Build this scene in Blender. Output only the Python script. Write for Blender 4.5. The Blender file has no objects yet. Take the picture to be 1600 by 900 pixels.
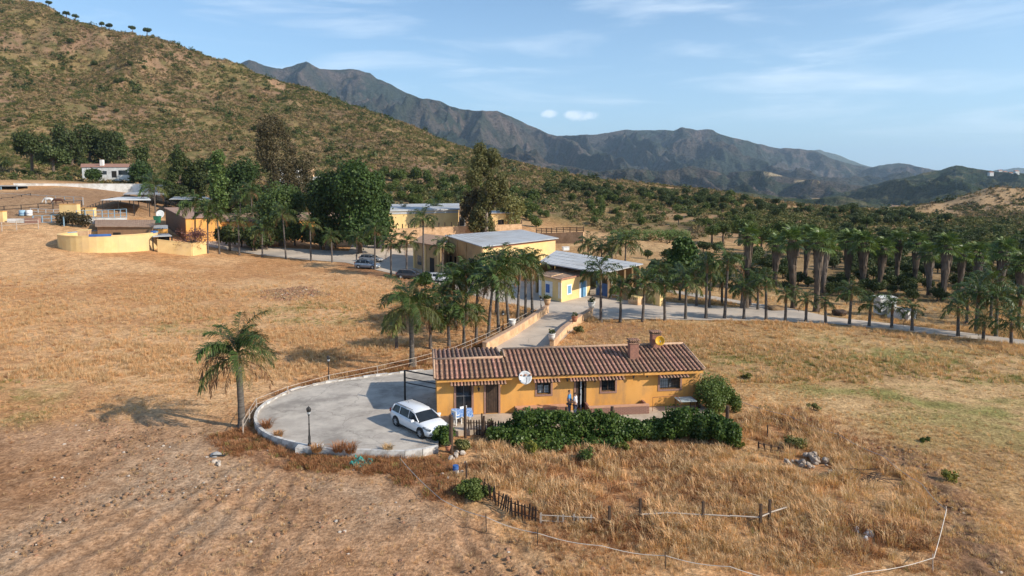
import bpy, bmesh, math, random
import numpy as np
from mathutils import Vector, Matrix, Euler
R = math.radians
rnd = random.Random(7)
scn = bpy.context.scene
COL = scn.collection

# ------------------------------------------------------------------ camera, world, sun
F = 1066.0; TH = R(5.0); CAMZ = 15.0; V0 = 285.0 + F*math.tan(TH)
cam_d = bpy.data.cameras.new('camera'); cam = bpy.data.objects.new('camera', cam_d); COL.objects.link(cam)
cam.location = (0, 0, CAMZ); cam.rotation_euler = (R(90) - TH, 0, 0)
cam_d.sensor_width = 36; cam_d.lens = F/1600*36; cam_d.shift_y = -(450 - V0)/1600.0
cam_d.clip_start = 0.5; cam_d.clip_end = 40000
scn.camera = cam

SUN_EL = R(30); SUN_AZ = R(114)          # azimuth clockwise from +Y
sd = Vector((math.sin(SUN_AZ)*math.cos(SUN_EL), math.cos(SUN_AZ)*math.cos(SUN_EL), math.sin(SUN_EL)))
sun_d = bpy.data.lights.new('sun', 'SUN'); sun_d.energy = 5.0; sun_d.angle = R(0.53); sun_d.color = (1.0, 0.91, 0.77)
sun = bpy.data.objects.new('sun', sun_d); COL.objects.link(sun)
sun.rotation_euler = sd.to_track_quat('Z', 'Y').to_euler()

w = bpy.data.worlds.new('World'); scn.world = w; w.use_nodes = True
nt = w.node_tree; nt.nodes.clear()
def N(nt, t, **k):
    n = nt.nodes.new(t)
    for a, b in k.items(): setattr(n, a, b)
    return n
def mathn(nt, op, a, b=None, clamp=False):
    n = N(nt, 'ShaderNodeMath', operation=op); n.use_clamp = clamp
    for i, x in enumerate((a, b)):
        if x is None: continue
        if hasattr(x, 'links'): nt.links.new(x, n.inputs[i])
        else: n.inputs[i].default_value = x
    return n.outputs[0]
def maprange(nt, v, a, b, c=0.0, d=1.0, smooth=True):
    n = N(nt, 'ShaderNodeMapRange'); n.interpolation_type = 'SMOOTHSTEP' if smooth else 'LINEAR'
    nt.links.new(v, n.inputs[0])
    for i, x in enumerate((a, b, c, d)): n.inputs[i+1].default_value = x
    return n.outputs[0]
def mixc(nt, f, a, b, mode='MIX'):
    n = N(nt, 'ShaderNodeMix'); n.data_type = 'RGBA'; n.blend_type = mode
    for s, x in ((n.inputs[0], f), (n.inputs[6], a), (n.inputs[7], b)):
        if hasattr(x, 'links'): nt.links.new(x, s)
        elif isinstance(x, (int, float)): s.default_value = x
        else: s.default_value = (*x, 1)
    return n.outputs[2]
sky = N(nt, 'ShaderNodeTexSky'); sky.sky_type = 'NISHITA'; sky.sun_disc = False
sky.sun_elevation = SUN_EL; sky.sun_rotation = SUN_AZ; sky.altitude = 200; sky.air_density = 1.0; sky.dust_density = 0.6; sky.ozone_density = 2.0
# thin cirrus and one small cumulus, in direction space
tc = N(nt, 'ShaderNodeTexCoord'); sep = N(nt, 'ShaderNodeSeparateXYZ'); nt.links.new(tc.outputs['Generated'], sep.inputs[0])
az = mathn(nt, 'ARCTAN2', sep.outputs[0], sep.outputs[1]); el = mathn(nt, 'ARCSINE', sep.outputs[2])
cmb = N(nt, 'ShaderNodeCombineXYZ'); nt.links.new(mathn(nt, 'MULTIPLY', az, 2.2), cmb.inputs[0]); nt.links.new(mathn(nt, 'MULTIPLY', el, 15.0), cmb.inputs[1])
ns = N(nt, 'ShaderNodeTexNoise'); ns.inputs['Scale'].default_value = 1.6; ns.inputs['Detail'].default_value = 7; ns.inputs['Roughness'].default_value = 0.55; ns.inputs['Distortion'].default_value = 0.5
nt.links.new(cmb.outputs[0], ns.inputs['Vector'])
cir = mathn(nt, 'MULTIPLY', maprange(nt, ns.outputs[0], 0.45, 0.80), 0.55)
ns2 = N(nt, 'ShaderNodeTexNoise'); ns2.inputs['Scale'].default_value = 26; ns2.inputs['Detail'].default_value = 5
nt.links.new(tc.outputs['Generated'], ns2.inputs['Vector'])
def puff(a0, e0, ra, re):
    x = mathn(nt, 'DIVIDE', mathn(nt, 'SUBTRACT', az, a0), ra); y = mathn(nt, 'DIVIDE', mathn(nt, 'SUBTRACT', el, e0), re)
    d = mathn(nt, 'ADD', mathn(nt, 'MULTIPLY', x, x), mathn(nt, 'MULTIPLY', y, y))
    d = mathn(nt, 'ADD', d, mathn(nt, 'MULTIPLY', mathn(nt, 'SUBTRACT', ns2.outputs[0], 0.5), 5.0))
    return maprange(nt, d, 1.3, 0.1)
p1 = puff(0.103, 0.0960, 0.024, 0.0085); p2 = puff(0.052, 0.0985, 0.013, 0.006)
pf = mathn(nt, 'MULTIPLY', mathn(nt, 'MAXIMUM', p1, p2), 0.8)
cl = mathn(nt, 'MAXIMUM', cir, pf)
hz = maprange(nt, el, 0.40, 0.0, 0.0, 0.30)
c0 = mixc(nt, 1.0, sky.outputs[0], (0.82, 1.0, 1.12), 'MULTIPLY')
c1 = mixc(nt, hz, c0, (5.6, 7.9, 10.2))
c2 = mixc(nt, cl, c1, (8.2, 9.0, 9.8))
bg = N(nt, 'ShaderNodeBackground'); bg.inputs[1].default_value = 0.12
nt.links.new(c2, bg.inputs[0])
wo = N(nt, 'ShaderNodeOutputWorld'); nt.links.new(bg.outputs[0], wo.inputs[0])
vs = scn.view_settings; vs.view_transform = 'Standard'; vs.look = 'None'; vs.exposure = 0.3; vs.gamma = 1.0; vs.use_curve_mapping = False
cy = scn.cycles; cy.max_bounces = 5; cy.diffuse_bounces = 2; cy.glossy_bounces = 2; cy.transmission_bounces = 3; cy.transparent_max_bounces = 6; cy.volume_bounces = 1
cy.volume_step_rate = 1.0

# ------------------------------------------------------------------ projection: photo pixel (1600x900) -> place
def ray(u, v):
    a = (u-800)/F; b = (V0-v)/F
    dy = math.cos(TH) + b*math.sin(TH); dz = -math.sin(TH) + b*math.cos(TH)
    return a/dy, dz/dy
def P(u, v, z=0.0):
    a, s = ray(u, v); Y = (z-CAMZ)/s
    return Vector((a*Y, Y, z))
def PY(u, v, Y):
    a, s = ray(u, v); return Vector((a*Y, Y, CAMZ + s*Y))
_GY = np.geomspace(15.0, 900.0, 420)
def G(u, v, ymax=900):          # where the sight line through (u, v) first meets the terrain
    a, s = ray(u, v); Y = _GY
    hit = np.nonzero(CAMZ + s*Y <= tz_np(a*Y, Y))[0]
    if len(hit) == 0 or Y[hit[0]] >= ymax: return Vector((a*ymax, ymax, tz(a*ymax, ymax)))
    i = hit[0]; lo, hi = (Y[i-1] if i else Y[0]), Y[i]
    y = np.linspace(lo, hi, 24); k = np.nonzero(CAMZ + s*y <= tz_np(a*y, y))[0]; y1 = float(y[k[0]]) if len(k) else hi
    return Vector((a*y1, y1, tz(a*y1, y1)))
def top_h(u, v, base):          # height above base of the point seen at (u, v) at the base's distance
    return PY(u, v, base.y).z - base.z

# ------------------------------------------------------------------ noise
def _h(ix, iy, s):
    n = (ix.astype(np.int64)*374761393 + iy.astype(np.int64)*668265263 + s*1274126177) & 0x7fffffff
    n = ((n ^ (n >> 13))*1274126177) & 0x7fffffff
    return ((n ^ (n >> 16)) & 0xffff)/65535.0
def vn(x, y, s=0):
    x = np.asarray(x, float); y = np.asarray(y, float)
    ix = np.floor(x); iy = np.floor(y); fx = x-ix; fy = y-iy
    fx = fx*fx*fx*(fx*(fx*6-15)+10); fy = fy*fy*fy*(fy*(fy*6-15)+10)
    a = _h(ix, iy, s); b = _h(ix+1, iy, s); c = _h(ix, iy+1, s); d = _h(ix+1, iy+1, s)
    return (a*(1-fx)+b*fx)*(1-fy) + (c*(1-fx)+d*fx)*fy
def fbm(x, y, s=0, o=4, g=0.5):
    t = 0; A = 1; W = 0
    for i in range(o):
        t = t + A*vn(np.asarray(x)*2**i + 17.3*i, np.asarray(y)*2**i - 9.1*i, s+i*7); W += A; A *= g
    return t/W
def ridged(x, y, s=0, o=4, g=0.5):
    t = 0; A = 1; W = 0
    for i in range(o):
        t = t + A*(1-np.abs(2*vn(np.asarray(x)*2**i+5.7*i, np.asarray(y)*2**i+3.3*i, s+i*7)-1)); W += A; A *= g
    return t/W
def sstep(a, b, x):
    t = np.clip((np.asarray(x, float)-a)/(b-a), 0, 1); return t*t*(3-2*t)

# ------------------------------------------------------------------ terrain height
UK = np.array([-300, 0, 100, 200, 300, 400, 500, 600, 700, 800, 900, 1000, 1100, 1200, 1300, 1400, 1500, 1600, 1900], float)
YK = np.array([60, 100, 120, 140, 165, 200, 250, 320, 420, 540, 700, 1000], float)
TZ = np.array([
 [0, 1.5, 4.0, 7.5, 12, 15.5, 22, 47, 92, 165, 240, 260],
 [0, 1.0, 3.3, 7.0, 11.7, 15, 20.5, 44, 84, 150, 205, 200],
 [0, 0.8, 3.0, 6.4, 11.0, 14.8, 19, 40, 79, 143, 165, 120],
 [0, 0.4, 2.2, 4.6, 9.0, 12.6, 17.5, 35, 70, 128.5, 120, 70],
 [0, 0.1, 1.0, 2.6, 5.6, 9.6, 15.5, 31, 65, 112, 90, 40],
 [0, 0, 0.2, 1.2, 3.6, 7.4, 14, 29, 59, 95, 62, 20],
 [0, 0, 0, 0.6, 2.6, 6.0, 12.5, 27.5, 53, 78, 40, 5],
 [0, 0, 0, 0.3, 2.0, 5.2, 11.5, 26, 49, 62, 22, -10],
 [0, 0, 0, 0.2, 1.6, 4.6, 10.5, 22, 37.5, 38, 5, -25],
 [0, 0, 0, 0.1, 1.0, 3.6, 8.8, 18, 27, 16, -12, -35],
 [0, 0, 0, 0, 0.4, 2.0, 6.0, 12.5, 17, 4, -20, -38],
 [0, 0, 0, 0, 0.2, 1.4, 4.8, 9.8, 13, -2, -25, -38],
 [0, 0, 0, 0, 0.2, 1.0, 4.2, 8.4, 7, -8, -28, -38],
 [0, 0, 0, 0, 0.2, 1.0, 3.6, 5.6, 0, -14, -30, -38],
 [0, 0, 0, 0, 0.2, 0.8, 2.6, 2.2, -5, -18, -30, -38],
 [0, 0, 0, 0, 0, 0.5, 1.2, -1.0, -10, -22, -30, -38],
 [0, 0, 0, 0, 0, 0.2, 0.0, -4.0, -12, -22, -30, -38],
 [0, 0, 0, 0, -0.2, -0.5, -2.0, -6.0, -12, -22, -30, -38],
 [0, 0, 0, 0, -0.5, -1.5, -4, -9.0, -14, -22, -30, -38]], float)
def _cr(p0, p1, p2, p3, t):
    return 0.5*(2*p1 + (p2-p0)*t + (2*p0-5*p1+4*p2-p3)*t*t + (3*p1-p0-3*p2+p3)*t*t*t)
def base_z(X, Y):
    Yc = np.clip(Y, 60, 999.0); u = np.clip(800 + F*X/np.maximum(Y, 20), -299, 1899)
    i = np.clip(np.searchsorted(UK, u, side='right')-1, 0, len(UK)-2); fu = (u-UK[i])/(UK[i+1]-UK[i])
    j = np.clip(np.searchsorted(YK, Yc, side='right')-1, 0, len(YK)-2); fy = (Yc-YK[j])/(YK[j+1]-YK[j])
    n, m = TZ.shape; rows = []
    for di in (-1, 0, 1, 2):
        ii = np.clip(i+di, 0, n-1)
        rows.append(_cr(TZ[ii, np.clip(j-1, 0, m-1)], TZ[ii, j], TZ[ii, np.clip(j+1, 0, m-1)], TZ[ii, np.clip(j+2, 0, m-1)], fy))
    return _cr(*rows, fu)
def tz_np(X, Y):
    X = np.asarray(X, float); Y = np.asarray(Y, float)
    z = base_z(X, Y)
    far = sstep(170, 320, Y); hill = far*sstep(8, 40, z)
    z = z + hill*((ridged(X/95+Y/400, Y/150, 3, 4)-0.62)*24*sstep(20, 90, z) + (fbm(X/24, Y/24, 5, 3)-0.5)*4)
    z = z + sstep(150, 230, Y)*(1-sstep(20, 60, z))*((fbm(X/38, Y/28, 9, 4)-0.5)*6.0)*sstep(-20, 30, X)
    # tan hill far right
    z = z + 23*np.exp(-(((X-312)/70)**2 + ((Y-430)/60)**2))*(1+0.25*(fbm(X/30, Y/30, 31, 3)-0.5))
    near = 1-sstep(90, 150, Y)
    z = z + near*(fbm(X/9, Y/9, 21, 3)-0.5)*0.16
    return z
def tz(x, y): return float(tz_np(np.array([x]), np.array([y]))[0])

# ------------------------------------------------------------------ object helpers
def link(o, parent=None):
    COL.objects.link(o)
    if parent is not None: o.parent = parent
    return o
def tag(o, label=None, cat=None, group=None, kind=None):
    if label: o['label'] = label
    if cat: o['category'] = cat
    if group: o['group'] = group
    if kind: o['kind'] = kind
    return o
def empty(name, loc, rz=0, label=None, cat=None, group=None):
    o = bpy.data.objects.new(name, None); o.location = loc; o.rotation_euler = (0, 0, rz); o.empty_display_size = 0.2
    link(o); return tag(o, label, cat, group)
class MB:
    def __init__(s): s.v = []; s.f = []; s.m = []; s.mats = []
    def _mi(s, m):
        if m is None: return 0
        if m not in s.mats: s.mats.append(m)
        return s.mats.index(m)
    def add(s, vs, fs, m=None):
        k = len(s.v); s.v += [tuple(x) for x in vs]; i = s._mi(m)
        for f in fs: s.f.append(tuple(k+q for q in f)); s.m.append(i)
        return s
    def box(s, c, d, rz=0, m=None, M=None):
        x, y, z = d[0]/2, d[1]/2, d[2]/2
        vs = [Vector((a*x, b*y, e*z)) for a in (-1, 1) for b in (-1, 1) for e in (-1, 1)]
        T = Matrix.Translation(Vector(c)) @ Matrix.Rotation(rz, 4, 'Z') if M is None else Matrix.Translation(Vector(c)) @ M
        return s.add([T @ q for q in vs], [(0,1,3,2),(4,6,7,5),(0,4,5,1),(2,3,7,6),(0,2,6,4),(1,5,7,3)], m)
    def b2(s, a, b, m=None):
        return s.box([(a[i]+b[i])/2 for i in range(3)], [abs(b[i]-a[i]) for i in range(3)], 0, m)
    def tube(s, pts, rs, n=6, m=None, caps=True):
        pts = [Vector(p) for p in pts]
        if not hasattr(rs, '__len__'): rs = [rs]*len(pts)
        vs = []
        for i, p in enumerate(pts):
            t = (pts[min(i+1, len(pts)-1)]-pts[max(i-1, 0)])
            t = t.normalized() if t.length > 1e-9 else Vector((0, 0, 1))
            a = t.cross(Vector((0, 0, 1)))
            if a.length < 0.05: a = t.cross(Vector((0, 1, 0)))
            a.normalize(); b = t.cross(a)
            for k in range(n):
                an = 2*math.pi*k/n; vs.append(p + (a*math.cos(an) + b*math.sin(an))*rs[i])
        fs = [(i*n+k, i*n+(k+1) % n, (i+1)*n+(k+1) % n, (i+1)*n+k) for i in range(len(pts)-1) for k in range(n)]
        if caps: fs += [tuple(range(n))[::-1], tuple(range((len(pts)-1)*n, len(pts)*n))]
        return s.add(vs, fs, m)
    def lathe(s, prof, c=(0, 0, 0), n=12, m=None, M=None):
        vs = []; c = Vector(c)
        for r, z in prof:
            for k in range(n):
                a = 2*math.pi*k/n; q = Vector((r*math.cos(a), r*math.sin(a), z))
                vs.append(c + (M @ q if M is not None else q))
        L = len(prof)
        fs = [(i*n+k, i*n+(k+1) % n, (i+1)*n+(k+1) % n, (i+1)*n+k) for i in range(L-1) for k in range(n)]
        return s.add(vs, fs + [tuple(range(n))[::-1], tuple(range((L-1)*n, L*n))], m)
    def build(s, name, m=None, parent=None, smooth=False, loc=None, rz=None):
        me = bpy.data.meshes.new(name); me.from_pydata([tuple(v) for v in s.v], [], s.f)
        if s.mats:
            for x in s.mats: me.materials.append(x)
            me.polygons.foreach_set('material_index', s.m)
        elif m is not None: me.materials.append(m)
        if smooth: me.polygons.foreach_set('use_smooth', [True]*len(me.polygons))
        me.update()
        o = bpy.data.objects.new(name, me); link(o, parent)
        if loc is not None: o.location = loc
        if rz is not None: o.rotation_euler = (0, 0, rz)
        return o
def mesh_np(name, V, Fq, m=None, smooth=False):
    V = np.asarray(V, np.float32).reshape(-1, 3); Fq = np.asarray(Fq, np.int32); k = Fq.shape[1]
    me = bpy.data.meshes.new(name); me.vertices.add(len(V)); me.vertices.foreach_set('co', V.ravel())
    me.loops.add(Fq.size); me.loops.foreach_set('vertex_index', Fq.ravel())
    me.polygons.add(len(Fq)); me.polygons.foreach_set('loop_start', np.arange(0, Fq.size, k, dtype=np.int32))
    me.polygons.foreach_set('loop_total', np.full(len(Fq), k, np.int32))
    if smooth: me.polygons.foreach_set('use_smooth', np.ones(len(Fq), bool))
    me.update(calc_edges=True)
    if m is not None: me.materials.append(m)
    return me
def ob(name, me, parent=None, loc=None, rot=None, sc=None):
    o = bpy.data.objects.new(name, me); link(o, parent)
    if loc is not None: o.location = loc
    if rot is not None: o.rotation_euler = rot
    if sc is not None: o.scale = (sc,)*3 if not hasattr(sc, '__len__') else sc
    return o
def kids(o): return [c for c in o.children]
def copy_tree(o, parent=None):
    c = o.copy(); COL.objects.link(c); c.parent = parent
    for ch in list(o.children): copy_tree(ch, c)
    return c
ORD = ['first','second','third','fourth','fifth','sixth','seventh','eighth','ninth','tenth','eleventh','twelfth','thirteenth','fourteenth','fifteenth','sixteenth','seventeenth','eighteenth','nineteenth','twentieth']
def ordn(i):
    if i < 20: return ORD[i]
    t = ['twenty','thirty','forty','fifty','sixty','seventy','eighty','ninety'][(i+1)//10-2]
    r = (i+1) % 10
    return {'twenty':'twentieth','thirty':'thirtieth','forty':'fortieth','fifty':'fiftieth','sixty':'sixtieth','seventy':'seventieth','eighty':'eightieth','ninety':'ninetieth'}[t] if r == 0 else t + '-' + ORD[r-1]

# ------------------------------------------------------------------ materials
def M(name, c1, c2=None, sc=3.0, rough=0.85, bump=0.0, metal=0.0, detail=5, lo=0.35, hi=0.65, rand=0.0, dirt=None, dsc=0.6, spec=0.4, stretch=None, bsc=None):
    m = bpy.data.materials.new(name); m.use_nodes = True; t = m.node_tree; b = t.nodes['Principled BSDF']
    b.inputs['Roughness'].default_value = rough; b.inputs['Metallic'].default_value = metal
    b.inputs['Specular IOR Level'].default_value = spec
    tcn = N(t, 'ShaderNodeTexCoord'); vec = tcn.outputs['Object']
    if stretch:
        mp = N(t, 'ShaderNodeMapping'); mp.inputs['Scale'].default_value = stretch; t.links.new(vec, mp.inputs[0]); vec = mp.outputs[0]
    if c2 is None: c2 = tuple(x*0.85 for x in c1)
    n1 = N(t, 'ShaderNodeTexNoise'); n1.inputs['Scale'].default_value = sc; n1.inputs['Detail'].default_value = detail; n1.inputs['Roughness'].default_value = 0.6
    t.links.new(vec, n1.inputs['Vector'])
    col = mixc(t, maprange(t, n1.outputs[0], lo, hi), c1, c2)
    if dirt:
        n2 = N(t, 'ShaderNodeTexNoise'); n2.inputs['Scale'].default_value = dsc; n2.inputs['Detail'].default_value = 8; n2.inputs['Roughness'].default_value = 0.7
        t.links.new(vec, n2.inputs['Vector'])
        col = mixc(t, maprange(t, n2.outputs[0], 0.44, 0.66, 0, 0.85), col, dirt)
    if rand:
        oi = N(t, 'ShaderNodeObjectInfo'); hs = N(t, 'ShaderNodeHueSaturation'); t.links.new(col, hs.inputs['Color'])
        t.links.new(maprange(t, oi.outputs['Random'], 0, 1, 1-rand, 1+rand, False), hs.inputs['Value'])
        t.links.new(maprange(t, oi.outputs['Random'], 0, 1, 0.5+rand*0.06, 0.5-rand*0.06, False), hs.inputs['Hue']); col = hs.outputs[0]
    t.links.new(col, b.inputs['Base Color'])
    if bump:
        n3 = N(t, 'ShaderNodeTexNoise'); n3.inputs['Scale'].default_value = bsc or sc*4; n3.inputs['Detail'].default_value = 4
        t.links.new(vec, n3.inputs['Vector'])
        bp = N(t, 'ShaderNodeBump'); bp.inputs['Strength'].default_value = min(1, bump*10); bp.inputs['Distance'].default_value = bump
        t.links.new(n3.outputs[0], bp.inputs['Height']); t.links.new(bp.outputs[0], b.inputs['Normal'])
    return m
def cracks(m, sc, wd, c):
    t = m.node_tree; b = t.nodes['Principled BSDF']; src = b.inputs['Base Color'].links[0].from_socket
    g = N(t, 'ShaderNodeNewGeometry'); nz = N(t, 'ShaderNodeTexNoise'); nz.inputs['Scale'].default_value = .8; nz.inputs['Detail'].default_value = 5; t.links.new(g.outputs['Position'], nz.inputs['Vector'])
    ad = N(t, 'ShaderNodeVectorMath', operation='ADD'); mu = N(t, 'ShaderNodeVectorMath', operation='SCALE'); mu.inputs['Scale'].default_value = 1.6
    t.links.new(nz.outputs['Color'], mu.inputs[0]); t.links.new(g.outputs['Position'], ad.inputs[0]); t.links.new(mu.outputs[0], ad.inputs[1])
    v = N(t, 'ShaderNodeTexVoronoi'); v.feature = 'DISTANCE_TO_EDGE'; v.inputs['Scale'].default_value = sc; t.links.new(ad.outputs[0], v.inputs['Vector'])
    t.links.new(mixc(t, maprange(t, v.outputs['Distance'], wd, 0.0, 0, .4), src, c), b.inputs['Base Color'])
def LEAF(name, c1, c2, c3=None, rough=0.55, trans=0.25, isl=True):
    """foliage: each leaf its own tint, each plant its own tint"""
    m = bpy.data.materials.new(name); m.use_nodes = True; t = m.node_tree; b = t.nodes['Principled BSDF']
    b.inputs['Roughness'].default_value = rough; b.inputs['Specular IOR Level'].default_value = 0.3
    g = N(t, 'ShaderNodeNewGeometry'); oi = N(t, 'ShaderNodeObjectInfo'); tcn = N(t, 'ShaderNodeTexCoord')
    n1 = N(t, 'ShaderNodeTexNoise'); n1.inputs['Scale'].default_value = 0.9; n1.inputs['Detail'].default_value = 2
    t.links.new(tcn.outputs['Object'], n1.inputs['Vector'])
    f = mathn(t, 'ADD', mathn(t, 'MULTIPLY', g.outputs['Random Per Island'] if isl else n1.outputs[0], 0.6), mathn(t, 'MULTIPLY', maprange(t, n1.outputs[0], 0.35, 0.65), 0.4))
    col = mixc(t, f, c1, c2)
    if c3: col = mixc(t, maprange(t, oi.outputs['Random'], 0.3, 1.0, 0, 0.75), col, c3)
    hs = N(t, 'ShaderNodeHueSaturation'); t.links.new(col, hs.inputs['Color'])
    t.links.new(maprange(t, oi.outputs['Random'], 0, 1, 0.75, 1.25, False), hs.inputs['Value']); col = hs.outputs[0]
    t.links.new(col, b.inputs['Base Color'])
    if trans:
        tr = N(t, 'ShaderNodeBsdfTranslucent'); t.links.new(mixc(t, 1.0, col, (1.15, 1.2, 0.7), 'MULTIPLY'), tr.inputs[0])
        mx = N(t, 'ShaderNodeMixShader'); mx.inputs[0].default_value = trans
        t.links.new(b.outputs[0], mx.inputs[1]); t.links.new(tr.outputs[0], mx.inputs[2]); t.links.new(mx.outputs[0], t.nodes['Material Output'].inputs[0])
    return m
m_plaster = M('ochre_plaster', (0.76, 0.375, 0.10), (0.68, 0.32, 0.075), 0.8, 0.9, 0.004, dirt=(0.50, 0.26, 0.10), dsc=1.1, stretch=(1, 1, .35))
m_plaster_pale = M('pale_yellow_plaster', (0.80, 0.57, 0.26), (0.74, 0.50, 0.21), 0.5, 0.9, 0.004, dirt=(0.66, 0.45, 0.23), dsc=0.2)
m_plaster_tan_shade = M('tan_and_shade_plaster', (0.50, 0.33, 0.16), (0.42, 0.27, 0.13), 0.5, 0.9, 0.004, dirt=(0.32, 0.21, 0.12), dsc=0.3)
m_peach = M('peach_render', (0.70, 0.46, 0.27), (0.60, 0.37, 0.20), 1.6, 0.95, 0.01, dirt=(0.40, 0.24, 0.13), dsc=0.9)
m_white = M('white_render', (0.78, 0.77, 0.74), (0.68, 0.66, 0.62), 0.7, 0.9, dirt=(0.5, 0.46, 0.4), dsc=0.5)
m_whitepaint = M('white_paint', (0.78, 0.77, 0.74), (0.70, 0.68, 0.64), 4, 0.6)
m_tile = M('roof_tile', (0.47, 0.275, 0.185), (0.30, 0.155, 0.10), 3.5, 0.9, 0.006, rand=0.22, dirt=(0.11, 0.075, 0.06), dsc=1.6, hi=0.6)
m_pan = M('roof_tile_pan', (0.17, 0.085, 0.055), (0.11, 0.06, 0.042), 5, 0.95, 0.004)
m_mortar = M('roof_mortar', (0.50, 0.33, 0.22), (0.38, 0.24, 0.16), 5, 0.95, 0.005)
m_farttile = M('brown_roof_tile', (0.36, 0.22, 0.145), (0.24, 0.145, 0.095), 2.5, 0.95, 0.01, dirt=(0.42, 0.30, 0.2), dsc=1.5)
m_brick = M('red_brick', (0.34, 0.16, 0.11), (0.24, 0.12, 0.09), 9, 0.95, 0.004)
m_brickp = M('brick_trim', (0.36, 0.20, 0.15), (0.28, 0.16, 0.12), 12, 0.95, 0.004)
m_metalroof = M('grey_sheet_roof', (0.47, 0.475, 0.48), (0.40, 0.41, 0.42), 0.35, 0.6, 0.0, dirt=(0.36, 0.34, 0.32), dsc=0.25, stretch=(1, 1, 1))
m_carglass = M('car_glass', (0.015, 0.019, 0.024), (0.02, 0.025, 0.03), 2, 0.12, spec=0.35)
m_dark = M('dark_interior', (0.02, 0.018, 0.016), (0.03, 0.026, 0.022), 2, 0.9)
m_darkwood = M('dark_wood', (0.085, 0.05, 0.032), (0.05, 0.032, 0.022), 6, 0.85, 0.003)
m_iron = M('dark_iron', (0.03, 0.03, 0.032), (0.045, 0.043, 0.04), 6, 0.55, metal=0.3)
m_rust = M('rusty_iron', (0.30, 0.12, 0.06), (0.20, 0.08, 0.045), 8, 0.85)
m_blue = M('blue_paint', (0.14, 0.32, 0.52), (0.11, 0.26, 0.43), 3, 0.6)
m_dkblue = M('deep_blue_paint', (0.045, 0.13, 0.36), (0.035, 0.10, 0.30), 3, 0.6)
m_palblue = M('pale_blue_rail_paint', (0.28, 0.42, 0.52), (0.2, 0.32, 0.42), 3, 0.7)
m_glass = M('window_glass', (0.018, 0.024, 0.03), (0.028, 0.034, 0.042), 2, 0.08, spec=0.5)
m_curtain = M('net_curtain', (0.42, 0.45, 0.47), (0.34, 0.37, 0.40), 6, 0.9, stretch=(6, 1, 1))
m_shutter = M('grey_shutter', (0.13, 0.13, 0.14), (0.10, 0.10, 0.11), 4, 0.7)
m_concrete = M('patio_concrete', (0.52, 0.46, 0.39), (0.40, 0.35, 0.30), 0.8, 0.9, 0.004, dirt=(0.24, 0.21, 0.18), dsc=0.35, bsc=14)
m_asph = M('pale_road_surface', (0.58, 0.485, 0.39), (0.48, 0.395, 0.315), 0.25, 0.95, 0.01, dirt=(0.33, 0.29, 0.25), dsc=0.09, bsc=3)
cracks(m_concrete, .22, .012, (.14, .12, .10)); cracks(m_asph, .12, .008, (.22, .18, .14))
m_kerb = M('kerb_limewash', (0.62, 0.59, 0.55), (0.46, 0.43, 0.40), 3, 0.9, 0.006, dirt=(0.30, 0.26, 0.22), dsc=1.8)
m_block = M('grey_block', (0.36, 0.35, 0.34), (0.28, 0.27, 0.26), 4, 0.95, 0.004)
m_stone = M('pale_stone', (0.50, 0.43, 0.36), (0.34, 0.28, 0.23), 3, 0.95, 0.02)
m_terracotta = M('terracotta', (0.45, 0.19, 0.11), (0.36, 0.15, 0.09), 6, 0.9)
m_rail = M('weathered_white_rail', (0.54, 0.45, 0.37), (0.38, 0.30, 0.24), 5, 0.8)
m_rope = M('white_tape', (0.62, 0.54, 0.46), (0.52, 0.45, 0.38), 5, 0.9)
m_palmtrunk = M('palm_bark', (0.14, 0.12, 0.105), (0.08, 0.066, 0.056), 1.5, 0.95, 0.02, stretch=(1, 1, 6), rand=0.15)
m_bark = M('bark', (0.15, 0.11, 0.08), (0.09, 0.065, 0.048), 2, 0.95, 0.02, stretch=(3, 3, 1))
m_bark_pale = M('pale_eucalyptus_bark', (0.36, 0.29, 0.23), (0.22, 0.17, 0.13), 1.2, 0.9, 0.01)
m_frond = LEAF('feather_frond_green', (0.034, 0.066, 0.017), (0.10, 0.14, 0.036), (0.06, 0.095, 0.024), 0.4, 0.2)
m_frondy = LEAF('feather_frond_olive', (0.06, 0.08, 0.022), (0.16, 0.165, 0.05), None, 0.45, 0.25)
m_deadfrond = LEAF('dead_frond', (0.16, 0.085, 0.04), (0.33, 0.17, 0.08), (0.24, 0.13, 0.07), 0.8, 0.1)
m_petiole = M('frond_stalk', (0.22, 0.19, 0.08), (0.16, 0.14, 0.06), 4, 0.6)
m_fan = LEAF('fan_leaf_green', (0.055, 0.10, 0.022), (0.15, 0.20, 0.06), None, 0.4, 0.2)
m_skirt = LEAF('dead_fan_skirt', (0.07, 0.052, 0.04), (0.22, 0.16, 0.115), (0.13, 0.105, 0.09), 0.85, 0.08)
m_ficus = LEAF('dark_glossy_leaf', (0.020, 0.045, 0.010), (0.07, 0.11, 0.022), None, 0.6, 0.18)
m_oak = LEAF('oak_leaf', (0.030, 0.046, 0.012), (0.08, 0.10, 0.024), (0.06, 0.08, 0.022), 0.6, 0.15)
m_pine = LEAF('pine_needles', (0.05, 0.085, 0.016), (0.13, 0.16, 0.032), (0.10, 0.125, 0.03), 0.6, 0.2)
m_euc = LEAF('eucalyptus_leaf', (0.085, 0.10, 0.03), (0.24, 0.21, 0.075), None, 0.6, 0.25)
m_eucb = LEAF('bronze_leaf', (0.055, 0.048, 0.022), (0.115, 0.085, 0.04), None, 0.65, 0.2)
m_poplar = LEAF('fresh_green_leaf', (0.05, 0.09, 0.022), (0.13, 0.175, 0.045), None, 0.5, 0.25)
m_vine = LEAF('vine_leaf', (0.035, 0.075, 0.014), (0.14, 0.20, 0.045), None, 0.45, 0.3)
m_vineo = LEAF('yellowing_leaf', (0.12, 0.13, 0.02), (0.26, 0.24, 0.05), None, 0.5, 0.3)
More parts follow.
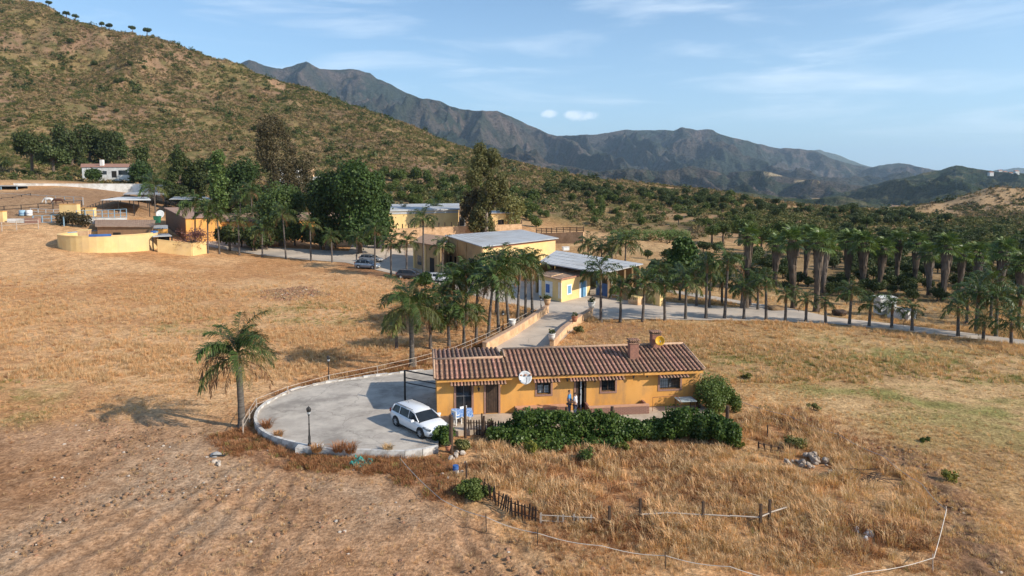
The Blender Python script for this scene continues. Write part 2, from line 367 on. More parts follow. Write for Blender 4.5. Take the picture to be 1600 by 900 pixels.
m_purple = LEAF('plum_leaf', (0.11, 0.045, 0.04), (0.22, 0.10, 0.09), None, 0.7, 0.2)
m_grass = LEAF('dry_grass', (0.58, 0.34, 0.155), (0.86, 0.66, 0.42), (0.58, 0.30, 0.13), 0.8, 0.3)
m_grassr = LEAF('rusty_weeds', (0.30, 0.12, 0.05), (0.50, 0.23, 0.10), (0.36, 0.20, 0.09), 0.85, 0.25)
m_grassg = LEAF('green_weeds', (0.17, 0.19, 0.045), (0.32, 0.30, 0.09), None, 0.7, 0.3)
m_scrub = LEAF('hill_scrub', (0.10, 0.088, 0.035), (0.23, 0.17, 0.075), (0.25, 0.16, 0.10), 0.8, 0.12)
m_scrubg = LEAF('green_scrub', (0.055, 0.072, 0.022), (0.14, 0.145, 0.04), (0.17, 0.15, 0.05), 0.8, 0.15)
m_clod = M('earth_clod', (0.22, 0.12, 0.065), (0.30, 0.18, 0.10), 4, 1.0, rand=0.2)
# ------------------------------------------------------------------ ground regions (world polygons traced from the photo)
def poly(px, z=0.0, terrain=False):
    return [((G(u, v) if terrain else P(u, v, z)).xy) for u, v in px]
def sdist(X, Y, pg):            # signed distance, negative inside
    X = np.asarray(X, float); Y = np.asarray(Y, float); d = np.full(X.shape, 1e9); ins = np.zeros(X.shape, bool); n = len(pg)
    for i in range(n):
        ax, ay = pg[i]; bx, by = pg[(i+1) % n]; ex, ey = bx-ax, by-ay
        t = np.clip(((X-ax)*ex+(Y-ay)*ey)/(ex*ex+ey*ey+1e-9), 0, 1)
        d = np.minimum(d, np.hypot(X-ax-t*ex, Y-ay-t*ey))
        c = ((ay > Y) != (by > Y)) & (X < (bx-ax)*(Y-ay)/((by-ay) if by != ay else 1e-9)+ax)
        ins ^= c
    return np.where(ins, -d, d)
def zone(X, Y, pg, soft): return 1-sstep(-soft, soft, sdist(X, Y, pg))
PATIO = [(684,699),(640,707),(560,705),(500,702),(455,692),(420,681),(403,667),(399,652),(407,638),(424,626),(450,613),(490,602),(540,594),(600,586),(650,580),(676,577)]
patio = poly(PATIO, 0.3)
HA = P(683, 650, 0.3); HB = P(1092, 632, 0.3)            # ends of the house front
HANG = math.atan2(HB.y-HA.y, HB.x-HA.x); HL = (HB-HA).length
ex = Vector((math.cos(HANG), math.sin(HANG), 0)); ey = Vector((-math.sin(HANG), math.cos(HANG), 0))
def HP(x, y): q = HA + ex*x + ey*y; return (q.x, q.y)
Z_DIRT = poly([(-300,690),(150,650),(290,655),(400,665),(480,725),(640,745),(720,790),(860,850),(1000,890),(1040,1010),(-600,1010)])
Z_PALE = poly([(300,670),(400,690),(470,735),(640,755),(700,800),(640,830),(540,780),(430,760),(330,830),(200,900),(60,1000),(-200,1000),(-100,880),(120,780),(240,720)])
Z_GARD = poly([(735,692),(860,700),(1050,700),(1160,668),(1180,628),(1300,650),(1460,775),(1462,865),(1245,896),(1040,858),(860,815),(745,768)])
Z_GARD2 = poly([(735,692),(1160,668),(1180,628),(1340,660),(1560,800),(1700,1010),(900,1010),(840,850),(700,770)])
Z_GRN1 = poly([(1130,545),(1300,535),(1650,575),(1750,720),(1420,668),(1240,610)])
Z_GRN2 = [poly(q) for q in ([(395,478),(480,470),(570,480),(560,508),(420,505)], [(-40,590),(60,595),(95,625),(60,665),(-60,665)], [(120,700),(200,690),(215,712),(140,722)], [(250,505),(340,495),(330,520),(240,525)])]
Z_RUST = [poly(q) for q in ([(388,640),(410,618),(500,590),(620,566),(700,545),(790,512),(845,486),(858,494),(790,530),(720,560),(655,578),(540,592),(450,610),(405,640),(400,668)], [(330,680),(395,672),(480,708),(690,715),(730,770),(690,790),(600,740),(470,735),(380,720)], [(520,404),(620,430),(690,444),(760,470),(750,480),(640,450),(530,415)])]
Z_PADD = poly([(-60,350),(60,352),(120,346),(250,336),(330,322),(330,306),(262,300),(20,299),(-60,303)], 0, True)
Z_THK = poly([(1130,400),(1290,385),(1700,390),(1800,500),(1600,512),(1400,480),(1240,462),(1130,440)])
Z_MOUND = poly([(410,455),(480,448),(505,462),(430,470)])
Z_SOIL = poly([(1360,690),(1420,700),(1510,770),(1560,860),(1600,960),(1480,960),(1490,870),(1475,780),(1400,725)])
Z_REDR = poly([(905,505),(1000,505),(1010,520),(930,530),(900,520)])
Z_BROWNL = poly([(-200,440),(-100,330),(0,335),(110,352),(280,400),(560,425),(700,455),(730,480),(640,520),(300,560),(-100,560)], 0)
ROADPX = {
 'track': [(935,500),(1000,499),(1100,501),(1200,502),(1300,506.5),(1400,516.5),(1500,527.5),(1600,539.5),(1720,554),(1720,545),(1600,532),(1500,519),(1400,507),(1300,496),(1228,481),(1170,473),(1120,464),(1080,458),(1040,452),(1020,452),(1085,464),(1175,478),(1150,481),(1040,472),(1015,462),(955,455)],
 'yard': [(935,500),(930,488),(955,455),(1015,462),(1040,473),(1040,499)],
 'apron': [(855,490),(920,492),(935,500),(955,455),(925,448),(877,440),(845,440),(800,440),(740,430),(690,420),(660,405),(635,380),(608,366),(575,366),(560,378),(545,397),(400,395.5),(300,393),(290,399),(400,404),(540,411),(610,427),(680,443),(760,468),(820,480)],
 'ramp': [(855,490),(922,493),(868,541),(760,560),(735,560),(765,547)]}
def tri_fill(pts2, name, m, z0, step, kind='structure'):
    """flat sheet with its own grid, draped over the smooth terrain"""
    bm = bmesh.new(); vs = [bm.verts.new((x, y, 0)) for x, y in pts2]
    es = [bm.edges.new((vs[i], vs[(i+1) % len(vs)])) for i in range(len(vs))]
    bmesh.ops.triangle_fill(bm, use_beauty=True, edges=es)
    xs = [p[0] for p in pts2]; ys = [p[1] for p in pts2]
    for ax, lo, hi in ((0, min(xs), max(xs)), (1, min(ys), max(ys))):
        c = lo+step
        while c < hi:
            no = Vector((1, 0, 0)) if ax == 0 else Vector((0, 1, 0))
            bmesh.ops.bisect_plane(bm, geom=bm.verts[:]+bm.edges[:]+bm.faces[:], plane_co=no*c, plane_no=no); c += step
    for f in bm.faces:
        if f.normal.z < 0: f.normal_flip()
    V = np.array([v.co for v in bm.verts]); Z = tz_np(V[:, 0], V[:, 1])
    for v, z in zip(bm.verts, Z): v.co.z = z + z0
    me = bpy.data.meshes.new(name); bm.to_mesh(me); bm.free(); me.materials.append(m)
    o = bpy.data.objects.new(name, me); link(o); tag(o, kind=kind); return o
ROADS = {k: poly(v) for k, v in ROADPX.items()}
# smooth the ground under roads and buildings
_tz0 = tz_np
def road_d(X, Y):
    d = np.full(np.asarray(X).shape, 1e9)
    for pg in ROADS.values(): d = np.minimum(d, sdist(X, Y, pg))
    return d
def tz_np(X, Y):
    X = np.asarray(X, float); Y = np.asarray(Y, float)
    z = _tz0(X, Y); m = (Y < 160) & (Y > 20)
    if m.any():
        d = np.full(X.shape, 1e9); d[m] = road_d(X[m], Y[m])
        k = 1-sstep(0.5, 3.0, d); z = z*(1-k) + (base_z(X, Y))*k
        dp = np.full(X.shape, 1e9); dp[m] = sdist(X[m], Y[m], patio)
        z = z*(sstep(0.0, 1.5, dp))
    return z

# ground sheet: a fan of rings, fine near, coarse far
def make_ground():
    rad = np.concatenate([np.geomspace(24, 1600, 560), np.geomspace(1750, 26000, 14)])
    ang = np.linspace(R(-66), R(66), 620)
    A, Rr = np.meshgrid(ang, rad)
    X = Rr*np.sin(A); Y = -18 + Rr*np.cos(A)
    Z = tz_np(X, Y); k = sstep(950, 1450, Rr); Z = Z*(1-k) - 38*k
    dirt = zone(X+ (fbm(X/5, Y/5, 41)-0.5)*6, Y, Z_DIRT, 2.5)
    # ploughed / wheel ruts in the foreground, clods
    nearm = (1-sstep(48, 62, Y))
    th = np.arctan2(X+7.5, 62-Y)                      # ruts fan out from the patio corner
    rut = sstep(0.62, 0.95, np.abs(np.sin(th*110 + 9.0*fbm(X/7, Y/7, 51))))*sstep(0.36, 0.52, fbm(th*9, Y/22, 52, 2))
    Z = Z - nearm*dirt*rut*0.10
    Z = Z + nearm*(0.3+0.7*dirt)*(fbm(X/0.9, Y/0.9, 53, 3, 0.6)-0.5)*0.16
    soil = zone(X+(fbm(X/2, Y/2, 43)-0.5)*3, Y, Z_SOIL, 1.0)
    Z = Z + soil*(fbm(X/0.7, Y/0.7, 57, 3, 0.7)-0.45)*0.5
    dk = sstep(0, 1.2, np.minimum(sdist(X, Y, patio), np.maximum(road_d(X, Y), 0)))
    gard = zone(X+(fbm(X/3, Y/3, 44)-0.5)*4, Y, Z_GARD2, 1.5)
    Z = Z + gard*nearm*(fbm(X/2.2, Y/2.2, 58, 3)-0.5)*0.3
    hx = (X-HA.x)*ex.x+(Y-HA.y)*ex.y; hy = (X-HA.x)*ey.x+(Y-HA.y)*ey.y
    hm = (hx > -1) & (hx < HL+1) & (hy > -4.2) & (hy < 8)
    Z = np.where(hm & (Z > -0.02), np.minimum(Z, -0.02), Z)
    # base colours of the soil and the dry cover
    def c(*a): return np.array(a, float)
    col = np.empty(X.shape+(3,)); n1 = fbm(X/11, Y/11, 61, 5, 0.6)[..., None]; n2 = fbm(X/2.6, Y/2.6, 62, 4, 0.6)[..., None]; n3 = fbm(X/0.6, Y/0.6, 63, 3, 0.6)[..., None]
    def L(a, b, t): return a*(1-t)+b*t
    straw = L(c(.50,.26,.112), c(.63,.38,.19), sstep(.35,.65,n1)); straw = L(straw, c(.40,.205,.095), sstep(.5,.8,n2)*.55)
    straw = L(straw, c(.60,.40,.21), sstep(.62,.85,n3)*.45)
    right = L(c(.44,.27,.125), c(.54,.35,.17), sstep(.4,.62,n1)); right = L(right, c(.25,.15,.07), sstep(.5,.75,n2)*.6)
    rr = sstep(2, 14, X+ (Y-60)*-.02)[..., None]*np.ones(3)
    base = L(straw, right, rr*(1-sstep(150,190,Y))[..., None])
    g1 = zone(X+(fbm(X/6,Y/6,71)-.5)*16, Y+(fbm(X/6,Y/6,72)-.5)*8, Z_GRN1, 5)[..., None]*sstep(.40,.6,fbm(X/5,Y/3,73,4)[..., None])
    for q in Z_GRN2: g1 = np.maximum(g1, zone(X+(fbm(X/3,Y/3,74)-.5)*5, Y, q, 2)[..., None]*sstep(.35,.65,n2)*.7)
    base = L(base, c(.25,.23,.075), g1*.9)
    dcol = L(c(.36,.19,.095), c(.45,.265,.15), sstep(.35,.65,n1)); dcol = L(dcol, c(.24,.125,.065), sstep(.45,.7,n2)*.6); dcol = L(dcol, c(.50,.32,.19), sstep(.6,.8,n3)*.5)
    dcol = L(dcol, c(.17,.10,.06), (rut*nearm)[..., None]*.32)
    base = L(base, dcol, dirt[..., None]*.9)
    base = L(base, L(c(.17,.12,.055), c(.30,.20,.10), sstep(.35,.65,n1)), zone(X, Y, Z_THK, 4.0)[..., None]*.75)
    base = L(base, L(c(.27,.165,.095), c(.36,.23,.13), n1), zone(X+(fbm(X/9,Y/9,78)-.5)*10, Y, Z_PADD, 3.0)[..., None]*.85)
    pale = zone(X+(fbm(X/4,Y/4,75)-.5)*8, Y, Z_PALE, 2.0)[..., None]*sstep(.3,.6,n2)
    base = L(base, c(.44,.30,.19), pale*.75)
    base = L(base, L(c(.48,.235,.105), c(.62,.37,.18), sstep(.35,.65,n2)), gard[..., None]*.8)
    for q in Z_RUST: base = L(base, L(c(.22,.095,.045), c(.36,.19,.10), n3), (zone(X+(fbm(X/2,Y/2,76)-.5)*2, Y, q, 0.8)[..., None])*.7)
    base = L(base, L(c(.30,.13,.06), c(.42,.2,.09), n3), zone(X+(fbm(X/2,Y/2,77)-.5)*6, Y, Z_MOUND, 1.5)[..., None]*.9)
    base = L(base, L(c(.27,.12,.06), c(.42,.24,.12), n2), zone(X, Y, Z_REDR, 1.0)[..., None]*.8)
    base = L(base, L(c(.11,.065,.04), c(.22,.13,.08), n3), soil[..., None]*.85)
    # hillside soils between the scrub
    h1 = fbm(X/40, Y/40, 81, 4)[..., None]; h2 = fbm(X/8, Y/8, 82, 4, .6)[..., None]; h3 = fbm(X/3, Y/3, 83, 3, .7)[..., None]
    hc = L(c(.25,.18,.08), c(.265,.165,.10), sstep(.42,.6,h1)); hc = L(hc, c(.12,.112,.042), sstep(.45,.62,h2)*.8); hc = L(hc, c(.36,.23,.12), sstep(.6,.78,h3)*.55); hc = L(hc, c(.085,.075,.03), sstep(.55,.75,1-h3)*.5)
    tr = np.abs(fbm(X/70, Y/70, 85, 3)-.5)[..., None]; hc = L(hc, c(.42,.28,.16), (1-sstep(.004,.012,tr))*.6)
    pth = sstep(.56,.66,fbm(X/30,Y/14,86,4,.6))[..., None]*sstep(0,60,X)[..., None]; hc = L(hc, c(.44,.27,.14), pth*.75)
    hf = sstep(0, 1, (Y-185+30*sstep(10,50,X))/40 - sstep(-60,-160,X)*.2)[..., None]
    col = L(base, hc, hf)
    tan = np.exp(-(((X-312)/70)**2+((Y-430)/60)**2))[..., None]; col = L(col, L(c(.42,.27,.14), c(.50,.34,.19), h2), sstep(.25,.5,tan)*.9)
    olive = ((1-sstep(30,45,np.abs(X+48)))*(1-sstep(10,22,np.abs(Y-245))))[..., None]; col = L(col, c(.30,.2,.11), olive*.6)
    V = np.stack([X, Y, Z], -1).reshape(-1, 3); nr, na = X.shape
    idx = np.arange(nr*na).reshape(nr, na)
    Fq = np.stack([idx[:-1, :-1], idx[:-1, 1:], idx[1:, 1:], idx[1:, :-1]], -1).reshape(-1, 4)[:, ::-1]
    me = mesh_np('ground', V, Fq, None, True)
    ca = me.color_attributes.new('soil', 'FLOAT_COLOR', 'POINT'); cc = np.ones((len(V), 4), np.float32); cc[:, :3] = np.clip(col.reshape(-1, 3), 0, 1); ca.data.foreach_set('color', cc.ravel())
    m = bpy.data.materials.new('earth_and_dry_cover'); m.use_nodes = True; t = m.node_tree; b = t.nodes['Principled BSDF']; b.inputs['Roughness'].default_value = 1.0; b.inputs['Specular IOR Level'].default_value = 0.1
    at = N(t, 'ShaderNodeVertexColor'); at.layer_name = 'soil'; g = N(t, 'ShaderNodeNewGeometry')
    def nz(s, d=4, r=.6):
        q = N(t, 'ShaderNodeTexNoise'); q.inputs['Scale'].default_value = s; q.inputs['Detail'].default_value = d; q.inputs['Roughness'].default_value = r; t.links.new(g.outputs['Position'], q.inputs['Vector']); return q.outputs[0]
    a1 = nz(5, 5, .7); a2 = nz(1.1, 5, .65)
    cl = mixc(t, 1.0, at.outputs[0], mixc(t, maprange(t, a1, .3, .7), (.62, .58, .55), (1.3, 1.32, 1.36)), 'MULTIPLY')
    cl = mixc(t, 1.0, cl, mixc(t, maprange(t, a2, .3, .7), (.72, .70, .68), (1.2, 1.21, 1.22)), 'MULTIPLY')
    t.links.new(cl, b.inputs['Base Color'])
    bp = N(t, 'ShaderNodeBump'); bp.inputs['Strength'].default_value = .8; bp.inputs['Distance'].default_value = .12
    t.links.new(mathn(t, 'ADD', a1, mathn(t, 'MULTIPLY', a2, 1.5)), bp.inputs['Height']); t.links.new(bp.outputs[0], b.inputs['Normal'])
    me.materials.append(m)
    return tag(ob('ground', me), kind='structure')
make_ground()
tri_fill(ROADS['track'], 'track', m_asph, 0.05, 6)
_y = tri_fill(ROADS['apron'], 'courtyard_road', m_asph, 0.058, 6)
tri_fill(ROADS['yard'], 'yard_paving', m_asph, 0.066, 6)
tri_fill(ROADS['ramp'], 'ramp_drive', m_asph, 0.074, 6)

# ------------------------------------------------------------------ mountains
def mountain(name, sil, Yr, Yf, zf, amp, seed, cols, nu=420, nt=150, scl=420.0, patch=None):
    us = np.array([p[0] for p in sil], float); vs_ = np.array([p[1] for p in sil], float)
    u = np.linspace(us[0], us[-1], nu); v = np.interp(u, us, vs_) + (fbm(u/14, u*0, seed+3, 4)-0.5)*3.2
    s = np.array([ray(a, b)[1] for a, b in zip(u, v)]); zr = CAMZ + s*Yr
    t = np.concatenate([np.linspace(0, 1, nt), np.linspace(1.02, 1.5, 14)])
    U, T = np.meshgrid(u, t); ZR = np.meshgrid(zr, t)[0]
    Y = Yf + (Yr-Yf)*T; X = (U-800)/F*Y
    Hh = np.maximum(ZR-zf, 5)
    wx = (fbm(X/scl/2, Y/scl/2, seed, 3)-0.5)*scl*1.6
    rg = ridged((X+wx+0.25*Y)/scl, (Y)/(scl*2.6), seed+1, 5, 0.55)
    rg2 = ridged((X-wx)/(scl*.45), (Y+wx)/(scl*.8), seed+2, 4, 0.55)
    front = np.clip(T, 0, 1)
    env = (front**0.8)*(1-front)**0.55*2.0
    prof = front**1.15
    Z = zf + Hh*prof + amp*env*((rg-0.70)*1.6 + (rg2-0.66)*0.45)*(0.4+0.6*np.minimum(Hh/Hh.max()*1.5, 1))
    Z = np.minimum(Z, CAMZ + (CAMZ*0 + np.meshgrid(s, t)[0])*Y + np.where(front >= .999, 1e6, -1.0))
    Z = np.where(T > 1, zf + (ZR-zf)*(1-(T-1)*1.6) + (rg2-0.6)*amp*0.05*0, Z)
    n1 = fbm(X/(scl*.5), Y/(scl*.5), seed+5, 4)[..., None]; n2 = fbm(X/(scl*.08), Y/(scl*.08), seed+6, 4, .65)[..., None]
    a, b, c3, c4 = [np.array(q) for q in cols]
    col = a*(1-sstep(.35,.62,n1)) + b*sstep(.35,.62,n1); k = sstep(.5,.72,n2)*.75; col = col*(1-k)+c3*k
    k = sstep(.50,.70,fbm(X/(scl*.25), Y/(scl*.12), seed+8, 4, .6)[..., None])*sstep(.25,.7,front)[..., None]*.8; col = col*(1-k)+c4*k
    if patch:
        for (pu, pv, ru, rv, pc) in patch:
            vv = V0 - F*np.tan(np.arctan2(Z-CAMZ, Y)+TH); uu = U
            d = ((uu-pu)/ru)**2+((vv-pv)/rv)**2 + (fbm(uu/8, vv/3, 5, 3)-.5)*1.2; k = (1-sstep(.6,1.0,d))[..., None]; col = col*(1-k)+np.array(pc)*k
    nr, na = X.shape; idx = np.arange(nr*na).reshape(nr, na)
    Fq = np.stack([idx[:-1, :-1], idx[:-1, 1:], idx[1:, 1:], idx[1:, :-1]], -1).reshape(-1, 4)
    me = mesh_np(name, np.stack([X, Y, Z], -1).reshape(-1, 3), Fq, None, True)
    ca = me.color_attributes.new('soil', 'FLOAT_COLOR', 'POINT'); cc = np.ones((nr*na, 4), np.float32); cc[:, :3] = col.reshape(-1, 3); ca.data.foreach_set('color', cc.ravel())
    m = bpy.data.materials.new(name+'_cover'); m.use_nodes = True; tt = m.node_tree; bb = tt.nodes['Principled BSDF']; bb.inputs['Roughness'].default_value = 1; bb.inputs['Specular IOR Level'].default_value = 0.05
    at = N(tt, 'ShaderNodeVertexColor'); at.layer_name = 'soil'; g = N(tt, 'ShaderNodeNewGeometry')
    q = N(tt, 'ShaderNodeTexNoise'); q.inputs['Scale'].default_value = 30.0/scl*1.2; q.inputs['Detail'].default_value = 6; q.inputs['Roughness'].default_value = .7; tt.links.new(g.outputs['Position'], q.inputs['Vector'])
    cl = mixc(tt, 1.0, at.outputs[0], mixc(tt, maprange(tt, q.outputs[0], .35, .65), (.55, .58, .55), (1.4, 1.38, 1.35)), 'MULTIPLY'); tt.links.new(cl, bb.inputs['Base Color'])
    bp = N(tt, 'ShaderNodeBump'); bp.inputs['Strength'].default_value = 1; bp.inputs['Distance'].default_value = scl/22; tt.links.new(q.outputs[0], bp.inputs['Height']); tt.links.new(bp.outputs[0], bb.inputs['Normal'])
    me.materials.append(m)
    return tag(ob(name, me), kind='structure')
CM = [(.045,.056,.042), (.08,.068,.058), (.026,.036,.028), (.14,.105,.09)]
CG = [(.036,.054,.028), (.068,.074,.04), (.02,.03,.017), (.14,.12,.07)]
S1 = [(240,140),(330,118),(370,106),(386,98),(397,94),(406,96),(420,103),(433,105),(447,108),(462,103),(472,99),(484,96.5),(494,102),(505,107),(522,109),(540,109),(556,108),(568,110),(582,114),(592,122),(612,131),(640,146),(664,154),(690,158),(705,166),(725,171),(742,172),(762,173),(778,174),(792,180),(815,190),(835,199),(855,208),(872,213),(900,222),(950,240),(1000,254),(1060,270),(1130,285),(1200,300)]
S2 = [(700,225),(800,222),(860,213),(900,211),(932,211),(955,206),(975,203),(1010,204),(1050,203.5),(1062,199),(1072,201),(1085,204),(1098,202.5),(1110,203),(1120,208),(1135,214),(1165,220),(1200,229),(1215,232),(1250,233),(1270,236),(1290,246),(1330,257),(1355,262),(1375,258),(1400,255),(1418,257),(1440,263),(1470,267),(1520,274),(1600,285)]
S3 = [(1180,262),(1240,244),(1266,235),(1276,233),(1284,236),(1300,240),(1325,250),(1352,259),(1400,270),(1460,275),(1530,270),(1560,265),(1578,263),(1592,262),(1640,259),(1760,258)]
S4 = [(1180,335),(1250,318),(1300,305),(1340,293),(1380,283),(1420,276),(1440,270),(1462,267),(1478,261),(1490,258),(1503,260),(1525,264),(1545,267),(1560,268),(1580,269),(1600,271),(1650,276),(1750,272),(1900,282)]
S5 = [(560,300),(640,268),(700,262),(740,256),(780,262),(830,250),(880,258),(930,268),(985,262),(1030,268),(1080,259),(1130,270),(1190,266),(1230,277),(1290,283),(1340,290),(1400,298),(1480,310),(1560,322)]
S6 = [(980,322),(1050,312),(1110,306),(1160,300),(1210,306),(1260,312),(1310,306),(1345,314),(1380,322),(1430,326),(1470,330),(1520,324),(1570,316),(1620,308),(1700,300),(1850,296)]
mountain('mountain_range', S1, 5200, 2500, -60, 560, 101, CM, scl=620, nu=520, nt=170)
mountain('mountain_shoulder', S2, 6200, 3300, -60, 520, 111, CM, scl=620, nu=420)
mountain('far_mountain', S3, 9500, 7000, -60, 120, 121, [(.09,.11,.09)]*3+[(.13,.13,.1)], scl=900, nu=240, nt=50)
mountain('foothills', S5, 3000, 1500, -60, 190, 141, CM, scl=300, nu=420, patch=[(1216,272,34,3.6,(.42,.32,.2)), (1262,283,22,2.2,(.36,.27,.16))])
mountain('green_hill', S4, 2300, 1050, -60, 105, 131, CG, scl=230, nu=340)
mountain('valley_hills', S6, 1250, 760, -50, 36, 151, CG, scl=110, nu=340, nt=90)

# ------------------------------------------------------------------ scattering (stuff)
def scatter_object(name, pts, rot, scl, idx, variants, label=None, cat=None):
    me = bpy.data.meshes.new(name); me.from_pydata([tuple(p) for p in pts], [], [])
    for nm, arr, ty in (('rot', rot, 'FLOAT'), ('scl', scl, 'FLOAT'), ('idx', idx, 'INT')):
        a = me.attributes.new(nm, ty, 'POINT'); a.data.foreach_set('value', np.asarray(arr, np.float32 if ty == 'FLOAT' else np.int32))
    o = bpy.data.objects.new(name, me); link(o)
    c = bpy.data.collections.new(name+'_variants')
    for i, vme in enumerate(variants):
        q = bpy.data.objects.new('%s_kind_%02d' % (name, i), vme); c.objects.link(q)
    g = bpy.data.node_groups.new(name+'_nodes', 'GeometryNodeTree')
    g.interface.new_socket('Geometry', in_out='INPUT', socket_type='NodeSocketGeometry'); g.interface.new_socket('Geometry', in_out='OUTPUT', socket_type='NodeSocketGeometry')
    gi = g.nodes.new('NodeGroupInput'); go = g.nodes.new('NodeGroupOutput'); ip = g.nodes.new('GeometryNodeInstanceOnPoints')
    ci = g.nodes.new('GeometryNodeCollectionInfo'); ci.inputs['Collection'].default_value = c; ci.inputs['Separate Children'].default_value = True; ci.inputs['Reset Children'].default_value = True
    def attr(n, ty):
        q = g.nodes.new('GeometryNodeInputNamedAttribute'); q.data_type = ty; q.inputs['Name'].default_value = n; return q.outputs['Attribute']
    cx = g.nodes.new('ShaderNodeCombineXYZ'); g.links.new(attr('rot', 'FLOAT'), cx.inputs[2])
    g.links.new(gi.outputs[0], ip.inputs['Points']); g.links.new(ci.outputs[0], ip.inputs['Instance']); ip.inputs['Pick Instance'].default_value = True
    g.links.new(attr('idx', 'INT'), ip.inputs['Instance Index']); g.links.new(cx.outputs[0], ip.inputs['Rotation']); g.links.new(attr('scl', 'FLOAT'), ip.inputs['Scale'])
    g.links.new(ip.outputs[0], go.inputs[0])
    md = o.modifiers.new('scatter', 'NODES'); md.node_group = g
    return tag(o, label, cat, kind='stuff')
def leaves_np(rs, lobes, n, size, flat=0.0, shell=0.45, squash=1.0, upb=0.2):
    """n folded rhombic leaves spread through the lobes -> V, F"""
    lobes = np.array(lobes, float); vol = (lobes[:, 3]*lobes[:, 4]*lobes[:, 5])**(2/3.); pr = vol/vol.sum()
    li = rs.choice(len(lobes), n, p=pr); d = rs.normal(size=(n, 3)); d /= np.linalg.norm(d, axis=1)[:, None]
    r = shell + (1.05-shell)*rs.random(n)**0.6; r = r*np.where(rs.random(n) < .13, 1.05+.35*rs.random(n), 1)
    c = lobes[li, :3] + d*r[:, None]*lobes[li, 3:6]
    nrm = rs.normal(size=(n, 3))*0.9 + d*0.8 + np.array([0, 0, upb]); nrm /= np.linalg.norm(nrm, axis=1)[:, None]
    a = np.cross(nrm, rs.normal(size=(n, 3))); a /= np.linalg.norm(a, axis=1)[:, None]+1e-9; b = np.cross(nrm, a)
    s = size*(0.6+0.8*rs.random(n))[:, None]
    V = np.stack([c-a*s*.6, c-b*s*.38*squash+nrm*s*.1, c+a*s*.6, c+b*s*.38*squash+nrm*s*.1], 1).reshape(-1, 3)
    return V, np.arange(4*n).reshape(-1, 4)
def tuft(seed, n, h, spread, lean, wid, mat, head=False):
    rs = np.random.RandomState(seed); V = []; Fq = []
    for i in range(n):
        a = rs.random()*6.283; r = spread*math.sqrt(rs.random()); x, y = r*math.cos(a), r*math.sin(a); hh = h*(.5+.6*rs.random())
        a2 = a + rs.normal()*0.8; ln = lean*hh*(.2+rs.random()); dx, dy = math.cos(a2)*ln, math.sin(a2)*ln; wx, wy = -math.sin(a2)*wid, math.cos(a2)*wid
        k = len(V); V += [(x-wx, y-wy, -.03), (x+wx, y+wy, -.03), (x+dx*.4+wx*.8, y+dy*.4+wy*.8, hh*.6), (x+dx*.4-wx*.8, y+dy*.4-wy*.8, hh*.6), (x+dx-wx*.15, y+dy-wy*.15, hh*(.95-lean*.3)), (x+dx+wx*.15, y+dy+wy*.15, hh*(.95-lean*.3))]
        Fq += [(k, k+1, k+2, k+3), (k+3, k+2, k+5, k+4)]
    return mesh_np('tuft', V, Fq, mat)
def scat_pts(rs, n, xr, yr, fn, zoff=0.0):
    X = rs.uniform(*xr, n); Y = rs.uniform(*yr, n); keep = rs.random(n) < fn(X, Y)
    X, Y = X[keep], Y[keep]; return np.stack([X, Y, tz_np(X, Y)+zoff], -1)
def infov(X, Y, m=60): u = 800+F*X/np.maximum(Y, 1); return ((u > -m) & (u < 1600+m)).astype(float)
rs = np.random.RandomState(5)
def blocked(X, Y):
    d = np.minimum(sdist(X, Y, patio), road_d(X, Y))
    hx = (X-HA.x)*ex.x+(Y-HA.y)*ex.y; hy = (X-HA.x)*ey.x+(Y-HA.y)*ey.y
    return ((d > 0.15) & ~((hx > -.3) & (hx < HL+.6) & (hy > -3.0) & (hy < 6.5))).astype(float)
TF = [tuft(1, 26, .55, .28, .5, .011, m_grass), tuft(2, 22, .75, .25, .7, .012, m_grass), tuft(3, 26, .42, .3, .9, .012, m_grass)]
TR = [tuft(11, 26, .5, .3, .8, .012, m_grassr), tuft(12, 30, .35, .3, 1.1, .012, m_grassr)]
TG = [tuft(21, 22, .3, .25, .9, .014, m_grassg)]
SPOTS = [(1264,724,1.6),(1362,748,1.3),(1345,832,.7),(722,712,1.1),(1246,700,.5),(742,776,.6)]
def spots(X, Y):
    k = np.ones(np.shape(X))
    for u, v, r in SPOTS:
        q = P(u, v); k = k*sstep(r*.6, r, np.hypot(X-q.x, Y-q.y+.3))
    return k*(1-.93*zone(X+(fbm(X/2, Y/2, 43)-0.5)*3, Y, Z_SOIL, .8))
def f_tall(X, Y): return spots(X, Y)*zone(X+(fbm(X/2,Y/2,301)-.5)*3, Y, Z_GARD2, 1.2)*(0.12+0.88*sstep(.38,.55,fbm(X/2.6,Y/2.6,302,4)))*infov(X, Y)*blocked(X, Y)
p = scat_pts(rs, 125000, (-8, 62), (19, 52), f_tall)
k = rs.random(len(p)); red = fbm(p[:, 0]/4, p[:, 1]/4, 303)
ix = np.where((red > .55) & (k < .6), 3+(k*37 % 2).astype(int), (k*97 % 3).astype(int)); ix = np.where(k > .985, 5, ix)
ing = zone(p[:, 0], p[:, 1], Z_GARD, 1.0)
sc = (0.45+0.45*ing)*(0.5+0.75*rs.random(len(p)))*(0.45+0.95*fbm(p[:, 0]/3.5, p[:, 1]/3.5, 304))
scatter_object('tall_dry_grass', p, rs.random(len(p))*6.28, sc, ix, TF+TR+TG, 'tall straw and rusty dry grass filling the overgrown garden in front of the house', 'grass')
def f_short(X, Y):
    d = zone(X, Y, Z_DIRT, 2.0); t = zone(X, Y, Z_GARD, 1.0)
    return (1-.80*d)*(1-t)*(0.15+0.85*sstep(.42,.62,fbm(X/6,Y/6,311,4,.6)))*infov(X, Y)*blocked(X, Y)*np.minimum(1, (55/np.maximum(Y, 20))**1.0)*(1-sstep(70,116,Y))*.8
p = scat_pts(rs, 330000, (-75, 75), (19, 120), f_short)
